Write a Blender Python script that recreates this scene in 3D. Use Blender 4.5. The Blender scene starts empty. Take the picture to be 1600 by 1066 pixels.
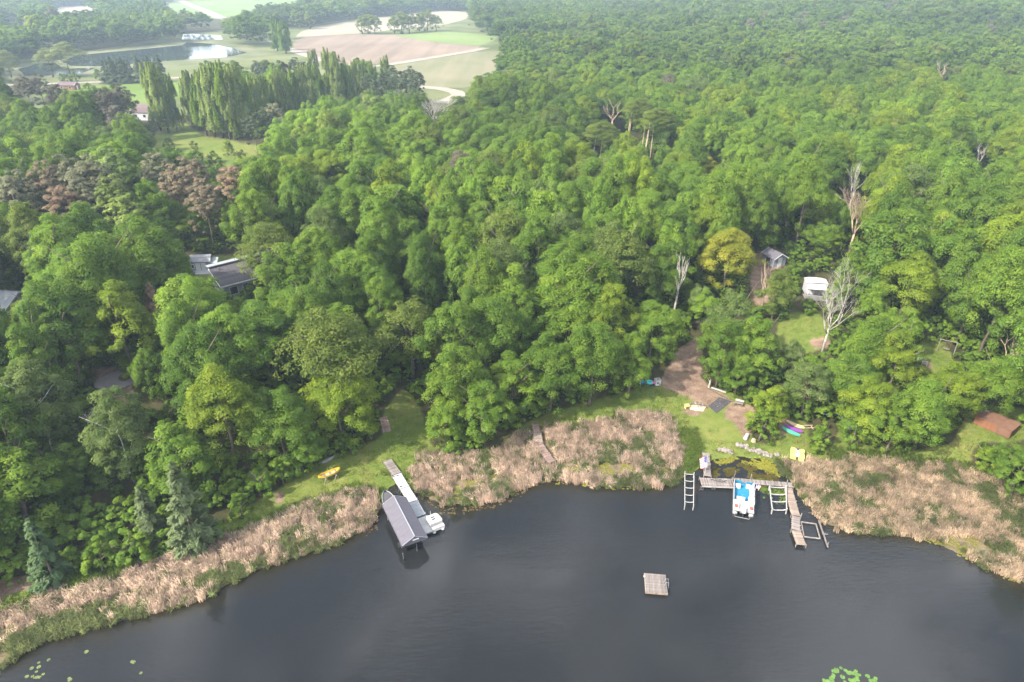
import bpy, math, random
import numpy as np
from mathutils import Vector, Matrix, Euler

R_ = random.Random(7)
rng = np.random.default_rng(11)
scene = bpy.context.scene
col = scene.collection
rad = math.radians

# ------------------------------------------------------------------ camera, world, sun, exposure
CAM_H, PITCH, FPX = 60.0, rad(28.7), 1067.0
cam_d = bpy.data.cameras.new("camera")
cam_d.sensor_width = 36.0
cam_d.lens = 36.0 * FPX / 1600.0
cam_d.clip_start, cam_d.clip_end = 0.5, 9000.0
cam = bpy.data.objects.new("camera", cam_d)
cam.location = (0, 0, CAM_H)
cam.rotation_euler = (math.pi / 2 - PITCH, 0, 0)
col.objects.link(cam)
scene.camera = cam

SUN_EL, SUN_AZ = rad(41), rad(-125)          # azimuth clockwise from +Y: light comes from the west, a little behind the camera
sun_from = Vector((math.sin(SUN_AZ) * math.cos(SUN_EL), math.cos(SUN_AZ) * math.cos(SUN_EL), math.sin(SUN_EL)))
world = bpy.data.worlds.new("World")
scene.world = world
world.use_nodes = True
nt = world.node_tree
nt.nodes.clear()
w_out = nt.nodes.new("ShaderNodeOutputWorld")
w_bg = nt.nodes.new("ShaderNodeBackground")
w_sky = nt.nodes.new("ShaderNodeTexSky")
w_sky.sky_type = 'NISHITA'
w_sky.sun_disc = False
w_sky.sun_elevation = SUN_EL
w_sky.sun_rotation = SUN_AZ
w_sky.dust_density = 2.5
w_bg.inputs["Strength"].default_value = 0.15
w_tc = nt.nodes.new("ShaderNodeTexCoord")
w_nz = nt.nodes.new("ShaderNodeTexNoise")
w_nz.inputs["Scale"].default_value = 4.6
w_nz.inputs["Detail"].default_value = 6
w_nz.inputs["Distortion"].default_value = 0.6
w_mr = nt.nodes.new("ShaderNodeMapRange")
w_mr.inputs[1].default_value, w_mr.inputs[2].default_value = 0.44, 0.62
w_mr.inputs[3].default_value, w_mr.inputs[4].default_value = 0.0, 0.75
w_mx = nt.nodes.new("ShaderNodeMix")
w_mx.data_type = 'RGBA'
w_mx.inputs[7].default_value = (13.5, 13.6, 14.0, 1)          # thin summer cloud
nt.links.new(w_tc.outputs["Generated"], w_nz.inputs["Vector"])
nt.links.new(w_nz.outputs["Fac"], w_mr.inputs[0])
nt.links.new(w_mr.outputs[0], w_mx.inputs[0])
nt.links.new(w_sky.outputs[0], w_mx.inputs[6])
nt.links.new(w_mx.outputs[2], w_bg.inputs["Color"])
nt.links.new(w_bg.outputs[0], w_out.inputs["Surface"])

sun_d = bpy.data.lights.new("sun", 'SUN')
sun_d.energy = 4.5
sun_d.angle = rad(0.6)
sun_d.color = (1.0, 0.93, 0.82)
sun = bpy.data.objects.new("sun", sun_d)
sun.rotation_euler = (-sun_from).to_track_quat('-Z', 'Y').to_euler()
sun.location = (0, 0, 80)
col.objects.link(sun)

scene.view_settings.view_transform = 'Standard'
scene.view_settings.look = 'None'
scene.view_settings.gamma = 1.0
scene.view_settings.use_curve_mapping = False
scene.view_settings.exposure = 1.26
scene.render.engine = 'CYCLES'
cy = scene.cycles
cy.max_bounces = 6
cy.diffuse_bounces = 3
cy.glossy_bounces = 2
cy.transmission_bounces = 3
cy.volume_bounces = 1
cy.caustics_reflective = cy.caustics_refractive = False
cy.use_adaptive_sampling = True
cy.adaptive_threshold = 0.02
try:
    cy.use_denoising = True
    cy.denoiser = 'OPENIMAGEDENOISE'
except Exception:
    pass
HAZE_DENSITY = 0.00026

# ------------------------------------------------------------------ terrain, projection
CP, SP = math.cos(PITCH), math.sin(PITCH)

def project(x, y, z):
    dz = z - CAM_H
    depth = y * CP - dz * SP
    up = y * SP + dz * CP
    depth = np.maximum(depth, 1e-3)
    return 800 + FPX * x / depth, 533 - FPX * up / depth, depth

def plane(px, py, z=0.0):
    a, b = (np.asarray(px, float) - 800) / FPX, -(np.asarray(py, float) - 533) / FPX
    dx, dy, dz = a, CP + b * SP, -SP + b * CP
    t = (z - CAM_H) / dz
    return t * dx, t * dy

SHORE_PX = [(-900, 1300), (-400, 1150), (-150, 1085), (0, 1042), (60, 1005), (130, 985), (230, 960), (300, 942), (400, 890), (470, 868), (530, 848), (580, 822),
            (594, 796), (606, 762), (628, 752), (645, 764), (690, 788), (760, 784), (800, 768), (830, 755), (870, 750), (950, 760), (1030, 760),
            (1075, 742), (1098, 728), (1112, 717), (1150, 713), (1195, 716), (1212, 726), (1232, 748), (1252, 776), (1290, 818), (1340, 833), (1400, 835),
            (1450, 842), (1500, 866), (1560, 895), (1600, 910), (1750, 975), (2000, 1050), (2600, 1300)]
_sx, _sy = plane(*np.array(SHORE_PX, float).T)
_o = np.argsort(_sx)
_sx, _sy = _sx[_o], _sy[_o]

def shore_y(x):
    return np.interp(x, _sx, _sy)

def sst(t):
    t = np.clip(t, 0, 1)
    return t * t * (3 - 2 * t)

def height(x, y):
    x, y = np.asarray(x, float), np.asarray(y, float)
    d = y - shore_y(x)
    h = np.where(d < 0, np.maximum(0.10 * d, -1.8), 0.05 + 0.35 * sst(d / 9.0))
    amp = 5.4 - 1.2 * sst((x - 5) / 30)
    h = h + np.where(d > 0, amp * sst((d - 9) / 48.0), 0)
    z_far = 4.0
    h = h + (z_far - 0.4 - amp) * sst((d - 120) / 160.0) * (d > 0)
    hill = sst((y - 260) / 700.0) * sst((x - 0.04 * y - 30) / 420.0)
    h = h + 20.0 * hill + 2.2 * hill * np.sin(x / 67.0 + 0.5) * np.sin(y / 83.0)
    near = np.exp(-((y - 110) / 70.0) ** 2) * sst((d - 14) / 20)
    h = h + 0.5 * near * (np.sin(x / 9.0) + np.cos(y / 11.0))
    return h

def ground(px, py, hc=0.0):
    px, py = np.asarray(px, float), np.asarray(py, float)
    z = np.full(np.broadcast(px, py).shape, hc + 0.5)
    for _ in range(40):
        x, y = plane(px, py, z)
        z = z * 0.4 + 0.6 * (height(x, y) + hc)
    x, y = plane(px, py, z)
    return x, y, z

def G(px, py, hc=0.0):
    x, y, z = ground(px, py, hc)
    return Vector((float(x), float(y), float(z) - hc))

def P(px, py, z):
    x, y = plane(px, py, z)
    return Vector((float(x), float(y), z))

def zat(x, y):
    return float(height(x, y))

# ------------------------------------------------------------------ region masks (where ground shows between the crowns)
def poly_mask(poly, W=800, Hh=533, s=0.5):
    yy, xx = np.mgrid[0:Hh, 0:W]
    xx, yy = (xx + 0.5) / s, (yy + 0.5) / s
    m = np.zeros((Hh, W), bool)
    n = len(poly)
    for i in range(n):
        x0, y0 = poly[i]
        x1, y1 = poly[(i + 1) % n]
        if y0 == y1:
            continue
        c = ((y0 > yy) != (y1 > yy)) & (xx < (x1 - x0) * (yy - y0) / (y1 - y0) + x0)
        m ^= c
    return m

def mask_of(polys):
    m = np.zeros((533, 800), bool)
    for p in polys:
        m |= poly_mask(p)
    return m

def look(mask, px, py, default=False):
    i, j = np.floor(np.asarray(px) * 0.5).astype(int), np.floor(np.asarray(py) * 0.5).astype(int)
    ok = (i >= 0) & (i < 800) & (j >= 0) & (j < 533)
    out = np.full(i.shape, default)
    out[ok] = mask[j[ok], i[ok]]
    return out

LAWN_W = [(-40, 912), (60, 898), (90, 884), (110, 888), (170, 884), (240, 872), (330, 842), (358, 806), (430, 768), (470, 738), (500, 718), (560, 702), (598, 682), (597, 655), (602, 640), (614, 622),
          (632, 606), (656, 634), (666, 668), (672, 696), (700, 706), (760, 709), (790, 692), (810, 668), (850, 648), (920, 628), (985, 612), (1010, 605), (1030, 606), (1045, 572), (1060, 546),
          (1088, 524), (1097, 545), (1090, 588), (1110, 604), (1150, 616), (1178, 640), (1180, 650), (1174, 694), (1215, 694), (1216, 668), (1236, 652), (1262, 660), (1266, 700), (1300, 700), (1322, 645), (1336, 672),
          (1380, 696), (1440, 704), (1490, 692), (1502, 664), (1516, 632), (1545, 632), (1640, 642), (1640, 676), (1580, 692), (1535, 690), (1518, 704), (1516, 728), (1556, 748), (1640, 790), (1640, 1200), (-40, 1200)]
FAR_OPEN = [(-30, 112), (60, 97), (95, 84), (180, 76), (280, 66), (286, 53), (345, 52), (350, 64), (420, 82), (452, 80), (462, 60), (385, 47), (480, 45), (560, 31), (690, 17), (742, 20), (730, 32), (702, 46), (702, 53), (780, 56), (748, 73),
            (795, 80), (764, 108), (755, 130), (720, 140), (716, 152), (690, 160), (668, 150), (662, 130), (625, 118), (600, 101), (540, 99), (480, 101), (440, 101), (300, 103), (296, 150), (285, 176), (215, 178), (207, 150), (110, 142), (60, 148), (-30, 150)]
TOP_OPEN = [[(-30, 38), (20, 34), (46, 35), (40, 42), (-30, 46)], [(68, 20), (95, 12), (150, 9), (152, 16), (100, 24)], [(190, 8), (262, 5), (262, 9), (190, 12)], [(268, -2), (470, -2), (470, 5), (395, 12), (380, 24), (350, 30), (330, 24), (262, 18), (262, 10)]]
CLEAR_CABIN = [(1213, 508), (1232, 490), (1275, 484), (1293, 505), (1298, 540), (1260, 552), (1215, 548)]
CLEAR_BROWN = [(1176, 396), (1220, 388), (1218, 430), (1207, 474), (1182, 478), (1172, 440)]
CABIN_SPOT = [(1254, 430), (1298, 428), (1300, 472), (1254, 474)]
CLEAR_CHAIRS = [(1432, 548), (1445, 526), (1474, 534), (1490, 556), (1492, 580), (1444, 584), (1430, 576)]
HOUSE_SPOT = [(296, 400), (332, 398), (380, 400), (383, 452), (346, 456), (326, 432), (268, 448), (272, 424)]
FIRE_SPOT = [(150, 575), (200, 570), (206, 612), (212, 636), (150, 620)]
EDGE_HOUSE = [(-20, 456), (16, 460), (18, 484), (-20, 486)]
MEADOW = [(238, 244), (243, 205), (288, 190), (318, 214), (345, 216), (392, 226), (442, 230), (402, 242), (380, 268), (352, 268), (332, 246), (288, 246)]
BROWN_ROOF = [(598, 322), (622, 320), (622, 344), (598, 346)]
OPEN = mask_of([LAWN_W, FAR_OPEN, CLEAR_CABIN, CLEAR_BROWN, CABIN_SPOT, CLEAR_CHAIRS, HOUSE_SPOT, FIRE_SPOT, EDGE_HOUSE, MEADOW, BROWN_ROOF] + TOP_OPEN)

REED_W = [(-30, 985), (20, 952), (60, 936), (110, 926), (200, 896), (260, 871), (330, 851), (400, 826), (450, 801), (520, 776), (575, 762), (591, 776), (594, 800), (586, 822), (530, 850), (470, 872), (400, 892), (300, 947), (230, 963), (130, 988), (60, 1009), (-30, 1065)]
REED_M = [(643, 738), (655, 716), (700, 708), (770, 708), (812, 682), (870, 666), (930, 661), (970, 646), (1030, 646), (1054, 664), (1064, 700), (1066, 735), (1058, 757), (1030, 764), (950, 764), (880, 753), (832, 758), (775, 788), (690, 792), (655, 772), (641, 757)]
REED_E = [(1213, 722), (1250, 716), (1290, 727), (1330, 718), (1400, 722), (1470, 728), (1530, 740), (1640, 795), (1640, 925), (1560, 899), (1500, 869), (1450, 845), (1400, 838), (1340, 836), (1300, 828), (1283, 815), (1250, 776), (1236, 752), (1212, 742)]
DIRT = [[(1034, 590), (1045, 572), (1060, 545), (1090, 526), (1098, 545), (1094, 590), (1112, 606), (1142, 622), (1120, 642), (1098, 630), (1078, 622), (1050, 612), (1035, 608)],
        [(1142, 628), (1178, 636), (1180, 650), (1172, 690), (1158, 680), (1150, 664), (1128, 650)], [(1062, 640), (1085, 630), (1108, 640), (1090, 650), (1066, 648)],
        [(-30, 912), (60, 896), (95, 884), (98, 898), (60, 918), (10, 930), (-30, 950)], [(1262, 530), (1296, 528), (1300, 545), (1268, 545)], CLEAR_BROWN, FIRE_SPOT,
        [(425, 768), (445, 766), (444, 788), (432, 792)], [(1216, 655), (1236, 652), (1234, 672), (1218, 690)], [(374, 262), (392, 262), (390, 274), (376, 272)], [(1432, 562), (1460, 568), (1446, 584)]]
LAWNS = [LAWN_W, CLEAR_CABIN, CLEAR_CHAIRS, HOUSE_SPOT, MEADOW]
MUD = [REED_W, REED_M, REED_E]

# ------------------------------------------------------------------ materials
def new_mat(name):
    m = bpy.data.materials.new(name)
    m.use_nodes = True
    m.node_tree.nodes.clear()
    return m, m.node_tree.nodes, m.node_tree.links

def simple(name, c, rough=0.7, metal=0.0, noise=0.12, scale=6.0, rand=0.0, spec=0.4, bump=0.0):
    m, N, L = new_mat(name)
    out = N.new("ShaderNodeOutputMaterial")
    b = N.new("ShaderNodeBsdfPrincipled")
    L.new(b.outputs[0], out.inputs[0])
    b.inputs["Roughness"].default_value = rough
    b.inputs["Metallic"].default_value = metal
    b.inputs["Specular IOR Level"].default_value = spec
    tc = N.new("ShaderNodeTexCoord")
    nz = N.new("ShaderNodeTexNoise")
    nz.inputs["Scale"].default_value = scale
    nz.inputs["Detail"].default_value = 6
    L.new(tc.outputs["Object"], nz.inputs["Vector"])
    mr = N.new("ShaderNodeMapRange")
    mr.inputs[1].default_value, mr.inputs[2].default_value = 0.25, 0.75
    mr.inputs[3].default_value, mr.inputs[4].default_value = 1 - noise * 2, 1 + noise
    L.new(nz.outputs["Fac"], mr.inputs[0])
    val = mr.outputs[0]
    if rand:
        oi = N.new("ShaderNodeObjectInfo")
        mr2 = N.new("ShaderNodeMapRange")
        mr2.inputs[3].default_value, mr2.inputs[4].default_value = 1 - rand, 1 + rand
        L.new(oi.outputs["Random"], mr2.inputs[0])
        mm = N.new("ShaderNodeMath")
        mm.operation = 'MULTIPLY'
        L.new(val, mm.inputs[0]); L.new(mr2.outputs[0], mm.inputs[1])
        val = mm.outputs[0]
    vm = N.new("ShaderNodeVectorMath")
    vm.operation = 'SCALE'
    vm.inputs[0].default_value = c
    L.new(val, vm.inputs["Scale"])
    L.new(vm.outputs[0], b.inputs["Base Color"])
    if bump:
        bp = N.new("ShaderNodeBump")
        bp.inputs["Strength"].default_value = bump
        bp.inputs["Distance"].default_value = 0.02
        L.new(nz.outputs["Fac"], bp.inputs["Height"])
        L.new(bp.outputs[0], b.inputs["Normal"])
    return m

def leaf_mat(name, inst, trans=0.35, gloss=0.25, glow=(1.25, 1.15, 0.55)):
    m, N, L = new_mat(name)
    out = N.new("ShaderNodeOutputMaterial")
    if inst:
        ca = N.new("ShaderNodeAttribute"); ca.attribute_type = 'INSTANCER'; ca.attribute_name = "tint"
        base = ca.outputs["Color"]
    else:
        oi = N.new("ShaderNodeObjectInfo")
        base = oi.outputs["Color"]
    va = N.new("ShaderNodeAttribute"); va.attribute_name = "leaf"
    sep = N.new("ShaderNodeSeparateColor")
    L.new(va.outputs["Color"], sep.inputs[0])
    mr = N.new("ShaderNodeMapRange")
    mr.inputs[3].default_value, mr.inputs[4].default_value = 0.62, 1.42
    L.new(sep.outputs[0], mr.inputs[0])
    hs = N.new("ShaderNodeHueSaturation")
    mh = N.new("ShaderNodeMapRange")
    mh.inputs[3].default_value, mh.inputs[4].default_value = 0.515, 0.480
    L.new(sep.outputs[1], mh.inputs[0])
    L.new(mh.outputs[0], hs.inputs["Hue"])
    L.new(mr.outputs[0], hs.inputs["Value"])
    L.new(base, hs.inputs["Color"])
    b = N.new("ShaderNodeBsdfPrincipled")
    b.inputs["Roughness"].default_value = 0.55
    b.inputs["Specular IOR Level"].default_value = gloss
    L.new(hs.outputs[0], b.inputs["Base Color"])
    t = N.new("ShaderNodeBsdfTranslucent")
    g = N.new("ShaderNodeMix"); g.data_type = 'RGBA'; g.blend_type = 'MULTIPLY'
    g.inputs[0].default_value = 1.0
    g.inputs[7].default_value = (*glow, 1)
    L.new(hs.outputs[0], g.inputs[6])
    L.new(g.outputs[2], t.inputs["Color"])
    # keep the modelled clump normals on both faces of a leaf
    gm = N.new("ShaderNodeNewGeometry")
    sg = N.new("ShaderNodeMath"); sg.operation = 'MULTIPLY_ADD'; sg.inputs[1].default_value = -2.0; sg.inputs[2].default_value = 1.0
    L.new(gm.outputs["Backfacing"], sg.inputs[0])
    nv = N.new("ShaderNodeVectorMath"); nv.operation = 'SCALE'
    L.new(gm.outputs["Normal"], nv.inputs[0]); L.new(sg.outputs[0], nv.inputs["Scale"])
    L.new(nv.outputs[0], b.inputs["Normal"])
    mx = N.new("ShaderNodeMixShader")
    mx.inputs[0].default_value = trans
    L.new(b.outputs[0], mx.inputs[1]); L.new(t.outputs[0], mx.inputs[2])
    L.new(mx.outputs[0], out.inputs[0])
    return m

M_LEAF = leaf_mat("leaf_single", False, trans=0.42, gloss=0.12)
M_LEAF_I = leaf_mat("leaf_mass", True, trans=0.42, gloss=0.12)
M_NEEDLE = leaf_mat("needle_single", False, trans=0.12, gloss=0.15)
M_NEEDLE_I = leaf_mat("needle_mass", True, trans=0.12, gloss=0.15)
M_REED = leaf_mat("reed_mass", True, trans=0.5, gloss=0.1, glow=(1.05, 1.0, 0.92))
M_BARK = simple("bark", (0.13, 0.10, 0.075), 0.9, noise=0.3, scale=3, rand=0.3)
M_BARK_I = M_BARK
M_BIRCH = simple("birch_bark", (0.55, 0.53, 0.48), 0.8, noise=0.4, scale=2.5)
M_DEAD = simple("bare_wood", (0.36, 0.33, 0.29), 0.85, noise=0.25, scale=3, rand=0.12)
M_DEADTAN = simple("tan_bare_wood", (0.38, 0.29, 0.20), 0.85, noise=0.25, scale=3)
M_WOOD = simple("weathered_plank", (0.20, 0.172, 0.155), 0.85, noise=0.28, scale=4, rand=0.25, bump=0.4)
M_WOODTAN = simple("tan_plank", (0.235, 0.185, 0.145), 0.85, noise=0.28, scale=4, rand=0.25, bump=0.4)
M_WOODPINK = simple("red_weathered_plank", (0.25, 0.17, 0.14), 0.85, noise=0.3, scale=4, rand=0.25, bump=0.4)
M_WOODDARK = simple("dark_timber", (0.12, 0.095, 0.075), 0.9, noise=0.25, scale=3)
M_WHITE = simple("white_paint", (0.50, 0.50, 0.49), 0.45, noise=0.06, scale=2)
M_WHITEDIRTY = simple("worn_white", (0.34, 0.33, 0.31), 0.6, noise=0.16, scale=3)
M_VINYL = simple("dock_panel", (0.37, 0.365, 0.355), 0.6, noise=0.09, scale=2.5, rand=0.06)
M_VINYLG = simple("grey_dock_panel", (0.27, 0.285, 0.30), 0.6, noise=0.09, scale=2.5, rand=0.06)
M_STEEL = simple("galvanised", (0.35, 0.35, 0.35), 0.4, metal=0.7, noise=0.15, scale=4)
M_ALU = simple("aluminium", (0.62, 0.62, 0.62), 0.35, metal=0.8, noise=0.1, scale=4)
M_ROOFG = simple("grey_canopy", (0.105, 0.100, 0.118), 0.8, noise=0.06, scale=1.5, spec=0.12)
M_ROOFTRIM = simple("canopy_trim", (0.24, 0.245, 0.27), 0.55, noise=0.06)
M_SHINGLE = simple("shingle_grey", (0.078, 0.070, 0.078), 0.9, noise=0.25, scale=5, rand=0.18)
M_SHINGLEBR = simple("shingle_brown", (0.12, 0.085, 0.085), 0.9, noise=0.2, scale=5, rand=0.12)
M_SIDING = simple("grey_siding", (0.20, 0.22, 0.25), 0.7, noise=0.08)
M_SIDINGW = simple("white_siding", (0.40, 0.41, 0.43), 0.6, noise=0.07)
M_GLASS = simple("dark_glass", (0.02, 0.025, 0.03), 0.08, noise=0.0, spec=0.6)
M_BLACK = simple("black_plastic", (0.02, 0.02, 0.022), 0.6, noise=0.1)
M_COVER = simple("dark_boat_cover", (0.07, 0.065, 0.075), 0.85, noise=0.15)
M_FABRIC = simple("landscape_fabric", (0.06, 0.055, 0.06), 0.9, noise=0.3, scale=5, bump=0.5)
M_YELLOW = simple("yellow_plastic", (0.58, 0.35, 0.015), 0.4, noise=0.05)
M_PALEYEL = simple("pale_yellow_plastic", (0.48, 0.44, 0.14), 0.45, noise=0.06)
M_TEAL = simple("teal_plastic", (0.07, 0.34, 0.24), 0.4, noise=0.06)
M_PURPLE = simple("purple_plastic", (0.20, 0.05, 0.28), 0.4, noise=0.06)
M_TAN = simple("tan_plastic", (0.50, 0.40, 0.23), 0.5, noise=0.1)
M_BLUE = simple("blue_plastic", (0.03, 0.20, 0.50), 0.4, noise=0.06)
M_DECKBLUE = simple("blue_carpet", (0.012, 0.16, 0.28), 0.85, noise=0.12, scale=3)
M_SEAT = simple("pale_vinyl", (0.42, 0.44, 0.48), 0.5, noise=0.08)
M_RED = simple("red_vinyl", (0.50, 0.07, 0.05), 0.5, noise=0.06)
M_PINK = simple("pink_plastic", (0.65, 0.12, 0.30), 0.5, noise=0.05)
M_TURQ = simple("turquoise_plastic", (0.05, 0.42, 0.45), 0.45, noise=0.06)
M_FLAGR = simple("flag_red", (0.45, 0.03, 0.05), 0.8, noise=0.05)
M_FLAGW = simple("flag_white", (0.70, 0.70, 0.70), 0.8, noise=0.03)
M_FLAGB = simple("flag_blue", (0.03, 0.05, 0.20), 0.8, noise=0.05)
M_SHEDROOF = simple("red_brown_roof", (0.165, 0.085, 0.055), 0.85, noise=0.14, scale=1.2, rand=0.08)
M_SHEDWALL = simple("red_brown_board", (0.19, 0.082, 0.04), 0.85, noise=0.12, scale=2, rand=0.08)
M_ROCK = simple("pale_rock", (0.22, 0.19, 0.168), 0.9, noise=0.25, scale=3, rand=0.25, bump=0.6)
M_GRAVEL = simple("grey_gravel", (0.24, 0.22, 0.22), 0.95, noise=0.25, scale=9, bump=0.8)
M_PAD = simple("lily_pad_green", (0.09, 0.175, 0.03), 0.45, noise=0.15, scale=3, rand=0.2)
M_PADPALE = simple("lily_pad_pale", (0.115, 0.15, 0.045), 0.45, noise=0.15, scale=3, rand=0.2)

# ------------------------------------------------------------------ mesh helpers
class MB:
    def __init__(s):
        s.v, s.f = [], []
    def add(s, vs, fs):
        k = len(s.v)
        s.v += [tuple(v) for v in vs]
        s.f += [tuple(k + i for i in f) for f in fs]
        return s
    def box(s, c, size, rz=0.0, rx=0.0, ry=0.0):
        hx, hy, hz = size[0] / 2, size[1] / 2, size[2] / 2
        m = Euler((rx, ry, rz)).to_matrix()
        vs = [m @ Vector((x, y, z)) + Vector(c) for z in (-hz, hz) for y in (-hy, hy) for x in (-hx, hx)]
        return s.add(vs, [(0, 2, 3, 1), (4, 5, 7, 6), (0, 1, 5, 4), (2, 6, 7, 3), (0, 4, 6, 2), (1, 3, 7, 5)])
    def bar(s, a, b, w, h=None):
        a, b = Vector(a), Vector(b)
        h = h or w
        d = (b - a).normalized()
        up = Vector((0, 0, 1)) if abs(d.z) < 0.95 else Vector((0, 1, 0))
        x = d.cross(up).normalized()
        u = x.cross(d)
        vs = [p + x * sx * w / 2 + u * su * h / 2 for p in (a, b) for su in (-1, 1) for sx in (-1, 1)]
        return s.add(vs, [(0, 1, 3, 2), (4, 6, 7, 5), (0, 4, 5, 1), (2, 3, 7, 6), (0, 2, 6, 4), (1, 5, 7, 3)])
    def tube(s, pts, rads, n=8, cap=True):
        pts = [Vector(p) for p in pts]
        k = len(s.v)
        prev = None
        for i, p in enumerate(pts):
            d = (pts[min(i + 1, len(pts) - 1)] - pts[max(i - 1, 0)]).normalized()
            up = Vector((0, 0, 1)) if abs(d.z) < 0.9 else Vector((1, 0, 0))
            if prev is not None:
                up = prev
            x = (up - d * up.dot(d)).normalized()
            prev = x
            y = d.cross(x)
            r = rads[i] if hasattr(rads, '__len__') else rads
            for j in range(n):
                a = 2 * math.pi * j / n
                s.v.append(tuple(p + x * r * math.cos(a) + y * r * math.sin(a)))
        for i in range(len(pts) - 1):
            for j in range(n):
                a, b = k + i * n + j, k + i * n + (j + 1) % n
                s.f.append((a, b, b + n, a + n))
        if cap:
            s.f.append(tuple(k + j for j in reversed(range(n))))
            s.f.append(tuple(k + (len(pts) - 1) * n + j for j in range(n)))
        return s
    def prism(s, poly, z0, z1):
        n = len(poly)
        vs = [(p[0], p[1], z0) for p in poly] + [(p[0], p[1], z1) for p in poly]
        fs = [tuple(reversed(range(n))), tuple(range(n, 2 * n))] + [(i, (i + 1) % n, n + (i + 1) % n, n + i) for i in range(n)]
        return s.add(vs, fs)
    def slab(s, quad, t):
        """a plate whose top is the given quad of points, thickness t below it"""
        q = [Vector(p) for p in quad]
        nrm = (q[1] - q[0]).cross(q[3] - q[0]).normalized()
        if nrm.z < 0:
            q.reverse(); nrm = -nrm
        vs = q + [p - nrm * t for p in q]
        return s.add(vs, [(0, 1, 2, 3), (7, 6, 5, 4)] + [(i + 4, (i + 1) % 4 + 4, (i + 1) % 4, i) for i in range(4)])
    def mesh(s, name, mats, smooth=False):
        me = bpy.data.meshes.new(name)
        me.from_pydata(s.v, [], s.f)
        for m in (mats if isinstance(mats, (list, tuple)) else [mats]):
            me.materials.append(m)
        if smooth:
            me.polygons.foreach_set("use_smooth", [True] * len(me.polygons))
        me.update()
        return me

def link(o, parent=None):
    col.objects.link(o)
    if parent is not None:
        o.parent = parent
    return o

def part(name, src, mat=None, parent=None, loc=None, rot=None, label=None, smooth=False, stuff=False):
    me = src.mesh(name, mat, smooth) if isinstance(src, MB) else src
    o = link(bpy.data.objects.new(name, me), parent)
    if loc is not None: o.location = loc
    if rot is not None: o.rotation_euler = rot
    if label: o["label"] = label
    if stuff: o["kind"] = "stuff"
    return o

def thing(name, label, cat, loc=(0, 0, 0), rz=0.0, group=None):
    o = link(bpy.data.objects.new(name, None))
    o.empty_display_size = 0.3
    o.location = loc
    o.rotation_euler = (0, 0, rz)
    return tag(o, label, cat, group)

def tag(o, label=None, cat=None, group=None, kind=None):
    if label: o["label"] = label
    if cat: o["category"] = cat
    if group: o["group"] = group
    if kind: o["kind"] = kind
    return o

def frame2(a, b):
    """rotation about z that takes +y to the direction a->b, and the length"""
    d = Vector(b) - Vector(a)
    return math.atan2(-d.x, d.y), math.hypot(d.x, d.y)

# ------------------------------------------------------------------ ground
def stretched(lo, hi, n_lo, a, b, step, n_hi):
    core = np.arange(a, b + 1e-6, step)
    def grow(dist, n):
        g = np.cumsum(step * 1.0 * np.power(np.linspace(1, 1, n), 1))
        lo_r, hi_r = 1.0001, 3.0
        for _ in range(60):
            r = 0.5 * (lo_r + hi_r)
            tot = step * (r ** (n + 1) - r) / (r - 1)
            if tot > dist: hi_r = r
            else: lo_r = r
        return np.cumsum(step * r ** np.arange(1, n + 1))
    left = (a - grow(a - lo, n_lo))[::-1] if n_lo else np.array([])
    right = b + grow(hi - b, n_hi)
    return np.concatenate([left, core, right])

def blur(m, k):
    m = m.astype(float)
    for ax in (0, 1):
        for _ in range(2):
            c = np.cumsum(np.pad(m, [(k + 1, k) if i == ax else (0, 0) for i in (0, 1)], mode='edge'), axis=ax)
            n = m.shape[ax]
            hi = np.take(c, np.arange(2 * k + 1, 2 * k + 1 + n), axis=ax)
            lo = np.take(c, np.arange(0, n), axis=ax)
            m = (hi - lo) / (2 * k + 1)
    return m

def sample(mask, px, py):
    i = np.clip(np.asarray(px) * 0.5 - 0.5, 0, 798.99); j = np.clip(np.asarray(py) * 0.5 - 0.5, 0, 531.99)
    i0, j0 = i.astype(int), j.astype(int)
    fi, fj = i - i0, j - j0
    v = (mask[j0, i0] * (1 - fi) + mask[j0, i0 + 1] * fi) * (1 - fj) + (mask[j0 + 1, i0] * (1 - fi) + mask[j0 + 1, i0 + 1] * fi) * fj
    return v

gx = stretched(-2500, 2500, 44, -150, 105, 0.65, 44)
gy = stretched(-60, 3500, 12, 44, 280, 0.65, 80)
XX, YY = np.meshgrid(gx, gy)
ZZ = height(XX, YY)
nx, ny = len(gx), len(gy)
verts = np.stack([XX.ravel(), YY.ravel(), ZZ.ravel()], 1)
idx = np.arange(nx * ny).reshape(ny, nx)
quads = np.stack([idx[:-1, :-1], idx[:-1, 1:], idx[1:, 1:], idx[1:, :-1]], -1).reshape(-1, 4)

def np_mesh(name, verts, quads, k=4):
    me = bpy.data.meshes.new(name)
    me.vertices.add(len(verts))
    me.vertices.foreach_set("co", np.asarray(verts, np.float32).ravel())
    nf = len(quads)
    me.loops.add(nf * k)
    me.loops.foreach_set("vertex_index", np.asarray(quads, np.int32).ravel())
    me.polygons.add(nf)
    me.polygons.foreach_set("loop_start", np.arange(0, nf * k, k, dtype=np.int32))
    me.polygons.foreach_set("loop_total", np.full(nf, k, np.int32))
    me.update(calc_edges=True)
    return me

def col_attr(me, name, rgb):
    a = me.attributes.new(name, 'FLOAT_COLOR', 'POINT')
    d = np.ones((len(rgb), 4), np.float32)
    d[:, :rgb.shape[1]] = rgb
    a.data.foreach_set("color", d.ravel())

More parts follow.
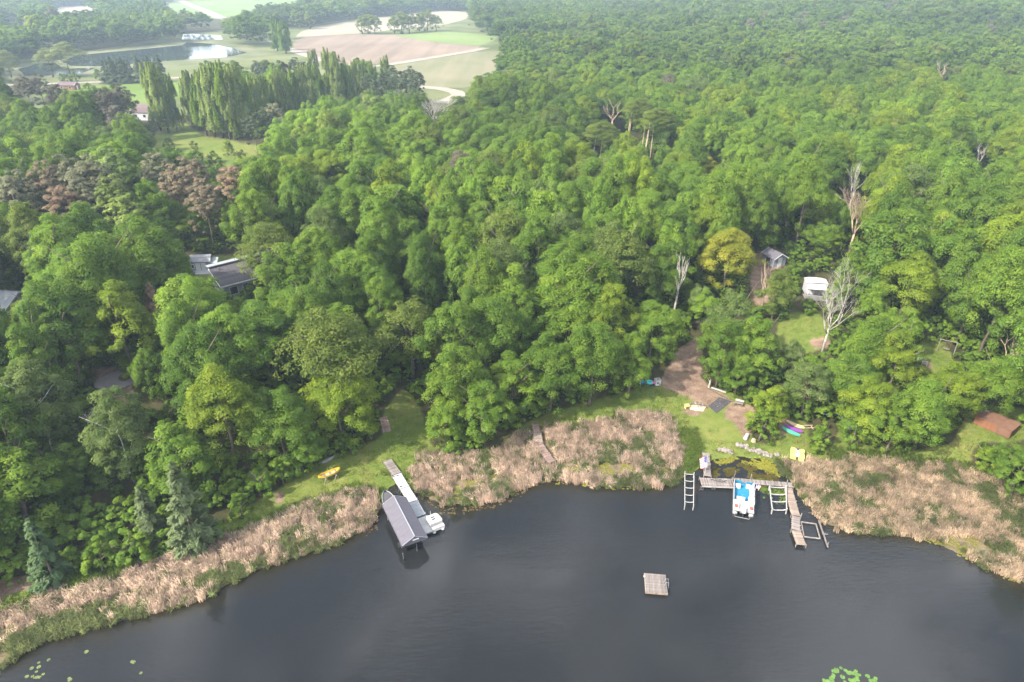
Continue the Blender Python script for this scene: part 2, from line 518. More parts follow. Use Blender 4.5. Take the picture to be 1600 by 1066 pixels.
g_me = np_mesh("ground", verts, quads)
gpx, gpy, _ = project(verts[:, 0], verts[:, 1], verts[:, 2])
infr = (gpx > -60) & (gpx < 1660) & (gpy < 1200) & (verts[:, 1] > 20)
near_w = (verts[:, 1] < 330)
lawn_m = sample(blur(mask_of(LAWNS), 2), gpx, gpy) * near_w * infr
dirt_m = sample(blur(mask_of(DIRT), 2), gpx, gpy) * near_w * infr
mud_m = sample(blur(mask_of(MUD), 3), gpx, gpy) * near_w * infr
far_m = sample(blur(mask_of([FAR_OPEN] + TOP_OPEN), 1), gpx, gpy) * (~near_w | (gpy < 185)) * infr
col_attr(g_me, "zone", np.stack([np.maximum(lawn_m, far_m), dirt_m, mud_m], 1))
g_me.polygons.foreach_set("use_smooth", [True] * len(g_me.polygons))

def ground_mat():
    m, N, L = new_mat("ground")
    out = N.new("ShaderNodeOutputMaterial")
    b = N.new("ShaderNodeBsdfPrincipled")
    b.inputs["Roughness"].default_value = 0.95
    b.inputs["Specular IOR Level"].default_value = 0.1
    L.new(b.outputs[0], out.inputs[0])
    tc = N.new("ShaderNodeTexCoord")
    def noise(scale, detail=6, rough=0.6):
        n = N.new("ShaderNodeTexNoise")
        n.inputs["Scale"].default_value = scale
        n.inputs["Detail"].default_value = detail
        n.inputs["Roughness"].default_value = rough
        L.new(tc.outputs["Object"], n.inputs["Vector"])
        return n.outputs["Fac"]
    def ramp(fac, stops):
        r = N.new("ShaderNodeValToRGB")
        r.color_ramp.elements[0].position, r.color_ramp.elements[0].color = stops[0][0], (*stops[0][1], 1)
        r.color_ramp.elements[1].position, r.color_ramp.elements[1].color = stops[-1][0], (*stops[-1][1], 1)
        for p, c in stops[1:-1]:
            e = r.color_ramp.elements.new(p); e.color = (*c, 1)
        L.new(fac, r.inputs[0])
        return r.outputs[0]
    def mix(f, a, bb):
        x = N.new("ShaderNodeMix"); x.data_type = 'RGBA'
        L.new(f, x.inputs[0]); L.new(a, x.inputs[6]); L.new(bb, x.inputs[7])
        return x.outputs[2]
    def edge(v, n, w=0.18):
        a = N.new("ShaderNodeMath"); a.operation = 'MULTIPLY_ADD'
        L.new(n, a.inputs[0]); a.inputs[1].default_value = 0.7
        L.new(v, a.inputs[2])
        r = N.new("ShaderNodeMapRange")
        r.inputs[1].default_value, r.inputs[2].default_value = 0.85 - w, 0.85 + w
        L.new(a.outputs[0], r.inputs[0])
        return r.outputs[0]
    at = N.new("ShaderNodeAttribute"); at.attribute_name = "zone"
    sp = N.new("ShaderNodeSeparateColor"); L.new(at.outputs["Color"], sp.inputs[0])
    n_big, n_mid, n_fine = noise(0.09, 5), noise(0.7, 7), noise(5.0, 6, 0.75)
    def both(a, b_, wa):
        x = N.new("ShaderNodeMath"); x.operation = 'MULTIPLY_ADD'
        L.new(a, x.inputs[0]); x.inputs[1].default_value = wa
        y = N.new("ShaderNodeMath"); y.operation = 'MULTIPLY'
        L.new(b_, y.inputs[0]); y.inputs[1].default_value = 1 - wa
        L.new(y.outputs[0], x.inputs[2])
        return x.outputs[0]
    floor_c = ramp(both(n_mid, n_fine, 0.5), [(0.35, (0.022, 0.026, 0.010)), (0.5, (0.045, 0.046, 0.018)), (0.62, (0.075, 0.058, 0.03))])
    lawn_c = ramp(both(both(n_mid, n_big, 0.45), n_fine, 0.6), [(0.36, (0.060, 0.100, 0.016)), (0.46, (0.095, 0.135, 0.024)), (0.54, (0.135, 0.155, 0.036)), (0.64, (0.19, 0.165, 0.06))])
    dirt_c = ramp(both(n_mid, n_fine, 0.5), [(0.34, (0.085, 0.055, 0.04)), (0.46, (0.165, 0.11, 0.08)), (0.55, (0.23, 0.16, 0.11)), (0.64, (0.32, 0.235, 0.155))])
    mud_c = ramp(both(n_mid, n_fine, 0.5), [(0.34, (0.06, 0.05, 0.027)), (0.5, (0.13, 0.105, 0.06)), (0.64, (0.20, 0.16, 0.10))])
    c = mix(edge(sp.outputs[0], n_mid), floor_c, lawn_c)
    c = mix(edge(sp.outputs[2], n_mid), c, mud_c)
    c = mix(edge(sp.outputs[1], n_mid), c, dirt_c)
    L.new(c, b.inputs["Base Color"])
    bp = N.new("ShaderNodeBump"); bp.inputs["Strength"].default_value = 0.9; bp.inputs["Distance"].default_value = 0.12
    L.new(n_fine, bp.inputs["Height"]); L.new(bp.outputs[0], b.inputs["Normal"])
    return m

g_me.materials.append(ground_mat())
ground_o = link(bpy.data.objects.new("ground", g_me))
tag(ground_o, kind="structure")

# ------------------------------------------------------------------ lake water
wx = stretched(-1200, 1200, 20, -100, 100, 1.0, 20)
wy = np.concatenate([[-60, -30, -5, 15, 28], np.arange(36, 124, 1.0)])
WX, WY = np.meshgrid(wx, wy)
widx = np.arange(WX.size).reshape(WX.shape)
wq = np.stack([widx[:-1, :-1], widx[:-1, 1:], widx[1:, 1:], widx[1:, :-1]], -1).reshape(-1, 4)
depth_w = np.clip((shore_y(WX) - WY) / 9.0, 0, 1).ravel()
keep = (depth_w.reshape(WX.shape)[:-1, :-1].ravel() > 0) | ((WY - shore_y(WX))[:-1, :-1].ravel() < 6)
w_me = np_mesh("lake_water", np.stack([WX.ravel(), WY.ravel(), np.zeros(WX.size)], 1), wq[keep])
col_attr(w_me, "deep", np.stack([depth_w, depth_w, depth_w], 1))

def water_mat(name, deep, shallow, use_attr=True, bumpd=0.02, scale=1.0, rough=0.05):
    m, N, L = new_mat(name)
    out = N.new("ShaderNodeOutputMaterial")
    b = N.new("ShaderNodeBsdfPrincipled")
    L.new(b.outputs[0], out.inputs[0])
    b.inputs["IOR"].default_value = 1.333
    b.inputs["Specular IOR Level"].default_value = 0.5
    tc = N.new("ShaderNodeTexCoord")
    def noise(sc, det, vec=None, rough_=0.55, dist=0.0):
        n = N.new("ShaderNodeTexNoise")
        n.inputs["Scale"].default_value = sc; n.inputs["Detail"].default_value = det
        n.inputs["Roughness"].default_value = rough_; n.inputs["Distortion"].default_value = dist
        L.new(vec or tc.outputs["Object"], n.inputs["Vector"])
        return n.outputs["Fac"]
    mp = N.new("ShaderNodeMapping"); mp.inputs["Scale"].default_value = (0.55, 1.9, 1); mp.inputs["Rotation"].default_value = (0, 0, rad(-28))
    L.new(tc.outputs["Object"], mp.inputs[0])
    patch = noise(0.045 * scale, 4, None, 0.6, 1.2)
    if use_attr:
        at = N.new("ShaderNodeAttribute"); at.attribute_name = "deep"
        nz = noise(0.35, 5)
        ad = N.new("ShaderNodeMath"); ad.operation = 'MULTIPLY_ADD'; ad.inputs[1].default_value = 0.8
        L.new(nz, ad.inputs[0])
        sp = N.new("ShaderNodeSeparateColor"); L.new(at.outputs["Color"], sp.inputs[0])
        L.new(sp.outputs[0], ad.inputs[2])
        mr = N.new("ShaderNodeMapRange"); mr.inputs[1].default_value, mr.inputs[2].default_value = 0.36, 0.85
        L.new(ad.outputs[0], mr.inputs[0])
        fac = mr.outputs[0]
    else:
        fac = noise(0.02, 4)
    x = N.new("ShaderNodeMix"); x.data_type = 'RGBA'
    x.inputs[6].default_value = (*shallow, 1); x.inputs[7].default_value = (*deep, 1)
    L.new(fac, x.inputs[0]); L.new(x.outputs[2], b.inputs["Base Color"])
    rr = N.new("ShaderNodeMapRange"); rr.inputs[1].default_value, rr.inputs[2].default_value = 0.4, 0.62
    rr.inputs[3].default_value, rr.inputs[4].default_value = rough, rough + 0.10
    L.new(patch, rr.inputs[0]); L.new(rr.outputs[0], b.inputs["Roughness"])
    r1, r2 = noise(1.6 * scale, 3, mp.outputs[0], 0.5, 0.3), noise(0.5 * scale, 3, mp.outputs[0])
    s = N.new("ShaderNodeMath"); s.operation = 'ADD'
    L.new(r1, s.inputs[0]); L.new(r2, s.inputs[1])
    st = N.new("ShaderNodeMapRange"); st.inputs[1].default_value, st.inputs[2].default_value = 0.38, 0.66
    st.inputs[3].default_value, st.inputs[4].default_value = 0.03, 0.55
    L.new(patch, st.inputs[0])
    bp = N.new("ShaderNodeBump"); bp.inputs["Distance"].default_value = bumpd
    L.new(st.outputs[0], bp.inputs["Strength"]); L.new(s.outputs[0], bp.inputs["Height"])
    L.new(bp.outputs[0], b.inputs["Normal"])
    return m

M_WATER = water_mat("lake_water", (0.0125, 0.0135, 0.0140), (0.016, 0.014, 0.007), bumpd=0.03)
w_me.materials.append(M_WATER)
tag(link(bpy.data.objects.new("lake_water", w_me)), kind="structure")

# ------------------------------------------------------------------ far fields, roads, pond
Z0 = 4.0
def sheet(name, poly_px, mat, dz, kind="structure", z=Z0, cells=None):
    pts = [P(x, y, z) for x, y in poly_px]
    me = bpy.data.meshes.new(name)
    n = len(pts)
    from mathutils.geometry import tessellate_polygon
    tris = tessellate_polygon([[Vector((p.x, p.y, 0)) for p in pts]])
    vs = [(p.x, p.y, z + dz) for p in pts] + [(p.x, p.y, z - 0.3) for p in pts]
    fs = []
    for t in tris:
        a, b_, c = [pts[i] for i in t]
        fs.append(tuple(t) if (b_ - a).cross(c - a).z > 0 else tuple(reversed(t)))
    me.from_pydata(vs, [], fs)
    me.materials.append(mat)
    me.update()
    o = link(bpy.data.objects.new(name, me))
    return tag(o, kind=kind)

def field_mat(name, c1, c2, scale=0.02, stripes=None):
    m, N, L = new_mat(name)
    out = N.new("ShaderNodeOutputMaterial")
    b = N.new("ShaderNodeBsdfPrincipled"); b.inputs["Roughness"].default_value = 0.95; b.inputs["Specular IOR Level"].default_value = 0.1
    L.new(b.outputs[0], out.inputs[0])
    tc = N.new("ShaderNodeTexCoord")
    n = N.new("ShaderNodeTexNoise"); n.inputs["Scale"].default_value = scale; n.inputs["Detail"].default_value = 7; n.inputs["Roughness"].default_value = 0.62
    L.new(tc.outputs["Object"], n.inputs["Vector"])
    fac = n.outputs["Fac"]
    if stripes:
        mp = N.new("ShaderNodeMapping"); mp.inputs["Rotation"].default_value = (0, 0, rad(stripes[0])); mp.inputs["Scale"].default_value = (1, 0.05, 1)
        L.new(tc.outputs["Object"], mp.inputs[0])
        n2 = N.new("ShaderNodeTexNoise"); n2.inputs["Scale"].default_value = stripes[1]; n2.inputs["Detail"].default_value = 4
        L.new(mp.outputs[0], n2.inputs["Vector"])
        a = N.new("ShaderNodeMath"); a.operation = 'MULTIPLY_ADD'; a.inputs[1].default_value = 0.5
        h = N.new("ShaderNodeMath"); h.operation = 'MULTIPLY'; h.inputs[1].default_value = 0.5
        L.new(fac, h.inputs[0]); L.new(n2.outputs["Fac"], a.inputs[0]); L.new(h.outputs[0], a.inputs[2])
        fac = a.outputs[0]
    r = N.new("ShaderNodeValToRGB")
    r.color_ramp.elements[0].position, r.color_ramp.elements[0].color = 0.38, (*c1, 1)
    r.color_ramp.elements[1].position, r.color_ramp.elements[1].color = 0.62, (*c2, 1)
    L.new(fac, r.inputs[0]); L.new(r.outputs[0], b.inputs["Base Color"])
    return m

F_GRASS = field_mat("meadow_field", (0.072, 0.094, 0.03), (0.132, 0.138, 0.061), 0.03)
F_LAWN = field_mat("mown_field", (0.088, 0.138, 0.025), (0.116, 0.165, 0.033), 0.03)
F_PINK = field_mat("ploughed_field", (0.135, 0.103, 0.075), (0.21, 0.160, 0.118), 0.012, (25, 0.12))
F_TAN = field_mat("pale_field", (0.22, 0.187, 0.127), (0.264, 0.237, 0.176), 0.01, (70, 0.08))
F_GREEN = field_mat("young_crop_field", (0.11, 0.154, 0.044), (0.143, 0.187, 0.061), 0.01)
F_OLIVE = field_mat("sprouting_field", (0.121, 0.127, 0.061), (0.187, 0.165, 0.105), 0.016, (60, 0.1))
F_MARSH = field_mat("marsh", (0.085, 0.10, 0.042), (0.15, 0.15, 0.085), 0.05)
M_GRAVELROAD = field_mat("gravel_road", (0.22, 0.19, 0.15), (0.28, 0.25, 0.205), 0.1)
M_POND = water_mat("pond_water", (0.02, 0.028, 0.03), (0.03, 0.04, 0.035), False, bumpd=0.05, scale=0.25, rough=0.02)

sheet("meadow", [(-120, 160), (-120, 100), (60, 92), (200, 70), (300, 50), (480, 40), (560, 28), (745, 15), (800, 40), (830, 80), (790, 130), (740, 175), (640, 180), (420, 160), (300, 180), (180, 182)], F_GRASS, 0.04)
sheet("mown_field", [(60, 150), (110, 137), (290, 127), (470, 118), (520, 128), (420, 142), (290, 152), (240, 160), (120, 158)], F_LAWN, 0.08)
sheet("marsh", [(-60, 128), (20, 104), (60, 98), (110, 84), (280, 66), (345, 56), (350, 66), (430, 84), (330, 100), (220, 108), (150, 118), (60, 122)], F_MARSH, 0.08)
sheet("pond", [(96, 96), (120, 87), (160, 83), (225, 77), (284, 71), (292, 66), (330, 69), (366, 76), (386, 83), (352, 90), (300, 93), (230, 98), (190, 102), (150, 104), (110, 103)], M_POND, 0.13)
sheet("pond", [(28, 108), (60, 100), (85, 98), (100, 108), (150, 106), (128, 115), (90, 118), (40, 119)], M_POND, 0.12)
sheet("pond", [(284, 62), (286, 54), (300, 53), (345, 56), (348, 62), (315, 63)], M_POND, 0.13)
sheet("pond", [(-60, 46), (-40, 38), (20, 36), (44, 37), (34, 42), (0, 44)], M_POND, 0.14)
sheet("ploughed_field", [(458, 66), (480, 56), (560, 54), (622, 55), (680, 67), (752, 73), (738, 80), (660, 92), (618, 98), (565, 102), (500, 100), (460, 80)], F_PINK, 0.10)
sheet("pale_field", [(462, 58), (470, 50), (490, 42), (560, 31), (690, 16), (735, 20), (728, 30), (700, 38), (640, 44), (560, 53)], F_TAN, 0.12)
sheet("crop_field", [(612, 55), (700, 50), (780, 55), (772, 64), (748, 72), (700, 68), (668, 65)], F_GREEN, 0.12)
sheet("sprouting_field", [(600, 106), (660, 95), (742, 82), (800, 78), (782, 110), (756, 132), (722, 138), (668, 137), (630, 126)], F_OLIVE, 0.10)
sheet("pale_field", [(66, 22), (95, 11), (152, 8), (156, 16), (100, 26)], F_TAN, 0.2)
sheet("pale_field", [(188, 13), (190, 7), (262, 4), (262, 10)], F_TAN, 0.2)
sheet("crop_field", [(262, 20), (262, 8), (278, -3), (308, 10), (345, 28), (352, 32)], F_GREEN, 0.2)
sheet("crop_field", [(300, 3), (480, -4), (480, 6), (395, 14), (384, 26), (350, 27)], F_GREEN, 0.2)

def road(name, line_px, w, mat, dz, z=Z0):
    pts = [P(x, y, z) for x, y in line_px]
    vs, fs = [], []
    for i, p in enumerate(pts):
        d = (pts[min(i + 1, len(pts) - 1)] - pts[max(i - 1, 0)]).normalized()
        n = Vector((-d.y, d.x, 0)) * w / 2
        vs += [(p.x + n.x, p.y + n.y, z + dz), (p.x - n.x, p.y - n.y, z + dz)]
    for i in range(len(pts) - 1):
        fs.append((2 * i + 1, 2 * i + 3, 2 * i + 2, 2 * i))
    me = bpy.data.meshes.new(name)
    me.from_pydata(vs, [], fs); me.materials.append(mat); me.update()
    return tag(link(bpy.data.objects.new(name, me)), kind="structure")

road("gravel_road", [(-60, 137), (0, 134), (90, 131), (170, 128), (260, 123), (360, 117)], 6, M_GRAVELROAD, 0.15)
road("gravel_road", [(420, 62), (445, 74), (470, 84), (500, 93), (540, 102), (570, 106), (610, 101), (660, 93), (735, 80.5), (760, 75)], 8, M_GRAVELROAD, 0.17)
road("gravel_road", [(655, 136), (690, 139), (712, 144), (718, 149), (706, 155), (688, 162)], 8, M_GRAVELROAD, 0.17)
road("gravel_road", [(268, -4), (285, 3), (305, 11), (328, 20), (346, 29)], 14, M_GRAVELROAD, 0.26)

# ------------------------------------------------------------------ foliage meshes
def leaves_mesh(name, mat, pos, nrm, shade, size, tint, aspect=0.62, seed=0, axis=None):
    """one rhombic leaf spray per row of pos"""
    g = np.random.default_rng(seed)
    n = len(pos)
    nrm = nrm / np.linalg.norm(nrm, axis=1, keepdims=True)
    r = g.normal(size=(n, 3)) if axis is None else axis
    t = r - nrm * np.sum(r * nrm, 1, keepdims=True)
    t /= np.linalg.norm(t, axis=1, keepdims=True) + 1e-9
    b = np.cross(nrm, t)
    s = size[:, None]
    bend = nrm * s * 0.16
    v = np.stack([pos - t * s * 0.5 - bend, pos - b * s * 0.5 * aspect, pos + t * s * 0.5 - bend, pos + b * s * 0.5 * aspect], 1).reshape(-1, 3)
    q = np.arange(n * 4).reshape(-1, 4)
    me = np_mesh(name, v, q)
    c = np.repeat(np.clip(tint, 0, 1), 4, axis=0)
    col_attr(me, "leaf", np.concatenate([c, np.zeros((len(c), 1))], 1) if c.shape[1] == 2 else c)
    me.polygons.foreach_set("use_smooth", np.ones(n, bool))
    sh = shade / (np.linalg.norm(shade, axis=1, keepdims=True) + 1e-9)
    me.normals_split_custom_set_from_vertices(np.repeat(sh, 4, axis=0).tolist())
    me.materials.append(mat)
    return me

def unit(a):
    return a / (np.linalg.norm(a, axis=1, keepdims=True) + 1e-9)

def broad_crown(name, mat, seed, H, R, base, nclump, nleaf, ls, squash=0.6, lobes=0.28, top=0.42, taper=0.32):
    g = np.random.default_rng(seed)
    cz, sz = base + (H - base) * top, None
    d = unit(g.normal(size=(nclump, 3)))
    d[:, 2] = np.where(g.random(nclump) < 0.72, np.abs(d[:, 2]), d[:, 2])
    ph = g.random(6) * 6.28
    az = np.arctan2(d[:, 1], d[:, 0])
    bump = 1 + lobes * (np.sin(2 * az + ph[0]) * 0.5 + np.sin(3 * az + ph[1] + 2 * d[:, 2]) * 0.5 + np.sin(5 * az + ph[2]) * 0.25)
    rf = (0.62 + 0.38 * g.random(nclump) ** 0.6) * bump
    up, dn = (H - cz), (cz - base)
    tap = 1 - taper * np.clip(d[:, 2], 0, 1) ** 1.5
    c = np.stack([d[:, 0] * R * rf * tap, d[:, 1] * R * rf * tap, cz + np.where(d[:, 2] > 0, d[:, 2] * up, d[:, 2] * dn) * np.clip(rf, 0.5, 1.06)], 1)
    rc = R * (0.14 + 0.15 * g.random(nclump))
    ctint = g.random(nclump)
    w = rc ** 2; w /= w.sum()
    k = g.choice(nclump, nleaf, p=w)
    out = unit(c - np.array([0, 0, cz - 0.25 * (H - base)]))
    dd = unit(g.normal(size=(nleaf, 3)) + 0.75 * out[k] + np.array([0, 0, 0.35]))
    rr = rc[k] * (0.55 + 0.5 * g.random(nleaf))
    pos = c[k] + dd * rr[:, None] * np.array([1.15, 1.15, squash])
    nrm = unit(0.55 * dd + 0.55 * unit(g.normal(size=(nleaf, 3))) + np.array([0, 0, 0.45]))
    shade = unit(0.55 * unit(dd * np.array([1, 1, 1.3])) + 0.35 * nrm + 0.25 * out[k])
    flip = np.sum(shade * nrm, 1) < 0
    nrm[flip] *= -1
    size = ls * (0.6 + 0.8 * g.random(nleaf))
    tint = np.stack([0.55 * ctint[k] + 0.45 * g.random(nleaf), 0.6 * ctint[k] + 0.4 * g.random(nleaf)], 1)
    return leaves_mesh(name, mat, pos, nrm, shade, size, tint, seed=seed), c

def column_crown(name, mat, seed, H, R, base, nleaf, ls):
    """narrow upright poplar crown: steep plumes, pointed tops"""
    g = np.random.default_rng(seed)
    npl = 54
    az, hz = g.random(npl) * 6.28, base + (H - base) * (g.random(npl) ** 0.9) * 0.82
    ln = 3.4 + 3.4 * g.random(npl)
    rr = R * (1 - 0.55 * ((hz - base) / (H - base)) ** 1.6) * (0.35 + 0.65 * g.random(npl))
    hz[0], ln[0], rr[0] = H - 6, 6, 0.0
    k = g.integers(0, npl, nleaf)
    t = g.random(nleaf)
    th = 1.3 * (1 - t) ** 0.6 * (0.75 + 0.25 * np.sin(t * 6))
    dd = unit(g.normal(size=(nleaf, 3)) * np.array([1, 1, 0.35]))
    cx, cy_ = np.cos(az[k]) * rr[k], np.sin(az[k]) * rr[k]
    pos = np.stack([cx * (1 + 0.15 * t) + dd[:, 0] * th, cy_ * (1 + 0.15 * t) + dd[:, 1] * th, np.minimum(hz[k] + t * ln[k], H + 0.4)], 1)
    outd = unit(np.stack([pos[:, 0], pos[:, 1], np.full(nleaf, 0.8)], 1))
    nrm = unit(0.6 * dd + 0.6 * unit(g.normal(size=(nleaf, 3))) + np.array([0, 0, 0.3]))
    shade = unit(0.6 * dd + 0.3 * nrm + 0.35 * outd)
    flip = np.sum(shade * nrm, 1) < 0
    nrm[flip] *= -1
    ct = g.random(npl)
    tint = np.stack([0.5 * ct[k] + 0.5 * g.random(nleaf), 0.5 * ct[k] + 0.5 * g.random(nleaf)], 1)
    return leaves_mesh(name, mat, pos, nrm, shade, ls * (0.6 + 0.7 * g.random(nleaf)), tint, seed=seed)

def spruce_crown(name, mat, seed, H, R, base, nleaf, ls, tiers=15):
    g = np.random.default_rng(seed)
    nb = tiers * 8
    tz = g.random(nb) ** 1.25
    bz = base + (H - base) * tz
    bl = R * (1 - tz) ** 0.85 * (0.65 + 0.45 * g.random(nb)) + 0.15
    az = g.random(nb) * 6.28
    w = bl + 0.3; w /= w.sum()
    k = g.choice(nb, nleaf, p=w)
    u = 0.2 + 0.8 * np.sqrt(g.random(nleaf))
    wid = 0.28 * bl[k] * (1.15 - u) + 0.12
    side = (g.random(nleaf) * 2 - 1) * wid
    ca, sa = np.cos(az[k]), np.sin(az[k])
    pos = np.stack([ca * bl[k] * u - sa * side, sa * bl[k] * u + ca * side, bz[k] - 0.28 * bl[k] * u ** 1.5 + 0.1 * g.normal(size=nleaf)], 1)
    axis = np.stack([ca + 0.5 * g.normal(size=nleaf), sa + 0.5 * g.normal(size=nleaf), -0.25 + 0.3 * g.normal(size=nleaf)], 1)
    nrm = unit(np.stack([0.45 * ca, 0.45 * sa, np.full(nleaf, 0.85)], 1) + 0.45 * g.normal(size=(nleaf, 3)))
    shade = unit(np.stack([0.7 * ca, 0.7 * sa, np.full(nleaf, 0.65)], 1) + 0.35 * nrm)
    flip = np.sum(shade * nrm, 1) < 0
    nrm[flip] *= -1
    ct = g.random(nb)
    tint = np.stack([0.25 + 0.4 * u * ct[k] + 0.35 * g.random(nleaf), 0.5 * ct[k] + 0.5 * g.random(nleaf)], 1)
    return leaves_mesh(name, mat, pos, nrm, shade, ls * (0.6 + 0.8 * g.random(nleaf)), tint, aspect=0.34, seed=seed, axis=axis)

def trunk_mb(seed, H, r0, limbs=5, lo=0.35, hi=0.75, spread=3.0, bend=0.3, n=7):
    g = random.Random(seed)
    mb = MB()
    pts, x, y = [], 0, 0
    for i in range(6):
        t = i / 5
        pts.append(Vector((x, y, t * H * 0.86 - (0.4 if i == 0 else 0))))
        x += g.uniform(-bend, bend); y += g.uniform(-bend, bend)
    mb.tube(pts, [r0 * (1.25 if i == 0 else 1) * (1 - 0.86 * i / 5) for i in range(6)], n)
    for _ in range(limbs):
        t = g.uniform(lo, hi)
        k = min(int(t / 0.86 * 5), 4)
        p = pts[k].lerp(pts[k + 1], 0.5)
        a = g.uniform(0, 6.28)
        L = spread * g.uniform(0.6, 1.1)
        q = p + Vector((math.cos(a) * L * 0.5, math.sin(a) * L * 0.5, L * 0.5))
        e = q + Vector((math.cos(a + .3) * L * 0.5, math.sin(a + .3) * L * 0.5, L * 0.55))
        mb.tube([p, q, e], [r0 * 0.42, r0 * 0.28, r0 * 0.08], 5)
    return mb

def bare_mb(seed, H, r0, spread=0.5, depth=4, first=0.35, n_first=5, thin=0.62, upr=0.55, lean=(0, 0)):
    """(trunk, branches) of a leafless tree"""
    g = random.Random(seed)
    tr, br = MB(), MB()
    fork = Vector((lean[0] * first * H, lean[1] * first * H, H * first))
    tr.tube([(0, 0, -0.3), fork * 0.5 + Vector((g.uniform(-.1, .1), g.uniform(-.1, .1), 0)), fork], [r0 * 1.2, r0 * 0.95, r0 * 0.8], 8)
    def grow(p, d, L, r, lev):
        mid = p + d * L * 0.5 + Vector((g.gauss(0, .06), g.gauss(0, .06), g.gauss(0, .04))) * L
        e = p + d * L + Vector((g.gauss(0, .08), g.gauss(0, .08), 0.05)) * L
        br.tube([p, mid, e], [r, r * 0.8, r * 0.58], 6 if lev < 2 else 4 if lev < 4 else 3, cap=lev < 2)
        if lev >= depth:
            return
        for _ in range(g.choice((2, 3, 3))):
            nd = (d + Vector((g.gauss(0, spread), g.gauss(0, spread), g.gauss(0.12, spread * 0.6)))).normalized()
            grow(e if g.random() < 0.7 else mid, nd, L * g.uniform(0.55, 0.85), r * thin, lev + 1)
    L0 = H * (1 - first) * 0.36
    for i in range(n_first):
        a = 6.28 * i / n_first + g.uniform(-.4, .4)
        d = Vector((math.cos(a) * (1 - upr) + lean[0], math.sin(a) * (1 - upr) + lean[1], upr)).normalized()
        grow(fork if i < 3 else fork * g.uniform(0.75, 1.0), d, L0 * g.uniform(0.8, 1.2), r0 * 0.55, 1)
    return tr, br

# tree kinds: shared crown and trunk meshes at unit scale (their true metres), scaled a little per tree
def kind_broad(seed, H, R, base, ncl, nl, ls, **kw):
    me, _ = broad_crown("crown", M_LEAF, seed, H, R, base, ncl, nl, ls, **kw)
    tr = trunk_mb(seed, H, 0.11 + H * 0.012, limbs=6, spread=R * 0.8).mesh("trunk", M_BARK, True)
    return dict(crown=me, trunk=tr, H=H, R=R)

BROAD = [kind_broad(100 + i, H, R, b, n, nl, ls, squash=sq, lobes=lo, top=tp) for i, (H, R, b, n, nl, ls, sq, lo, tp) in enumerate([
    (14.0, 4.8, 2.0, 140, 23000, 0.27, 0.80, 0.30, 0.42),
    (15.5, 5.1, 2.5, 160, 25000, 0.27, 0.78, 0.40, 0.44),
    (12.5, 4.4, 1.5, 120, 20000, 0.26, 0.80, 0.28, 0.40),
    (16.5, 4.5, 3.5, 145, 22000, 0.27, 0.90, 0.46, 0.48),
    (13.5, 5.3, 2.5, 130, 22000, 0.28, 0.66, 0.34, 0.45),
    (11.0, 3.8, 0.8, 105, 17000, 0.25, 0.80, 0.28, 0.38),
    (15.0, 3.9, 1.8, 130, 20000, 0.26, 0.95, 0.40, 0.42),
    (9.0, 3.1, 0.4, 80, 12500, 0.23, 0.82, 0.25, 0.36),
    (14.5, 5.0, 3.0, 100, 17500, 0.28, 0.72, 0.48, 0.48),
])]
BUSH = [kind_broad(150 + i, H, R, 0.0, n, nl, 0.26, squash=0.75, lobes=0.25, top=0.35) for i, (H, R, n, nl) in enumerate([(3.6, 1.8, 34, 2600), (2.6, 1.6, 28, 2000), (5.5, 2.2, 46, 4000)])]
OAK = [kind_broad(170 + i, H, R, b, n, nl, ls, squash=0.6, lobes=0.2, top=0.5) for i, (H, R, b, n, nl, ls) in enumerate([(15, 5.6, 4, 150, 11000, 0.30), (14, 5.0, 3.5, 130, 10000, 0.29)])]
POPLAR = [dict(crown=column_crown("crown", M_LEAF, 200 + i, H, R, 0.8, 15000, 0.52), trunk=trunk_mb(200 + i, H, 0.35, limbs=3, spread=1.5, bend=0.12).mesh("trunk", M_BARK, True), H=H, R=R) for i, (H, R) in enumerate([(26, 4.0), (23, 3.4), (28, 4.2)])]
OAK = [kind_broad(170 + i, H, R, b, n, nl, ls, squash=0.55, lobes=0.2, top=0.5) for i, (H, R, b, n, nl, ls) in enumerate([(15, 5.6, 4, 150, 11000, 0.30), (14, 5.0, 3.5, 130, 10000, 0.29)])]
POPLAR = [dict(crown=column_crown("crown", M_LEAF, 200 + i, H, R, 0.8, 15000, 0.52), trunk=trunk_mb(200 + i, H, 0.35, limbs=3, spread=1.5, bend=0.12).mesh("trunk", M_BARK, True), H=H, R=R) for i, (H, R) in enumerate([(26, 4.0), (23, 3.4), (28, 4.2)])]
SPRUCE = [dict(crown=spruce_crown("crown", M_NEEDLE, 220 + i, H, R, 0.5, nl, 0.55), trunk=trunk_mb(220 + i, H, 0.2, limbs=0, bend=0.05).mesh("trunk", M_BARK, True), H=H, R=R) for i, (H, R, nl) in enumerate([(13, 3.4, 6500), (11, 2.8, 5200), (9, 2.4, 3800)])]

def pine_kind(seed, H, R, base, nl):
    me, _ = broad_crown("crown", M_NEEDLE, seed, H, R, base, 85, nl, 0.34, squash=0.6, lobes=0.35, top=0.5)
    return dict(crown=me, trunk=trunk_mb(seed, H, 0.2, limbs=9, lo=0.3, hi=0.82, spread=R * 0.8, bend=0.12).mesh("trunk", M_BARK, True), H=H, R=R)
PINE = [pine_kind(240, 17, 3.5, 5.0, 6800), pine_kind(241, 15, 3.2, 4.5, 6200), pine_kind(242, 18, 3.7, 5.5, 7200)]

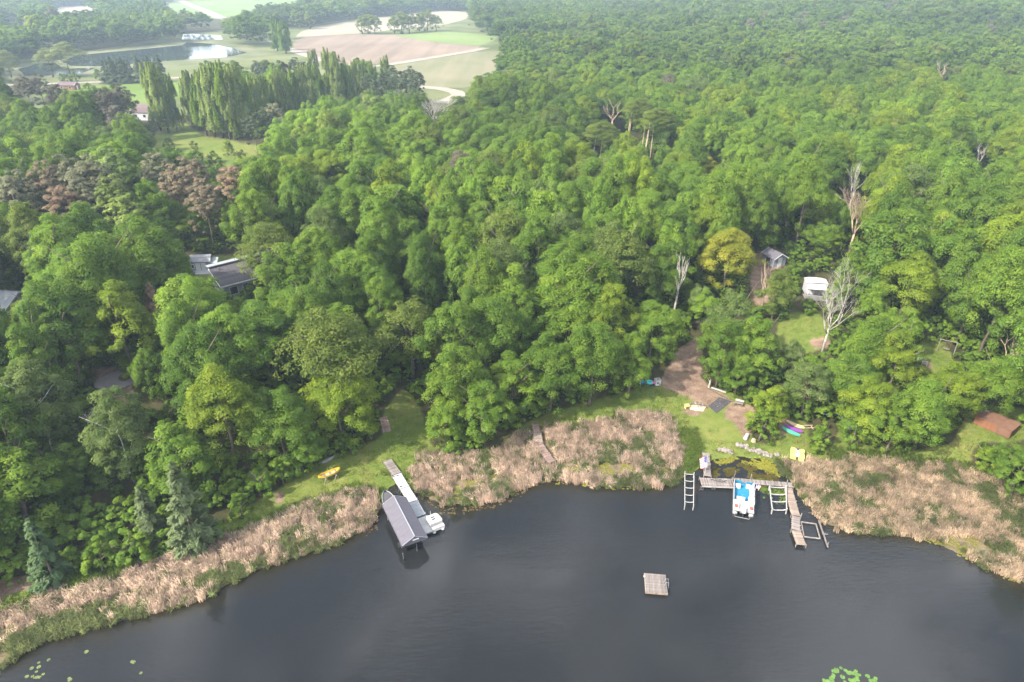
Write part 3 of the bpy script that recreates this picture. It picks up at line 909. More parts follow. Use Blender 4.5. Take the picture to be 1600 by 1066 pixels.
TONES = {
    "dark green": (0.080, 0.146, 0.020), "mid green": (0.100, 0.174, 0.022), "fresh green": (0.120, 0.198, 0.023),
    "yellow-green": (0.146, 0.210, 0.020), "olive green": (0.118, 0.164, 0.030), "grey-green": (0.108, 0.158, 0.042), "golden yellow": (0.225, 0.245, 0.028),
    "blue-green": (0.058, 0.100, 0.038), "spruce grey": (0.092, 0.126, 0.050), "brown": (0.150, 0.122, 0.074), "rusty brown": (0.190, 0.136, 0.082), "grey-brown": (0.120, 0.126, 0.066), "dark": (0.056, 0.078, 0.036), "dark purple-brown": (0.085, 0.080, 0.054),
    "poplar green": (0.165, 0.225, 0.060), "rust-tinged": (0.165, 0.175, 0.035), "willow": (0.140, 0.175, 0.066)}
occ = []      # occupied (x, y, r)

def tree(name, cat, kinds, i, loc, s, tone, label, group=None, rz=None, sz=None, jitter=True):
    k = kinds[i % len(kinds)]
    t = thing(name, label, cat, loc, R_.uniform(0, 6.28) if rz is None else rz, group)
    t.scale = (s, s, s if sz is None else sz)
    c = TONES[tone]
    f = R_.uniform(0.88, 1.12) if jitter else 1.0
    for nm in ("trunk", "crown"):
        o = link(bpy.data.objects.new(nm, k[nm]), t)
        o.color = (c[0] * f, c[1] * f, c[2] * f, 1)
    occ.append((loc[0], loc[1], k["R"] * s))
    return t

prot = []     # featured crowns that nearer wood must not hide: picture ellipse and ground distance
def protect(loc, h, rr, lo=0.45):
    x, y, d = project(loc[0], loc[1], loc[2] + h * (1 + lo) / 2)
    x2, y2, _ = project(loc[0], loc[1], loc[2] + h)
    prot.append((float(x), float(y), float(FPX * rr / d), float(abs(y - y2)), float(loc[1])))

def by_crown(px, py, hc):
    """ground point of a tree whose point hc above ground shows at this pixel"""
    x, y, z = ground(px, py, hc)
    return Vector((float(x), float(y), zat(float(x), float(y)) - 0.1))

# ------------------------------------------------------------------ masses: one object that spreads copies of a few meshes
def mass(name, label, cat, meshes, pos, pick, rot, scl, tint):
    """points + geometry nodes; the source meshes come in through objects that are not in the scene"""
    n = len(pos)
    me = bpy.data.meshes.new(name)
    me.vertices.add(n)
    me.vertices.foreach_set("co", np.asarray(pos, np.float32).ravel())
    for nm, ty, dat, key in (("pick", 'INT', np.asarray(pick, np.int32), "value"), ("rot", 'FLOAT_VECTOR', np.asarray(rot, np.float32), "vector"), ("scl", 'FLOAT_VECTOR', np.asarray(scl, np.float32), "vector")):
        a = me.attributes.new(nm, ty, 'POINT')
        a.data.foreach_set(key, dat.ravel())
    col_attr(me, "tint", np.asarray(tint, np.float32))
    me.update()
    ng = bpy.data.node_groups.new(name, 'GeometryNodeTree')
    ng.interface.new_socket("Geometry", in_out='INPUT', socket_type='NodeSocketGeometry')
    ng.interface.new_socket("Geometry", in_out='OUTPUT', socket_type='NodeSocketGeometry')
    N, L = ng.nodes, ng.links
    gi, go = N.new("NodeGroupInput"), N.new("NodeGroupOutput")
    iop = N.new("GeometryNodeInstanceOnPoints")
    g2i = N.new("GeometryNodeGeometryToInstance")
    for m in meshes:
        src = bpy.data.objects.new(name + "_source", m)
        oi = N.new("GeometryNodeObjectInfo")
        oi.inputs["Object"].default_value = src
        L.new(oi.outputs["Geometry"], g2i.inputs[0])
    def attr(nm, ty):
        a = N.new("GeometryNodeInputNamedAttribute"); a.data_type = ty
        a.inputs["Name"].default_value = nm
        return a.outputs["Attribute"]
    L.new(gi.outputs[0], iop.inputs["Points"])
    L.new(g2i.outputs[0], iop.inputs["Instance"])
    iop.inputs["Pick Instance"].default_value = True
    L.new(attr("pick", 'INT'), iop.inputs["Instance Index"])
    e2r = N.new("FunctionNodeEulerToRotation")
    L.new(attr("rot", 'FLOAT_VECTOR'), e2r.inputs[0])
    L.new(e2r.outputs[0], iop.inputs["Rotation"])
    L.new(attr("scl", 'FLOAT_VECTOR'), iop.inputs["Scale"])
    L.new(iop.outputs[0], go.inputs[0])
    o = link(bpy.data.objects.new(name, me))
    md = o.modifiers.new("spread", 'NODES'); md.node_group = ng
    return tag(o, label, cat, kind="stuff")

ORD = "first second third fourth fifth sixth seventh eighth ninth tenth eleventh twelfth thirteenth fourteenth fifteenth sixteenth seventeenth eighteenth".split()
# ------------------------------------------------------------------ trees set one by one
def feat(name, cat, kinds, i, px, py, h, tone, label, group=None, at='crown', hc=0.62, sq=1.0):
    """a tree of height h whose crown middle (at='crown') or foot (at='foot') shows at this pixel"""
    s = h / kinds[i % len(kinds)]["H"]
    loc = by_crown(px, py, h * hc) if at == 'crown' else by_crown(px, py, 0)
    if kinds in (PINE, POPLAR, SPRUCE) or tone in ("golden yellow", "rusty brown") or label.startswith(("bright tree", "round", "brightest", "yellow-green tree beside")):
        protect(loc, h, kinds[i % len(kinds)]["R"] * s * 0.8, 0.1 if kinds is POPLAR else 0.45)
    return tree(name, cat, kinds, i, loc, s * sq, tone, label, group, sz=s)

def bare(name, label, px, py, h, seed, mat, r0=0.16, cat="dead tree", **kw):
    loc = by_crown(px, py, 0)
    protect(loc, h, h * 0.25, 0.25)
    tr, br = bare_mb(seed, h, r0, **kw)
    t = thing(name, label, cat, loc)
    part("trunk", tr, mat, t, smooth=True)
    part("branches", br, mat, t, smooth=True)
    return t

bare("dead_tree", "bare white tree with forked pale trunk on the lawn below the white camper", 1283, 555, 14.0, 5, M_DEAD, 0.18, first=0.36, spread=0.36, depth=6, n_first=5, upr=0.66, lean=(0.05, 0.03))
bare("dead_tree", "tan leafless tree with fan of fine twigs above the canopy", 1325, 404, 13.5, 8, M_DEADTAN, 0.26, first=0.42, spread=0.34, depth=6, n_first=5, upr=0.72)
bare("dead_tree", "white stripped tree with upright bare forks beside the golden-yellow tree", 1050, 505, 15.0, 12, M_DEAD, 0.21, first=0.45, spread=0.16, depth=3, n_first=5, upr=0.86, lean=(0.05, 0))
bare("dead_tree", "round grey leafless crown near the bend of the gravel road", 683, 222, 15.5, 14, M_DEAD, 0.30, first=0.40, spread=0.42, depth=6, n_first=6, upr=0.6)
bare("dead_tree", "small white dead snag beside the white-stemmed birch", 160, 702, 7.5, 17, M_DEAD, 0.15, first=0.5, spread=0.35, depth=3, n_first=4, upr=0.7)
bare("dead_tree", "thin bare grey tree standing behind the tan leafless tree", 1322, 345, 14.0, 23, M_DEAD, 0.21, first=0.4, spread=0.3, depth=4, n_first=4, upr=0.75)
bare("dead_tree", "small pale snag far up the wooded hill", 1463, 146, 17.0, 21, M_DEADTAN, 0.33, first=0.35, spread=0.3, depth=3, n_first=4, upr=0.75)
bare("dead_tree", "leaning pale snag with stub branches in the wood above the garden chairs", 1517, 288, 12.5, 26, M_DEAD, 0.24, first=0.5, spread=0.4, depth=3, n_first=4, upr=0.7)
bare("dead_tree", "pinkish dead tree with bare straight trunk in the upper wood", 955, 215, 14.0, 29, M_DEADTAN, 0.36, first=0.45, spread=0.5, depth=4, n_first=5, upr=0.55)
bare("dead_tree", "bleached dry tree lying over among green crowns above the red-brown shed", 1550, 590, 9.0, 31, M_DEADTAN, 0.15, first=0.3, spread=0.3, depth=4, n_first=5, upr=0.6, lean=(0.5, 0.2))
bare("dead_tree", "grey twiggy bush half dead among the shrubs below the bare white tree", 1262, 640, 7.0, 33, M_DEADTAN, 0.14, first=0.25, spread=0.4, depth=4, n_first=6, upr=0.5)
bare("dead_tree", "scruffy leafless brown tree beside the grey shed", 1190, 480, 9.0, 37, M_DEADTAN, 0.15, first=0.25, spread=0.2, depth=4, n_first=4, upr=0.85)

def stems(label, px, py, h, n, seed):
    """a clump of tall bare stems under one high crown"""
    g = random.Random(seed)
    loc = by_crown(px, py, 0)
    protect(loc, h, 3.5, 0.2)
    t = thing("aspen_tree", label, "tree", loc)
    for k in range(n):
        x, y = g.uniform(-2.4, 2.4), g.uniform(-1.2, 1.2)
        lean = g.uniform(0.2, 1.6)
        mb = MB().tube([(x, y, -0.3), (x + lean * .3, y, h * 0.35), (x + lean, y + .3, h * 0.8)], [0.2, 0.17, 0.08], 7)
        part("trunk", mb, M_DEADTAN, t, smooth=True)
    k = BROAD[4]
    o = part("crown", k["crown"], None, t, loc=(1, 0, h - 7.6))
    o.scale = (0.95, 0.8, 0.62)
    o.color = (*TONES["olive green"], 1)
    occ.append((loc.x, loc.y, 5))
stems("clump of four tall slender pale trunks under one high crown in the mid wood", 1012, 262, 17, 4, 3)
stems("pair of slender leaning pale trunks under a high crown near the four-stemmed clump", 985, 235, 16, 2, 4)
stems("two leaning thin trunks below a rounded crown in the middle of the wood", 928, 270, 14, 2, 6)

def birch(label, px, py, h, seed):
    t = feat("birch_tree", "birch", BROAD, 6, px, py, h, "grey-green", label)
    next(c for c in t.children if c.name.startswith('trunk')).data = trunk_mb(seed, 15.0, 0.16, limbs=5, spread=3.4, bend=0.5).mesh("trunk", M_BIRCH, True)
    return t
birch("tall birch with broken white trunk showing, next to a small snag", 185, 672, 13.5, 1)
birch("birch with short white stem pieces, uppermost in the thicket beside the fire ring", 58, 632, 14, 2)

F = [  # pixel of the crown middle, height, kind, tone, label
    (1140, 402, 13.0, BROAD, 4, "golden yellow", "golden-yellow maple standing out from the green wood by the brown yard"),
    (1105, 268, 10.0, BROAD, 7, "golden yellow", "small yellow-leaved tree in the middle of the green hillside"),
    (1582, 355, 13.0, BROAD, 4, "rust-tinged", "tree with rust-tinged leaves on the hillside above the garden chairs"),
    (345, 640, 15.0, BROAD, 3, "yellow-green", "tall yellow-green tree above the yellow canoe lawn"),
    (530, 632, 11.5, BROAD, 4, "yellow-green", "bright sunlit maple next to the wooden steps"),
    (438, 655, 12.0, BROAD, 2, "mid green", "rounded green tree between two brighter trees behind the yellow canoe"),
    (478, 690, 7.5, BROAD, 7, "mid green", "low green tree at the lawn edge behind the yellow canoe"),
    (190, 505, 14.0, BROAD, 5, "yellow-green", "yellow-green tree beside the small rust-brown conifer"),
    (515, 560, 17.0, OAK, 0, "olive green", "tall olive oak standing above the bright maple by the steps"),
    (640, 520, 14.0, OAK, 1, "olive green", "spreading oak with bare limbs showing above the grass clearing"),
    (712, 600, 14.0, BROAD, 6, "fresh green", "tall sunlit tree between the grass slope and the reed bed"),
    (755, 640, 10.0, BROAD, 5, "mid green", "green tree at the reed edge, lakeward of the tall sunlit tree"),
    (695, 655, 8.0, BROAD, 7, "fresh green", "low leafy tree at the reed edge beside the grass slope"),
    (800, 600, 11.0, BROAD, 5, "fresh green", "slim tree with bare lower trunk at the edge of the mown grass"),
    (860, 575, 12.5, BROAD, 2, "mid green", "broad green tree overhanging the mown grass by the reeds"),
    (925, 560, 13.5, BROAD, 1, "mid green", "large green tree over the mown grass near the blue lounge chair"),
    (985, 565, 11.0, BROAD, 6, "fresh green", "upright green tree just above the blue lounge chair"),
    (1022, 515, 11.0, BROAD, 4, "fresh green", "layered green maple hanging over the brown dirt track"),
    (1130, 545, 11.5, BROAD, 6, "mid green", "tall bushy tree beside the brown dirt track"),
    (1180, 540, 11.0, BROAD, 5, "fresh green", "bushy tree next to the camper lawn, touching the dirt track thicket"),
    (1155, 580, 7.0, BROAD, 7, "mid green", "low bushy tree behind the white bench on the beach"),
    (1205, 630, 7.5, BROAD, 7, "yellow-green", "yellow-green bushy tree behind the row of pale rocks"),
    (1192, 660, 5.0, BUSH, 2, "fresh green", "round bush beside the white drum by the rocks"),
    (1285, 682, 4.2, BUSH, 2, "fresh green", "small lone bush on the grass beside the pulled-up kayaks"),
    (1265, 600, 9.0, OAK, 1, "grey-green", "dull grey-green tree below the bare white tree"),
    (1240, 555, 6.5, BROAD, 7, "grey-green", "small grey-green tree at the edge of the camper lawn"),
    (1330, 590, 10.0, BROAD, 2, "mid green", "green tree beside the foot of the bare white tree"),
    (1365, 545, 12.0, BROAD, 0, "fresh green", "rounded bright tree between the camper lawn and the garden chairs"),
    (1398, 562, 11.0, BROAD, 5, "yellow-green", "yellow-green tree just beside the garden chairs"),
    (1360, 635, 10.0, BROAD, 5, "yellow-green", "yellow-green tree above the grey canoe"),
    (1400, 655, 9.5, BROAD, 6, "fresh green", "leafy green tree on the lawn edge near the grey canoe"),
    (1450, 640, 10.5, BROAD, 0, "fresh green", "wide green tree on the lawn beside the red-brown shed"),
    (1490, 610, 9.5, BROAD, 2, "yellow-green", "yellow-green tree just behind the red-brown shed's corner"),
    (1550, 600, 9.5, BROAD, 0, "fresh green", "green tree directly behind the red-brown shed"),
    (1340, 660, 6.0, BROAD, 7, "mid green", "low tree hiding the end of the grey canoe"),
    (1575, 715, 5.5, BROAD, 7, "mid green", "dense round bush in front of the red-brown shed"),
    (1598, 735, 6.5, BROAD, 5, "mid green", "large dark bush at the shore beyond the reeds, below the shed"),
    (1540, 712, 2.8, BUSH, 1, "yellow-green", "low yellow-green bush on the grass before the red-brown shed"),
    (424, 398, 14.0, OAK, 0, "olive green", "large pale oak overhanging the grey-roofed house"),
    (310, 490, 15.5, BROAD, 2, "fresh green", "big rounded tree hiding the front of the grey-roofed house"),
    (240, 330, 15.0, BROAD, 6, "mid green", "tall green tree in front of the browning pines"),
    (515, 272, 14.0, BROAD, 4, "yellow-green", "bright tree with pale forked limbs above the middle wood"),
    (1420, 445, 13.0, BROAD, 4, "yellow-green", "brightest lime-green tree on the hillside behind the garden chairs"),
    (355, 228, 5.0, BUSH, 2, "yellow-green", "round yellow-green bush in the meadow by the poplars"),
    (305, 240, 5.0, BUSH, 0, "fresh green", "round bush at the edge of the meadow clearing"),
    (1215, 455, 9.0, BROAD, 5, "olive green", "thin tree with slender pale trunk beside the white camper"),
]
F += [
    (405, 752, 3.6, BUSH, 0, "mid green", "low bush at the lawn edge between the yellow canoe and the large grey-green spruce"),
    (438, 738, 3.2, BUSH, 2, "mid green", "leafy bush at the lawn edge, just uphill of the yellow canoe's lower end"),
    (470, 716, 3.4, BUSH, 0, "fresh green", "leafy bush behind the grey-white board on the lawn"),
    (545, 690, 3.4, BUSH, 2, "mid green", "low bush under the bright maple beside the lawn"),
    (578, 668, 3.0, BUSH, 1, "mid green", "small bush close beside the wooden steps"),
    (372, 786, 3.4, BUSH, 2, "mid green", "low bush next to the large grey-green spruce on its lawn side"),
    (330, 822, 3.0, BUSH, 0, "fresh green", "low bush at the foot of the large grey-green spruce"),
    (150, 868, 4.2, BUSH, 2, "fresh green", "bright bush at the shore between the bluish spruce and the small grey-green one"),
    (195, 858, 3.6, BUSH, 0, "mid green", "green bush on the shore close to the small grey-green spruce"),
    (108, 868, 3.2, BUSH, 2, "mid green", "green bush beside the dark bluish spruce at the bare bank"),
]
F += [
    (262, 222, 4.5, BUSH, 2, "fresh green", "round bush in the meadow below the poplar trio"),
    (276, 236, 3.6, BUSH, 0, "mid green", "small bush beside the path across the meadow"),
    (332, 244, 3.4, BUSH, 1, "mid green", "low shrub at the meadow's near edge, beside the yellow-green bush"),
    (372, 240, 3.8, BUSH, 0, "olive green", "low olive shrub between the yellow-green bush and the poplar row"),
    (345, 256, 3.6, BUSH, 2, "mid green", "green shrub at the meadow's near corner above the rust-brown pine"),
    (300, 226, 2.6, BUSH, 1, "olive green", "lone low shrub in the open middle of the meadow"),
    (415, 236, 4.0, BUSH, 2, "fresh green", "bush at the narrow far tip of the meadow"),
    (1219, 425, 3.6, BUSH, 0, "olive green", "olive bush half hiding the small grey shed"),
    (1262, 476, 2.6, BUSH, 1, "mid green", "small bush before the camper's railed deck"),
    (1306, 458, 6.0, BROAD, 7, "fresh green", "small green tree overlapping the camper's end wall"),
]
for (px, py, h, kinds, i, tone, label) in F:
    nm = "bush" if kinds is BUSH else ("oak_tree" if kinds is OAK else "broadleaf_tree")
    feat(nm, "bush" if kinds is BUSH else "tree", kinds, i, px, py, h, tone, label)

feat("spruce_tree", "spruce", SPRUCE, 0, 283, 775, 12.5, "spruce grey", "large grey-green spruce at the lawn edge, tallest conifer on the shore", sq=1.1)
feat("spruce_tree", "spruce", SPRUCE, 1, 60, 850, 9.5, "blue-green", "dark bluish spruce above the bare bank at the shore")
feat("spruce_tree", "spruce", SPRUCE, 2, 225, 790, 7.5, "spruce grey", "small grey-green spruce close beside the large one on the shore")
feat("spruce_tree", "spruce", SPRUCE, 2, 241, 480, 11.0, "rusty brown", "small rust-brown dead conifer among green trees")

# pines: tall, bare below, many of them browning
PG = "browning pines in the wood behind the grey-roofed house"
for k, (px, py, h, tone, lab) in enumerate([
    (75, 285, 17, "brown", "reddish brown pine, first of the browning stand at its far end from the house"),
    (105, 275, 18, "grey-brown", "browning pine with round top near the far end of the stand"),
    (128, 290, 18, "grey-brown", "grey-brown pine in the thick of the browning stand"),
    (150, 280, 19, "grey-brown", "tall grey-brown pine in the thick of the browning stand"),
    (175, 268, 19, "grey-green", "greener pine rising above the browning stand"),
    (100, 315, 15, "rusty brown", "rusty pine low in front of the browning stand"),
    (180, 310, 17, "olive green", "olive drooping pine in front of the browning stand"),
    (200, 335, 16, "olive green", "olive drooping pine, lowest of the browning stand"),
    (245, 262, 18, "grey-brown", "brown-tipped pine between the stand and the meadow"),
    (272, 290, 17, "brown", "brown pine above the grey-roofed house's yard"),
    (298, 275, 17, "brown", "slim brown pine near the meadow path"),
    (368, 285, 17, "rusty brown", "rust-brown pine standing alone above the grey-roofed house"),
    (318, 312, 16, "brown", "thin-crowned brown pine with long leaning bare trunk by the white shed"),
    (25, 300, 17, "grey-brown", "grey-brown pine farthest from the house, half hidden by green crowns"),
]):
    feat("pine_tree", "pine", PINE, k, px, py, h, tone, lab, PG, hc=0.75)
for k, (px, py, h, tone, lab) in enumerate([
    (42, 142, 20, "dark purple-brown", "dark ragged pine by the gravel road, nearest the marsh"), (62, 140, 19, "dark purple-brown", "dark ragged pine beside the road, second of the pair"),
    (85, 150, 18, "dark purple-brown", "dark wide pine near the small brown outbuilding"),
    (165, 165, 19, "dark purple-brown", "dark pine in front of the mown field"), (188, 158, 20, "dark purple-brown", "tall dark pine beside the purple-roofed house"), (180, 185, 17, "dark purple-brown", "dark drooping pine below the purple-roofed house")]):
    feat("pine_tree", "pine", PINE, k, px, py, h, tone, lab, "dark pines near the purple-roofed house", hc=0.72)
DPG = "dark pines at the end of the poplar row"
for k, (px, py, h) in enumerate([(600, 128, 16), (612, 120, 17), (626, 124, 16), (640, 122, 17), (652, 128, 16), (634, 134, 14), (616, 136, 14), (590, 138, 14), (648, 138, 13), (575, 132, 15), (460, 105, 16), (472, 108, 15), (412, 112, 14), (400, 108, 14), (430, 180, 16), (415, 190, 15), (395, 195, 15)]):
    feat("pine_tree", "pine", PINE, k, px, py, h, "dark" if k != 14 else "grey-brown", ("{} dark pine of the clump by the gravel bend, counted from the poplars".format(ORD[k]) if k < 10 else "{} dark pine standing in front of the poplar row, counted from its far end".format(ORD[k - 10])), DPG, hc=0.72)

# poplars
POG = "columnar poplars in the row by the meadow"
pops = [(252, 204, 27), (264, 208, 28), (277, 204, 23), (302, 196, 25), (313, 204, 28), (324, 212, 30), (336, 214, 31), (348, 216, 33), (360, 218, 35), (371, 218, 31), (383, 216, 32), (395, 212, 28), (406, 206, 26), (330, 196, 27), (353, 200, 30), (376, 200, 29), (416, 200, 25), (426, 196, 24), (438, 192, 25), (450, 190, 26), (463, 186, 26), (477, 184, 27), (489, 178, 26), (500, 170, 24),
        (522, 168, 33), (532, 170, 31), (543, 168, 28), (555, 162, 25), (567, 157, 23), (585, 150, 22), (604, 148, 24), (494, 142, 26)]
def rank(seq, k, key):
    return ORD[sorted(range(len(seq)), key=lambda q: key(seq[q])).index(k)]
for k, (px, py, h) in enumerate(pops):
    band = 0 if k < 3 else 1 if k < 16 else 2 if k < 24 else 3
    lo_, hi_ = ((0, 3), (3, 16), (16, 24), (24, len(pops)))[band]
    nth = ORD[sorted(range(lo_, hi_), key=lambda q: pops[q][0]).index(k)]
    lab = ("{} tall poplar of the trio beside the purple-roofed house, counted from the house", "{} tall poplar of the dense row behind the meadow, counted from the house end", "{} shorter poplar of the mixed row past the meadow, counted from the house end", "{} poplar of the farthest row by the ploughed field, counted from the house end")[band].format(nth)
    _unused = ("tall columnar poplar in the pair beside the purple-roofed house" if k < 3 else "columnar poplar in the dense row along the meadow" if k < 16 else "shorter columnar poplar in the dark mixed row beyond the meadow" if k < 24 else "columnar poplar at the far end of the row by the ploughed field")
    feat("poplar_tree", "poplar", POPLAR, k, px, py, h * (0.9 if k < 3 else 0.78 if k < 24 else 0.76), ("poplar green", "poplar green", "fresh green")[k % 3], lab, POG if k > 2 else "poplar pair beside the purple-roofed house", at='foot')
for (px, py, h, lab) in [(447, 84, 22, "upright poplar by the road junction, nearer of the two"), (434, 80, 22, "upright poplar by the road junction, farther of the two")]:
    feat("poplar_tree", "poplar", POPLAR, 1, px, py, h, "mid green", lab, at='foot', sq=1.4)

# lone trees and rows in the far fields
for (px, py, h, lab) in [(83, 121, 15, "pale round willow beside the pond, leaning one of the pair"), (112, 121, 18, "pale round willow beside the pond, taller of the pair"), (18, 122, 14, "slim pale willow at the pond's marshy end"), (4, 128, 13, "small willow next to the gravel road at the marsh")]:
    feat("willow_tree", "willow", OAK, 0, px, py, h, "willow", lab, at='foot', sq=1.35)
for k in range(15):
    px = 168 + k * 5.6 + (8 if k > 7 else 0)
    feat("spruce_tree", "spruce", SPRUCE, k, px, 131 - k * 0.15, 12 + (k % 3), "dark", f"{ORD[k]} dark spruce of the windbreak row by the mown field, counted from the willows", "windbreak spruces", at='foot', sq=1.2)
for k, (px, py, h) in enumerate([(566, 53, 15), (576, 53, 17), (586, 53, 16), (616, 53, 15), (628, 53, 19), (640, 52, 17), (656, 50, 16), (668, 49, 20), (682, 49, 14), (420, 46, 15), (436, 45, 16), (468, 46, 17), (484, 46, 16)]):
    feat("broadleaf_tree", "tree", BROAD, (5, 7, 2)[k % 3], px, py, h, "olive green", f"{ORD[k]} round tree of the clump on the pale slope, counted from the road junction" if k < 9 else f"{ORD[k - 9]} round field tree beyond the road junction, counted from the pond", "field trees on the far slope", at='foot', sq=1.2)
for k, (px, py, h) in enumerate([(102, 128, 5), (118, 128, 5), (155, 125, 6), (210, 92, 4)]):
    feat("bush", "bush", BUSH, k, px, py, h, "dark green", ("small dark bush by the far gravel road, closest to the pond", "small dark bush beside the brown outbuilding", "small dark bush at the start of the windbreak spruces", "lone small bush on the pond bank")[k], "bushes beside the far road", at='foot')

# ------------------------------------------------------------------ the wood
GRID_FAR = 560.0
def candidates():
    out = []
    y = 46.0
    row = 0
    while y < 1750:
        step = 7.2 if y < 150 else 8.4 if y < 300 else 10.4 if y < GRID_FAR else 13.0
        half = y * 0.86 + 45
        xs = np.arange(-half, half, step) + (row % 2) * step * 0.5
        n = len(xs)
        out.append(np.stack([xs + rng.uniform(-.36, .36, n) * step, y + rng.uniform(-.36, .36, n) * step, np.full(n, step)], 1))
        y += step * 0.87
        row += 1
    return np.concatenate(out)
C = candidates()
C = C[C[:, 1] - shore_y(C[:, 0]) > 9]
nC = len(C)
big = rng.random(nC)
def vnoise(x, y, s, seed=0):
    """smooth value noise for patchiness"""
    g = np.random.default_rng(seed)
    tab = g.random((64, 64))
    u, v = x / s, y / s
    i, j = np.floor(u).astype(int), np.floor(v).astype(int)
    fu, fv = sst(u - i), sst(v - j)
    i, j, i1, j1 = i % 64, j % 64, (i + 1) % 64, (j + 1) % 64
    return (tab[j, i] * (1 - fu) + tab[j, i1] * fu) * (1 - fv) + (tab[j1, i] * (1 - fu) + tab[j1, i1] * fu) * fv
patchy = vnoise(C[:, 0], C[:, 1], 34.0, 71)
big = np.clip(0.62 * big + 0.65 * patchy - 0.12 + (rng.random(nC) < 0.10) * 0.35, 0, 1.25)
near_shore = np.exp(-np.maximum(C[:, 1] - shore_y(C[:, 0]) - 14, 0) / 25.0)
hgt = (12.0 + 6.8 * big) * (1 - 0.22 * near_shore)
hgt = np.where(C[:, 2] > 11, hgt * 1.15, hgt)
kidx = rng.integers(0, len(BROAD), nC)
Rk = np.array([k["R"] for k in BROAD]); Hk = np.array([k["H"] for k in BROAD])
sc_ = hgt / Hk[kidx]
rk = Rk[kidx] * sc_
grow = np.clip(C[:, 2] * 0.57 / rk, 0.75, 1.5) * rng.uniform(0.76, 1.26, nC)
rk = rk * grow
zg = height(C[:, 0], C[:, 1])

def cover(cx, cy_, cz, hh, rr, lo=0.15):
    """share of 14 points over the crown's outline that fall on open ground in the picture"""
    hits = np.zeros(len(cx))
    tot = 0
    for fz, fr in ((lo, 0.6), (0.4, 0.95), (0.62, 1.0), (0.85, 0.7), (1.0, 0.0)):
        for sx in ((-1, 0, 1) if fr else (0,)):
            a, b, _ = project(cx + sx * rr * fr, cy_, cz + hh * fz)
            hits += look(OPEN, a, b)
            tot += 1
    return hits / tot
cv = cover(C[:, 0], C[:, 1], zg, hgt, rk)
bqx, bqy, bdep = project(C[:, 0], C[:, 1], zg)
lim = np.where(C[:, 1] < 140, 0.0, 0.10)
ok = (cv <= lim) & ~look(OPEN, bqx, bqy)
# try again, smaller, where the crown was only a little too big
hgt2 = np.where(ok, hgt, hgt * 0.6); rk2 = np.where(ok, rk, rk * 0.6)
cv2 = cover(C[:, 0], C[:, 1], zg, hgt2, rk2)
ok2 = (~ok) & (cv2 <= lim) & ~look(OPEN, bqx, bqy) & (C[:, 1] < 260)
hgt, rk = np.where(ok2, hgt2, hgt), np.where(ok2, rk2, rk)
small = ok2
ok = ok | ok2
for hx, hy, hh_, hr_ in ((243, 186, 7.0, 9.0), (2, 488, 5.0, 5.0), (1208, 412, 3.2, 2.0), (360, 440, 5.0, 6.0)):
    hp = G(hx, hy)
    protect((hp.x, hp.y + 2, hp.z), hh_, hr_, 0.1)
# leave the featured crowns in sight
PR = np.array(prot)
def hides(ids, hh, rr):
    x, y, d = project(C[ids, 0], C[ids, 1], zg[ids] + hh * 0.6)
    x1, y1, _ = project(C[ids, 0], C[ids, 1], zg[ids] + hh)
    rx, ry = FPX * rr / d, np.abs(y - y1)
    out = np.zeros(len(ids), bool)
    for (fx, fy, frx, fry, fd) in PR:
        e = ((x - fx) / (rx * 0.85 + frx * 0.7)) ** 2 + ((y - fy) / (ry * 0.9 + fry * 0.75)) ** 2
        out |= (e < 1) & (C[ids, 1] < fd + 1)
    return out
ids = np.where(ok)[0]
hd = ids[hides(ids, hgt[ids], rk[ids])]
hgt[hd] *= 0.55; rk[hd] *= 0.62; small[hd] = True
still = hd[hides(hd, hgt[hd], rk[hd])]
ok[still] = False
# keep clear of the trees already set
O = np.array(occ)
for i in np.where(ok)[0]:
    d = np.hypot(O[:, 0] - C[i, 0], O[:, 1] - C[i, 1])
    if np.any(d < 0.62 * (O[:, 2] + rk[i])):
        ok[i] = False
sel = np.where(ok)[0]

tx, ty, tdep = project(C[:, 0], C[:, 1], zg + hgt * 0.7)
def pick_tone(i):
    q = vnoise(C[i:i + 1, 0], C[i:i + 1, 1], 46.0, 72)[0]
    """tone by where the tree stands: the sunnier east shore painted fresher and yellower, the dimmer west deeper green, some dull oaks in the middle"""
    e = np.clip((C[i, 0] + 20) / 90, 0, 1) * np.clip(1.25 - C[i, 1] / 420, 0, 1)  # share of sunlit tone put into the leaf colour, rising towards the east shore
    far_w = 0.5 if C[i, 1] > 400 and C[i, 0] < 40 else 0.0
    w = np.array([far_w + 0.20 * (1 - e) + .02, 0.34, 0.28 + 0.16 * e, 0.04 + 0.22 * e, 0.02 + 0.30 * max(0, q - 0.45), 0.06 * (1 - e) + 0.30 * max(0, 0.42 - q)])
    w /= w.sum()
    return ["dark green", "mid green", "fresh green", "yellow-green", "olive green", "grey-green"][int(np.searchsorted(np.cumsum(w), R_.random()))]

LANDMARKS = [("the yellow canoe lawn", 515, 745), ("the wooden steps", 603, 660), ("the fire ring", 190, 595), ("the grey-roofed house", 360, 430), ("the white garden shed", 313, 415), ("the rust-brown conifer", 241, 500),
             ("the half-hidden blue-grey house", 5, 470), ("the browning pines", 150, 320), ("the bare bank at the shore", 40, 905), ("the large grey-green spruce", 283, 800), ("the grass slope", 640, 640),
             ("the reed-edge boardwalk", 840, 670), ("the blue lounge chair", 1003, 595), ("the dirt track", 1075, 560), ("the golden-yellow maple", 1140, 440), ("the grey shed", 1207, 405), ("the white camper", 1277, 455),
             ("the garden chairs", 1440, 567), ("the red-brown shed", 1555, 655), ("the pulled-up kayaks", 1245, 670), ("the tan leafless tree", 1326, 378), ("the hidden brown roof", 610, 335), ("the white forked snag", 1053, 480), ("the meadow clearing", 340, 230), ("the four-stemmed aspen clump", 1012, 262), ("the pale-limbed bright tree", 515, 330)]
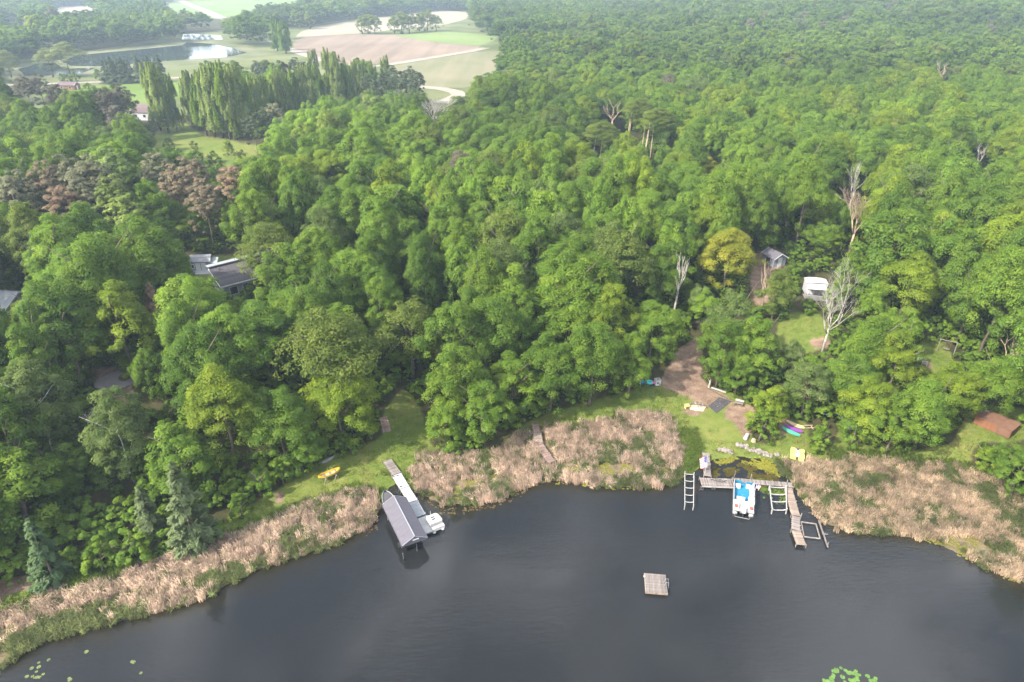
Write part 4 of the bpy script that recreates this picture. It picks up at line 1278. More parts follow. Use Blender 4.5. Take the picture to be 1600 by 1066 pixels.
LM = [(n, *ground(x, y)[:2]) for n, x, y in LANDMARKS]
def tree_label(x, y, tone, h, word):
    dd = sorted((math.hypot(x - float(a), y - float(b)), n, float(a), float(b)) for n, a, b in LM)
    d, n, a, b = dd[0]
    ang = math.degrees(math.atan2(y - b, x - a)) % 360
    rel = "lakeward of" if 225 <= ang < 315 else "inland of" if 45 <= ang < 135 else "east of" if (ang < 45 or ang >= 315) else "west of"
    size = "small" if h < 9.5 else "tall" if h > 14.3 else "middling"
    far = "close" if d < 14 else "some way" if d < 32 else "far"
    return f"{size} {tone} {word} {far} {rel} {n}", f"trees {rel} {n}"

infr_t = (tx > -40) & (tx < 1640) & (ty > -20)
size_px = rk / tdep
cand = [i for i in sel if infr_t[i]]
cand.sort(key=lambda i: -size_px[i])
N_SINGLE = 222
single = set(cand[:N_SINGLE])
rest = np.array([i for i in sel if i not in single])
tones_of = {}
used_labels = {}
for i in sorted(single):
    tone = pick_tone(i)
    oak = tone in ("olive green", "grey-green")
    kinds = OAK if oak else BROAD
    j = int(kidx[i]) if not small[i] else (7 if R_.random() < 0.6 else 5)
    k = kinds[j % len(kinds)]
    loc = (C[i, 0], C[i, 1], zg[i] - 0.1)
    lab, grp = tree_label(C[i, 0], C[i, 1], tone, hgt[i], "broadleaf tree")
    t = tree("broadleaf_tree", "tree", kinds, j, loc, rk[i] / k["R"], tone, lab, grp, sz=hgt[i] / k["H"])

by_label = {}
for o in col.objects:
    if o.parent is None and o.name.startswith("broadleaf_tree") and o.get("group", "").startswith("trees "):
        by_label.setdefault(o["label"], []).append(o)
for lab, os_ in by_label.items():
    if len(os_) > 1:
        nm_ = lab.split(" of ")[-1] if " of " in lab else ""
        a_, b_ = next(((float(x), float(y)) for n_, x, y in LM if lab.endswith(n_)), (0, 0))
        os_.sort(key=lambda q: math.hypot(q.location.x - a_, q.location.y - b_))
        for q_, o in enumerate(os_):
            o["label"] = lab + (", nearer one" if q_ == 0 and len(os_) == 2 else ", farther one" if len(os_) == 2 else f", {ORD[q_]} nearest")
FAR_MESH = [broad_crown("wood", M_LEAF_I, 300 + s_, H, R, b_, ncl, 2200, 0.80, squash=0.68, lobes=lo, top=0.5)[0] for s_, (H, R, b_, ncl, lo) in enumerate([(14, 5.2, 2, 46, .3), (15, 5.6, 3, 52, .36), (13, 4.8, 2, 40, .25), (16, 5, 3, 46, .4), (14, 5.8, 2, 56, .3)])]
FH, FR = np.array([14, 15, 13, 16, 14.0]), np.array([5.2, 5.6, 4.8, 5, 5.8])
MID_MESH = [broad_crown("wood", M_LEAF_I, 320 + s_, H, R, b_, ncl, 9500, 0.38, squash=0.80, lobes=lo, top=0.5)[0] for s_, (H, R, b_, ncl, lo) in enumerate([(14, 5.2, 2, 105, .3), (15, 5.6, 3, 115, .36), (13, 4.8, 2, 90, .25), (16, 5, 3, 105, .4), (14, 5.8, 2, 120, .3)])]

def wood(name, label, ids, meshes, dim=1.0):
    n = len(ids)
    pk = rng.integers(0, 5, n)
    sxy, sz_ = rk[ids] / FR[pk], hgt[ids] / FH[pk]
    t = np.array([TONES[pick_tone(i)] for i in ids]) * dim * rng.uniform(0.84, 1.16, (n, 1)) * (0.72 + 0.56 * vnoise(C[ids, 0], C[ids, 1], 70.0, 75))[:, None]
    t[rng.random(n) < 0.012] = (0.13, 0.115, 0.085)
    rot = np.zeros((n, 3)); rot[:, 2] = rng.uniform(0, 6.28, n)
    return mass(name, label, "wood", meshes, np.stack([C[ids, 0], C[ids, 1], zg[ids] - 0.1], 1), pk, rot, np.stack([sxy, sxy, sz_], 1), t)
mid = rest[C[rest, 1] < 330]
wood("middle_wood", "unbroken green wood rolling up the hillside behind the nearer trees", mid, MID_MESH)
wood("far_wood", "hazy wood stretching to the top of the picture and around the fields", rest[C[rest, 1] >= 330], FAR_MESH, 0.76)

# undergrowth at the wood's edge and under its trees
U = []
y = 50.0
while y < 235:
    st_ = 2.1 if y < 130 else 3.0
    half = y * 0.82 + 25
    xs = np.arange(-half, half, st_)
    n = len(xs)
    U.append(np.stack([xs + rng.uniform(-.5, .5, n) * st_, y + rng.uniform(-.5, .5, n) * st_], 1))
    y += st_
U = np.concatenate(U)
U = U[U[:, 1] - shore_y(U[:, 0]) > 8.5]
uz = height(U[:, 0], U[:, 1])
uh = rng.uniform(1.2, 3.6, len(U)); ur = uh * rng.uniform(0.45, 0.65, len(U))
ub = project(U[:, 0], U[:, 1], uz)
ukeep = (cover(U[:, 0], U[:, 1], uz, uh, ur, 0.0) <= 0.08) & ~look(OPEN, ub[0], ub[1]) & (rng.random(len(U)) < 0.8)
U, uz, uh, ur = U[ukeep], uz[ukeep], uh[ukeep], ur[ukeep]
UM = [broad_crown("undergrowth", M_LEAF_I, 340 + s_, 3.0, 1.6, 0.0, 22, 900, 0.36, squash=0.7, lobes=.25, top=0.35)[0] for s_ in range(3)]
ut = np.array([TONES[("mid green", "mid green", "fresh green", "fresh green", "dark green")[R_.randrange(5)]] for _ in U]) * rng.uniform(0.8, 1.15, (len(U), 1))
rot = np.zeros((len(U), 3)); rot[:, 2] = rng.uniform(0, 6.28, len(U))
mass("undergrowth", "leafy green undergrowth filling the edge of the wood", "undergrowth", UM, np.stack([U[:, 0], U[:, 1], uz - 0.1], 1), rng.integers(0, 3, len(U)), rot, np.stack([ur / 1.6, ur / 1.6, uh / 3.0], 1), ut)

# ------------------------------------------------------------------ reeds, tall grass, lawn grass, floating weed
def blade_mesh(name, seed, n, R, h, w, droop, mat, lean=0.25):
    g = np.random.default_rng(seed)
    vs, qs, tint, shade = [], [], [], []
    for _ in range(n):
        a, r = g.random() * 6.28, R * math.sqrt(g.random())
        x, y = r * math.cos(a), r * math.sin(a)
        da = g.random() * 6.28
        hh, ww = h * g.uniform(0.6, 1.15), w * g.uniform(0.7, 1.3)
        lx, ly = math.cos(da) * lean * g.uniform(0.2, 1), math.sin(da) * lean * g.uniform(0.2, 1)
        dr = droop * g.uniform(0.3, 1)
        pa = da + 1.57 + g.normal() * 0.7
        sx, sy = math.cos(pa) * ww / 2, math.sin(pa) * ww / 2
        pts = [(x, y, 0), (x + lx * hh * .5, y + ly * hh * .5, hh * .62), (x + lx * hh + math.cos(da) * dr * hh * .5, y + ly * hh + math.sin(da) * dr * hh * .5, hh * (1 - 0.45 * dr))]
        k = len(vs)
        t = (g.random(), g.random())
        for j, p in enumerate(pts):
            f = (1, 0.9, 0.35)[j]
            vs += [(p[0] - sx * f, p[1] - sy * f, p[2]), (p[0] + sx * f, p[1] + sy * f, p[2])]
            tint += [t, t]
            shade += [(math.cos(da) * .25 + g.normal() * .15, math.sin(da) * .25 + g.normal() * .15, 1.0)] * 2
        qs += [(k, k + 1, k + 3, k + 2), (k + 2, k + 3, k + 5, k + 4)]
    me = np_mesh(name, np.array(vs), np.array(qs))
    t = np.array(tint)
    col_attr(me, "leaf", np.concatenate([t, np.zeros((len(t), 1))], 1))
    me.polygons.foreach_set("use_smooth", np.ones(len(qs), bool))
    sh = unit(np.array(shade))
    me.normals_split_custom_set_from_vertices(sh.tolist())
    me.materials.append(mat)
    return me

REED_MESH = [blade_mesh("reeds", 400 + i, 36, 0.36, 1.45, 0.05, dr, M_REED, ln) for i, (dr, ln) in enumerate([(0.6, .2), (0.35, .12), (0.8, .3), (0.25, .1)])]
TUFT_MESH = [blade_mesh("grass", 420 + i, 22, 0.38, 0.8, 0.075, 0.6, M_REED, 0.5) for i in range(3)]
LAWN_MESH = [blade_mesh("grass", 440 + i, 22, 0.60, 0.16, 0.05, 0.4, M_REED, 0.9) for i in range(3)]

BARE_PX = [[(596, 720), (613, 714), (632, 740), (668, 800), (672, 836), (655, 836), (622, 776), (612, 745)], [(828, 662), (846, 662), (872, 724), (856, 730), (830, 690)], [(1098, 700), (1112, 704), (1114, 740), (1240, 752), (1262, 850), (1244, 852), (1226, 768), (1090, 768), (1092, 742)],
           [(594, 742), (616, 742), (632, 790), (600, 790)], [(1204, 756), (1230, 756), (1234, 800), (1208, 800)],
           [(925, 728), (985, 724), (995, 742), (935, 748)], [(872, 726), (905, 724), (905, 740), (876, 742)], [(700, 752), (745, 748), (750, 765), (706, 768)], [(1230, 700), (1258, 700), (1260, 728), (1230, 728)], [(1470, 838), (1530, 842), (1560, 870), (1500, 860)]]
BARE = mask_of(BARE_PX)
def scatter_px(polys, step, zone=None, bare=True):
    m = mask_of(polys)
    jj, ii = np.where(m)
    px0, px1, py0, py1 = ii.min() * 2, ii.max() * 2 + 2, jj.min() * 2, jj.max() * 2 + 2
    cs = [ground(px, py)[:2] for px in (px0, px1) for py in (py0, py1)]
    x0, x1 = min(float(c[0]) for c in cs), max(float(c[0]) for c in cs)
    y0, y1 = min(float(c[1]) for c in cs), max(float(c[1]) for c in cs)
    X, Y = np.meshgrid(np.arange(x0, x1, step), np.arange(y0, y1, step))
    X = X.ravel() + rng.uniform(-.5, .5, X.size) * step; Y = Y.ravel() + rng.uniform(-.5, .5, Y.size) * step
    Z = height(X, Y)
    a, b, _ = project(X, Y, Z)
    k = look(m, a + rng.normal(0, 2.5, len(a)), b + rng.normal(0, 1.5, len(a)))
    if bare:
        k &= ~look(BARE, a, b)
    return X[k], Y[k], Z[k], a[k], b[k]

def reed_bed(name, label, poly, green_bias, beyond=0, step=0.46, tan=(0.53, 0.408, 0.305)):
    X, Y, Z, a, b = scatter_px([poly], step)
    if beyond:      # the belt goes on past the edge of the picture
        ex, ey = np.meshgrid(np.arange(0, 40, step), np.arange(0.1, 9.0, step))
        ex, ey = ex.ravel() + rng.uniform(-.4, .4, ex.size) * step, ey.ravel() + rng.uniform(-.4, .4, ex.size) * step
        if beyond > 0:
            px_ = 55 + ex
        else:
            px_ = -48 - ex
        py_ = shore_y(px_) + ey
        pz_ = height(px_, py_)
        pa, pb, _ = project(px_, py_, pz_)
        kk_ = (pa > 1600) | (pa < 0) | (pb > 1066)
        X, Y, Z, a, b = (np.concatenate([u, v[kk_]]) for u, v in ((X, px_), (Y, py_), (Z, pz_), (a, pa), (b, pb)))
    n = len(X)
    d = Y - shore_y(X)
    p = vnoise(X, Y, 3.2, 5) * 0.6 + vnoise(X, Y, 1.1, 6) * 0.4
    hole = vnoise(X, Y, 2.6, 9) * 0.65 + vnoise(X, Y, 1.0, 10) * 0.35
    keep = ~((hole > 0.70) & (d < 7)) & (rng.random(n) < 0.95)
    green = (p + green_bias(a, b, d) + rng.normal(0, 0.10, n)) > 0.60
    hh = np.where(green, 0.85, 1.0) * rng.uniform(0.5, 0.9, n) * (0.82 + 0.35 * vnoise(X, Y, 2.0, 12))
    t = np.where(green[:, None], np.array([0.135, 0.165, 0.062]), np.array(tan)) * (0.72 + 0.56 * vnoise(X, Y, 1.4, 13))[:, None] * rng.uniform(0.75, 1.25, (n, 1))
    mixg = (~green) & (rng.random(n) < 0.22)
    t[mixg] = t[mixg] * 0.55 + np.array([0.10, 0.11, 0.04]) * 0.45
    rot = np.stack([rng.normal(0, .10, n), rng.normal(0, .10, n), rng.uniform(0, 6.28, n)], 1)
    pk = np.where(green, rng.choice([1, 3], n), rng.choice([0, 2, 2, 0, 1], n))
    return mass(name, label, "reeds", REED_MESH, np.stack([X, Y, np.maximum(Z, -0.15)], 1)[keep], pk[keep], rot[keep], np.stack([np.ones(n), np.ones(n), hh], 1)[keep], t[keep])

reed_bed("reeds", "long belt of dry pinkish cattails below the yellow canoe lawn", REED_W, lambda a, b, d: np.where(d < 3.2, 0.20, -0.06) + np.clip((260 - a) / 600, 0, 0.25), -1)
reed_bed("reeds", "dry tan cattail bed crossed by the old boardwalk", REED_M, lambda a, b, d: np.where(d < 2.0, 0.05, -0.02))
reed_bed("reeds", "wide bed of dry tan cattails beyond the docks, below the red-brown shed", REED_E, lambda a, b, d: np.clip((1262 - a) / 90, 0, 0.5) + np.where(a > 1480, 0.05, -0.04), 1, tan=(0.55, 0.425, 0.29))

def grass(name, label, polys, step, meshes, hlo, hhi, c1, c2, seed, keepp=1.0, near_edge=None):
    X, Y, Z, a, b = scatter_px(polys, step)
    k = rng.random(len(X)) < keepp
    dm = look(mask_of(DIRT + [[(1064, 630), (1112, 606), (1180, 636), (1174, 690), (1096, 690)]]), a, b)
    k &= ~(dm & (rng.random(len(X)) < 0.93))
    k &= (Y - shore_y(X)) > 0.2
    if near_edge is not None:
        k &= near_edge(X, Y, a, b)
    X, Y, Z = X[k], Y[k], Z[k]
    n = len(X)
    f = (0.6 * vnoise(X, Y, 4.0, seed) + 0.4 * rng.random(n))[:, None]
    t = np.array(c1) * (1 - f) + np.array(c2) * f
    rot = np.stack([rng.normal(0, .12, n), rng.normal(0, .12, n), rng.uniform(0, 6.28, n)], 1)
    s = rng.uniform(hlo, hhi, n)
    return mass(name, label, "grass", meshes, np.stack([X, Y, Z - 0.02], 1), rng.integers(0, 3, n), rot, np.stack([rng.uniform(.8, 1.2, n), rng.uniform(.8, 1.2, n), s], 1), t)

TALL = [[(1056, 640), (1075, 650), (1092, 684), (1104, 720), (1092, 736), (1068, 738), (1062, 690)], [(596, 745), (640, 735), (650, 765), (668, 785), (630, 762)], [(590, 770), (610, 755), (602, 790), (594, 800)],
        [(1300, 702), (1420, 712), (1520, 728), (1640, 792), (1640, 800), (1470, 734), (1330, 722), (1290, 730)], [(300, 855), (450, 795), (560, 755), (575, 765), (520, 780), (400, 830), (260, 876)], [(100, 900), (180, 882), (250, 872), (260, 880), (200, 897), (110, 925), (20, 955), (5, 952)],
        [(640, 735), (670, 708), (780, 706), (860, 660), (980, 640), (1050, 640), (980, 650), (870, 668), (812, 684), (770, 710), (700, 711), (655, 720)]]
grass("grass", "tall fresh grass fringing the reeds", TALL, 0.42, TUFT_MESH, 0.4, 1.1, (0.105, 0.19, 0.026), (0.18, 0.24, 0.05), 31)
grass("grass", "short lawn grass along the shore", [LAWN_W], 0.50, LAWN_MESH, 0.3, 1.3, (0.075, 0.125, 0.018), (0.175, 0.185, 0.045), 33, keepp=0.62)
grass("grass", "mown grass in the clearings among the trees", [CLEAR_CABIN, CLEAR_CHAIRS, HOUSE_SPOT], 0.7, LAWN_MESH, 0.2, 0.8, (0.09, 0.135, 0.022), (0.17, 0.185, 0.05), 35)

def weed(name, label, polys, step, c, z=0.006, keepp=0.8, size=0.16, seed=50, patch=0.45):
    X, Y, Z, a, b = scatter_px(polys, step, bare=False)
    k = (vnoise(X, Y, 1.3, seed) * .6 + vnoise(X, Y, .5, seed + 1) * .4 > patch) & (rng.random(len(X)) < keepp)
    X, Y = X[k], Y[k]
    zz = np.maximum(height(X, Y), 0) + z
    n = len(X)
    vs = [(size * math.cos(q) * (0.7 + .5 * ((i * 7) % 5) / 5), size * math.sin(q) * (0.7 + .5 * ((i * 3) % 5) / 5), 0.0) for i, q in enumerate(np.linspace(0, 6.28, 7)[:-1])]
    me = bpy.data.meshes.new(name); me.from_pydata(vs, [], [tuple(range(6))]); me.materials.append(M_REED)
    col_attr(me, "leaf", np.full((6, 3), 0.5)); me.update()
    t = np.array(c) * rng.uniform(0.7, 1.25, (n, 1))
    rot = np.stack([rng.normal(0, .03, n), rng.normal(0, .03, n), rng.uniform(0, 6.28, n)], 1)
    s = rng.uniform(0.5, 1.5, n)
    return mass(name, label, "algae", [me], np.stack([X, Y, zz + rng.uniform(0, .004, n)], 1), np.zeros(n, int), rot, np.stack([s, s, np.ones(n)], 1), t)

weed("algae", "yellow-green algae mat below the row of pale rocks", [[(1150, 713), (1196, 717), (1212, 730), (1218, 750), (1198, 740), (1172, 727), (1152, 720)], [(1118, 720), (1150, 714), (1150, 720), (1122, 727)]], 0.13, (0.26, 0.25, 0.035), seed=51, patch=0.30)
weed("algae", "yellow-green algae patches among the middle reeds", [[(660, 745), (820, 715), (1000, 712), (1060, 735), (1050, 762), (960, 766), (880, 755), (835, 760), (770, 780), (700, 780), (665, 770)]], 0.2, (0.24, 0.24, 0.04), seed=53, patch=0.5)
weed("algae", "algae scum along the broken edge of the wide reed bed", [[(1440, 820), (1500, 830), (1600, 870), (1620, 920), (1560, 900), (1500, 870), (1450, 846)]], 0.2, (0.24, 0.23, 0.05), seed=55, patch=0.45)
weed("algae", "dark brown weed floating in the pool inside the dock", [[(1112, 724), (1150, 722), (1180, 733), (1215, 750), (1230, 754), (1200, 754), (1110, 745)]], 0.2, (0.10, 0.085, 0.02), seed=57, patch=0.52, size=0.3)
weed("algae", "loose straw and weed floating off the reed edge", [[(640, 770), (700, 795), (770, 790), (800, 772), (840, 762), (800, 785), (720, 808), (690, 806)], [(560, 835), (590, 815), (600, 800), (596, 830), (560, 846)]], 0.3, (0.15, 0.11, 0.05), seed=59, patch=0.5)
weed("algae", "bright weed under the empty lift beside the pontoon boat", [[(1182, 752), (1202, 756), (1206, 795), (1190, 790)], [(1202, 762), (1230, 762), (1232, 796), (1208, 795)]], 0.17, (0.13, 0.19, 0.03), seed=61, patch=0.4)
# ------------------------------------------------------------------ buildings
def crop(ox, oy, sc):
    return lambda x, y: (ox + x / sc, oy + y / sc)

def board_walls(t, poly_len, name, mat, x0, x1, y, z0, z1, step, depth=0.03, axis='x', stuff=False):
    """upright boards along a wall, each a part"""
    n = max(1, int(round((x1 - x0) / step)))
    w = (x1 - x0) / n
    me = MB().box((0, 0, 0), (w - 0.02, depth, z1 - z0)).mesh(name, mat)
    for i in range(n):
        c = x0 + (i + 0.5) * w
        part(name, me, None, t, loc=(c, y, (z0 + z1) / 2) if axis == 'x' else (y, c, (z0 + z1) / 2), rot=(0, 0, 0 if axis == 'x' else math.pi / 2))

def gable(t, W, Lh, h, rise, wall_mat, roof_mat, over=0.35, trim=M_WHITE, courses=8, course_name="shingle"):
    """house body along local y with gable ends, roof made of overlapping courses"""
    mb = MB()
    a, b = W / 2, Lh / 2
    mb.add([(-a, -b, 0), (a, -b, 0), (a, b, 0), (-a, b, 0), (-a, -b, h), (a, -b, h), (a, b, h), (-a, b, h), (0, -b, h + rise), (0, b, h + rise)],
           [(0, 1, 5, 8, 4), (3, 7, 9, 6, 2), (0, 4, 7, 3), (1, 2, 6, 5)])
    part("wall", mb, wall_mat, t)
    sl = math.atan2(rise, a)
    roof = part("roof", MB().slab([(-a - over, -b - over, h - over * math.tan(sl) + .02), (0, -b - over, h + rise + .02), (0, b + over, h + rise + .02), (-a - over, b + over, h - over * math.tan(sl) + .02)], 0.08)
                .slab([(a + over, -b - over, h - over * math.tan(sl) + .02), (0, -b - over, h + rise + .02), (0, b + over, h + rise + .02), (a + over, b + over, h - over * math.tan(sl) + .02)], 0.08), roof_mat, t)
    Ls = math.hypot(a + over, rise + over * math.tan(sl))
    cw = Ls / courses
    me = MB().box((0, 0, 0.02), (cw + 0.05, Lh + 2 * over, 0.03)).mesh(course_name, roof_mat)
    for s in (-1, 1):
        for i in range(courses):
            u = (i + 0.5) * cw
            part(course_name, me, None, roof, loc=(s * (a + over - u * math.cos(sl)), 0, h - over * math.tan(sl) + u * math.sin(sl) + 0.05), rot=(0, s * (sl + 0.03), 0))
    for e in (-1, 1):
        part("fascia", MB().bar((-a - over, e * (b + over + .03), h - over * math.tan(sl)), (0, e * (b + over + .03), h + rise), 0.06, 0.2)
             .bar((a + over, e * (b + over + .03), h - over * math.tan(sl)), (0, e * (b + over + .03), h + rise), 0.06, 0.2), trim, t)
    return roof

def window(t, c, w, h, face, parent=None):
    """framed window set into a wall, face = 'x' or 'y' normal"""
    r = 0 if face == 'y' else math.pi / 2
    f = part("window", MB().box((0, 0, h / 2), (w, .1, .09)).box((0, 0, -h / 2), (w, .1, .09)).box((-w / 2, 0, 0), (.09, .1, h - .09)).box((w / 2, 0, 0), (.09, .1, h - .09)), M_WHITE, t, loc=c, rot=(0, 0, r))
    part("pane", MB().box((0, 0, 0), (w - .09, .03, h - .09)), M_GLASS, f)
    return f

# grey-roofed house: one big slope towards the lake, a taller white-edged strip behind
k = crop(240, 340, 5.92)
hz0 = 5.5
A, B, Cc = P(*k(560, 470), hz0 + 5.1), P(*k(780, 415), hz0 + 5.1), P(*k(650, 640), hz0 + 3.1)
az = math.atan2(B.y - A.y, B.x - A.x)
Lx = 12.0
dr = (Cc - A).dot(Vector((-math.sin(az), math.cos(az), 0)))
t = thing("house", "dark-shingled house with white roof edges, half hidden under the pale oak", "house", (A.x, A.y, zat(A.x, A.y) - .1), az)
zb = t.location.z
D = -dr
zt, ze = hz0 + 5.1 - zb, hz0 + 3.1 - zb
x0 = -0.6
part("wall", MB().add([(x0, 0, 0), (x0 + Lx, 0, 0), (x0 + Lx, -D + .5, 0), (x0, -D + .5, 0), (x0, 0, zt - .1), (x0 + Lx, 0, zt - .1), (x0 + Lx, -D + .5, ze), (x0, -D + .5, ze)],
     [(0, 1, 5, 4), (1, 2, 6, 5), (2, 3, 7, 6), (3, 0, 4, 7)]), M_SIDING, t)
rf = part("roof", MB().slab([(x0 - .4, .1, zt), (x0 + Lx + .4, .1, zt), (x0 + Lx + .4, -D, ze), (x0 - .4, -D, ze)], 0.15), M_SHINGLE, t)
sl = math.atan2(zt - ze, D)
nc = 9
cw = math.hypot(D, zt - ze) / nc
cm = MB().box((0, 0, 0), (Lx + .78, cw + .06, .035)).mesh("shingle", M_SHINGLE)
for i in range(nc):
    u = (i + .5) / nc
    part("shingle", cm, None, rf, loc=(x0 + Lx / 2, .1 - (D + .1) * u, zt + (ze - zt) * u + .045), rot=(sl + .025, 0, 0))
part("clerestory", MB().box((x0 + Lx / 2, .55, zt - 1.0), (Lx, .8, 2.6)), M_COVER, t)
part("roof_edge", MB().box((x0 + Lx / 2, .6, zt + .42), (Lx + 1.0, 1.2, .16)), M_VINYLG, t)
part("rake_trim", MB().bar((x0 - .45, .1, zt + .05), (x0 - .45, -D, ze + .05), .12, .26), M_WHITE, t)
part("eave_trim", MB().bar((x0 - .4, -D - .06, ze - .03), (x0 + Lx + .4, -D - .06, ze - .03), .1, .22), M_WHITE, t)
for i in range(4):
    window(t, (x0 + 2.0 + i * 2.5, -D + .46, ze - 1.4), 1.5, 1.5, 'y')
window(t, (x0 - .03, -D / 2, ze - .8), 1.2, 1.2, 'x')
part("vent_pipe", MB().tube([(x0 + 1.2, -.7, zt - .4), (x0 + 1.2, -.7, zt + .25)], .1, 8), M_STEEL, t)

# white garden shed with gambrel roof beside it
A, B = G(*k(372, 525)), G(*k(500, 515))
az = math.atan2(B.y - A.y, B.x - A.x)
mid_ = (A + B) / 2
t = thing("garden_shed", "pale grey barn-roofed shed with double white doors beside the grey-roofed house", "shed", (mid_.x, mid_.y, mid_.z - .05), az)
W = 3.9
bd = 2.6
prof = [(-bd / 2 + 1.5, 0), (-bd / 2 + 1.5, 0)]
part("wall", MB().box((0, 2.2, 1.1), (W, 2.4, 2.2)), M_SIDING, t)
rf = part("roof", MB().slab([(-W / 2 - .15, .85, 2.2), (W / 2 + .15, .85, 2.2), (W / 2 + .15, 1.45, 3.0), (-W / 2 - .15, 1.45, 3.0)], .07).slab([(-W / 2 - .15, 1.45, 3.0), (W / 2 + .15, 1.45, 3.0), (W / 2 + .15, 2.2, 3.3), (-W / 2 - .15, 2.2, 3.3)], .07)
          .slab([(-W / 2 - .15, 3.55, 2.2), (W / 2 + .15, 3.55, 2.2), (W / 2 + .15, 2.95, 3.0), (-W / 2 - .15, 2.95, 3.0)], .07).slab([(-W / 2 - .15, 2.95, 3.0), (W / 2 + .15, 2.95, 3.0), (W / 2 + .15, 2.2, 3.3), (-W / 2 - .15, 2.2, 3.3)], .07), M_ROOFTRIM, t)
part("gable_end", MB().prism([(0, 0)] * 0 or [(-W / 2, .98), (-W / 2 + .02, .98), (-W / 2 + .02, 3.4), (-W / 2, 3.4)], 2.2, 2.9), M_SIDINGW, t)
for i in range(10):
    part("shingle", MB().box((-W / 2 + (i + .5) * W / 10, 1.8, 3.21), (W / 10 - .03, .75, .03), rx=.38), M_VINYLG, rf)
for s in (-.55, .55):
    d_ = part("door", MB().box((s, .96, 1.05), (.95, .06, 1.9)), M_WHITE, t)
    part("frame", MB().box((s, .92, 2.02), (1.05, .05, .08)).box((s - .52, .92, 1.05), (.07, .05, 1.86)).box((s + .52, .92, 1.05), (.07, .05, 1.86)), M_SIDING, d_)
window(t, (-1.55, .97, 1.3), .5, .8, 'y')
part("ramp", MB().slab([(-1.9, -.4, .12), (1.9, -.4, .12), (1.9, .85, .45), (-1.9, .85, .45)], .3), M_VINYLG, t)
part("lean_to", MB().slab([(W / 2, .9, 1.9), (W / 2 + 1.3, .9, 1.8), (W / 2 + 1.3, 2.6, 2.5), (W / 2, 2.6, 2.6)], .08).bar((W / 2 + 1.2, 1.0, 0), (W / 2 + 1.2, 1.0, 1.75), .09), M_VINYLG, t)

def house_at(name, label, cat, px, py, W, Lh, h, rise, rz, wm, rm, zpix=None, nwin=2):
    g = G(px, py)
    t = thing(name, label, cat, (g.x, g.y, g.z - .1), rz)
    gable(t, W, Lh, h, rise, wm, rm)
    for i in range(nwin):
        window(t, (-W / 2 - .02, -Lh / 2 + Lh * (i + .5) / nwin, h * .55), 1.3, 1.2, 'x')
        window(t, (W / 2 + .02, -Lh / 2 + Lh * (i + .5) / nwin, h * .55), 1.3, 1.2, 'x')
    d = part("door", MB().box((0, -Lh / 2 - .03, 1.05), (1.0, .06, 2.1)), M_WHITE, t)
    part("handle", MB().box((.38, -Lh / 2 - .09, 1.0), (.06, .08, .06)), M_STEEL, d)
    return t

t = house_at("house", "white house with purple-brown roof and porch behind the dark pine", "house", 243, 186, 7.5, 16.0, 3.4, 2.2, rad(80), M_SIDINGW, M_SHINGLEBR, nwin=4)
part("porch_roof", MB().slab([(3.6, -6, 3.0), (6.2, -6, 2.5), (6.2, -1, 2.5), (3.6, -1, 3.0)], .12), M_SHINGLEBR, t)
for y_ in (-5.8, -3.5, -1.2):
    part("porch_post", MB().box((6.0, y_, 1.25), (.16, .16, 2.4)), M_WHITE, t)
house_at("outbuilding", "small brown outbuilding on the mown field beside the gravel road", "shed", 109, 140, 5, 9.0, 2.6, 1.3, rad(85), M_SHEDWALL, M_SHINGLEBR, nwin=2)
house_at("house", "half-hidden blue-grey house roof at the wood's edge, far from the white shed", "house", -4, 490, 7, 11.0, 3.0, 1.6, rad(82), M_SIDING, M_VINYLG, nwin=3)
house_at("cottage", "dark cottage roof and wall just glimpsed between crowns in the middle wood", "cottage", 612, 350, 5, 6.5, 3.4, 1.6, rad(75), M_WOODDARK, M_SHINGLE, nwin=2)
house_at("tool_shed", "small grey gabled shed at the end of the brown yard by the golden-yellow maple", "shed", 1208, 412, 3.0, 3.6, 2.1, .9, rad(20), M_SIDING, M_ROOFG, nwin=1)

# white camper with porch roof and railed deck
g = G(1277, 468)
t = thing("camper", "white camper with flat porch roof and grey railed deck, behind the bare white tree", "camper", (g.x, g.y + 1.4, g.z - .05), rad(-10))
part("body", MB().prism([(-1.9, -.2), (1.9, -.2), (1.9, 2.2), (-1.9, 2.2)], .5, 2.75), M_SIDINGW, t)
part("roof", MB().add([(x_, y_, z_ + dz) for dz in (0, .07) for y_ in (-.3, 2.3) for x_, z_ in ((-2.0, 2.76), (-1.2, 2.92), (0, 2.98), (1.2, 2.92), (2.0, 2.76))],
     [(10 + i, 11 + i, 16 + i, 15 + i) for i in range(4)] + [(i + 1, i, 5 + i, 6 + i) for i in range(4)] + [(i, i + 1, 11 + i, 10 + i) for i in range(4)] + [(6 + i, 5 + i, 15 + i, 16 + i) for i in range(4)] + [(0, 10, 15, 5), (4, 9, 19, 14)]), M_VINYL, t)
for x_, w_ in ((-1.0, 1.1), (1.15, .8)):
    window(t, (x_, -.24, 1.75), w_, .8, 'y')
part("door", MB().box((.15, -.23, 1.4), (.65, .05, 1.7)), M_VINYLG, t)
aw = part("awning", MB().slab([(-1.9, -2.1, 2.35), (1.5, -2.1, 2.35), (1.5, -.25, 2.62), (-1.9, -.25, 2.62)], .05), M_VINYL, t)
for x_ in (-1.8, 1.4):
    part("awning_post", MB().box((x_, -2.0, 1.4), (.08, .08, 1.85)), M_WHITE, t)
for x_ in (-1.1, 1.1):
    part("wheel", MB().tube([(x_, -.28, .3), (x_, -.1, .3)], .32, 12), M_BLACK, t)
dk = part("deck", MB().box((-.2, -1.5, .42), (4.2, 2.5, .1)), M_WOODDARK, t)
pm = MB().box((0, 0, 0), (.2, 2.5, .04)).mesh("plank", M_WOOD)
for i in range(19):
    part("plank", pm, None, dk, loc=(-2.2 + i * .222, -1.5, .49))
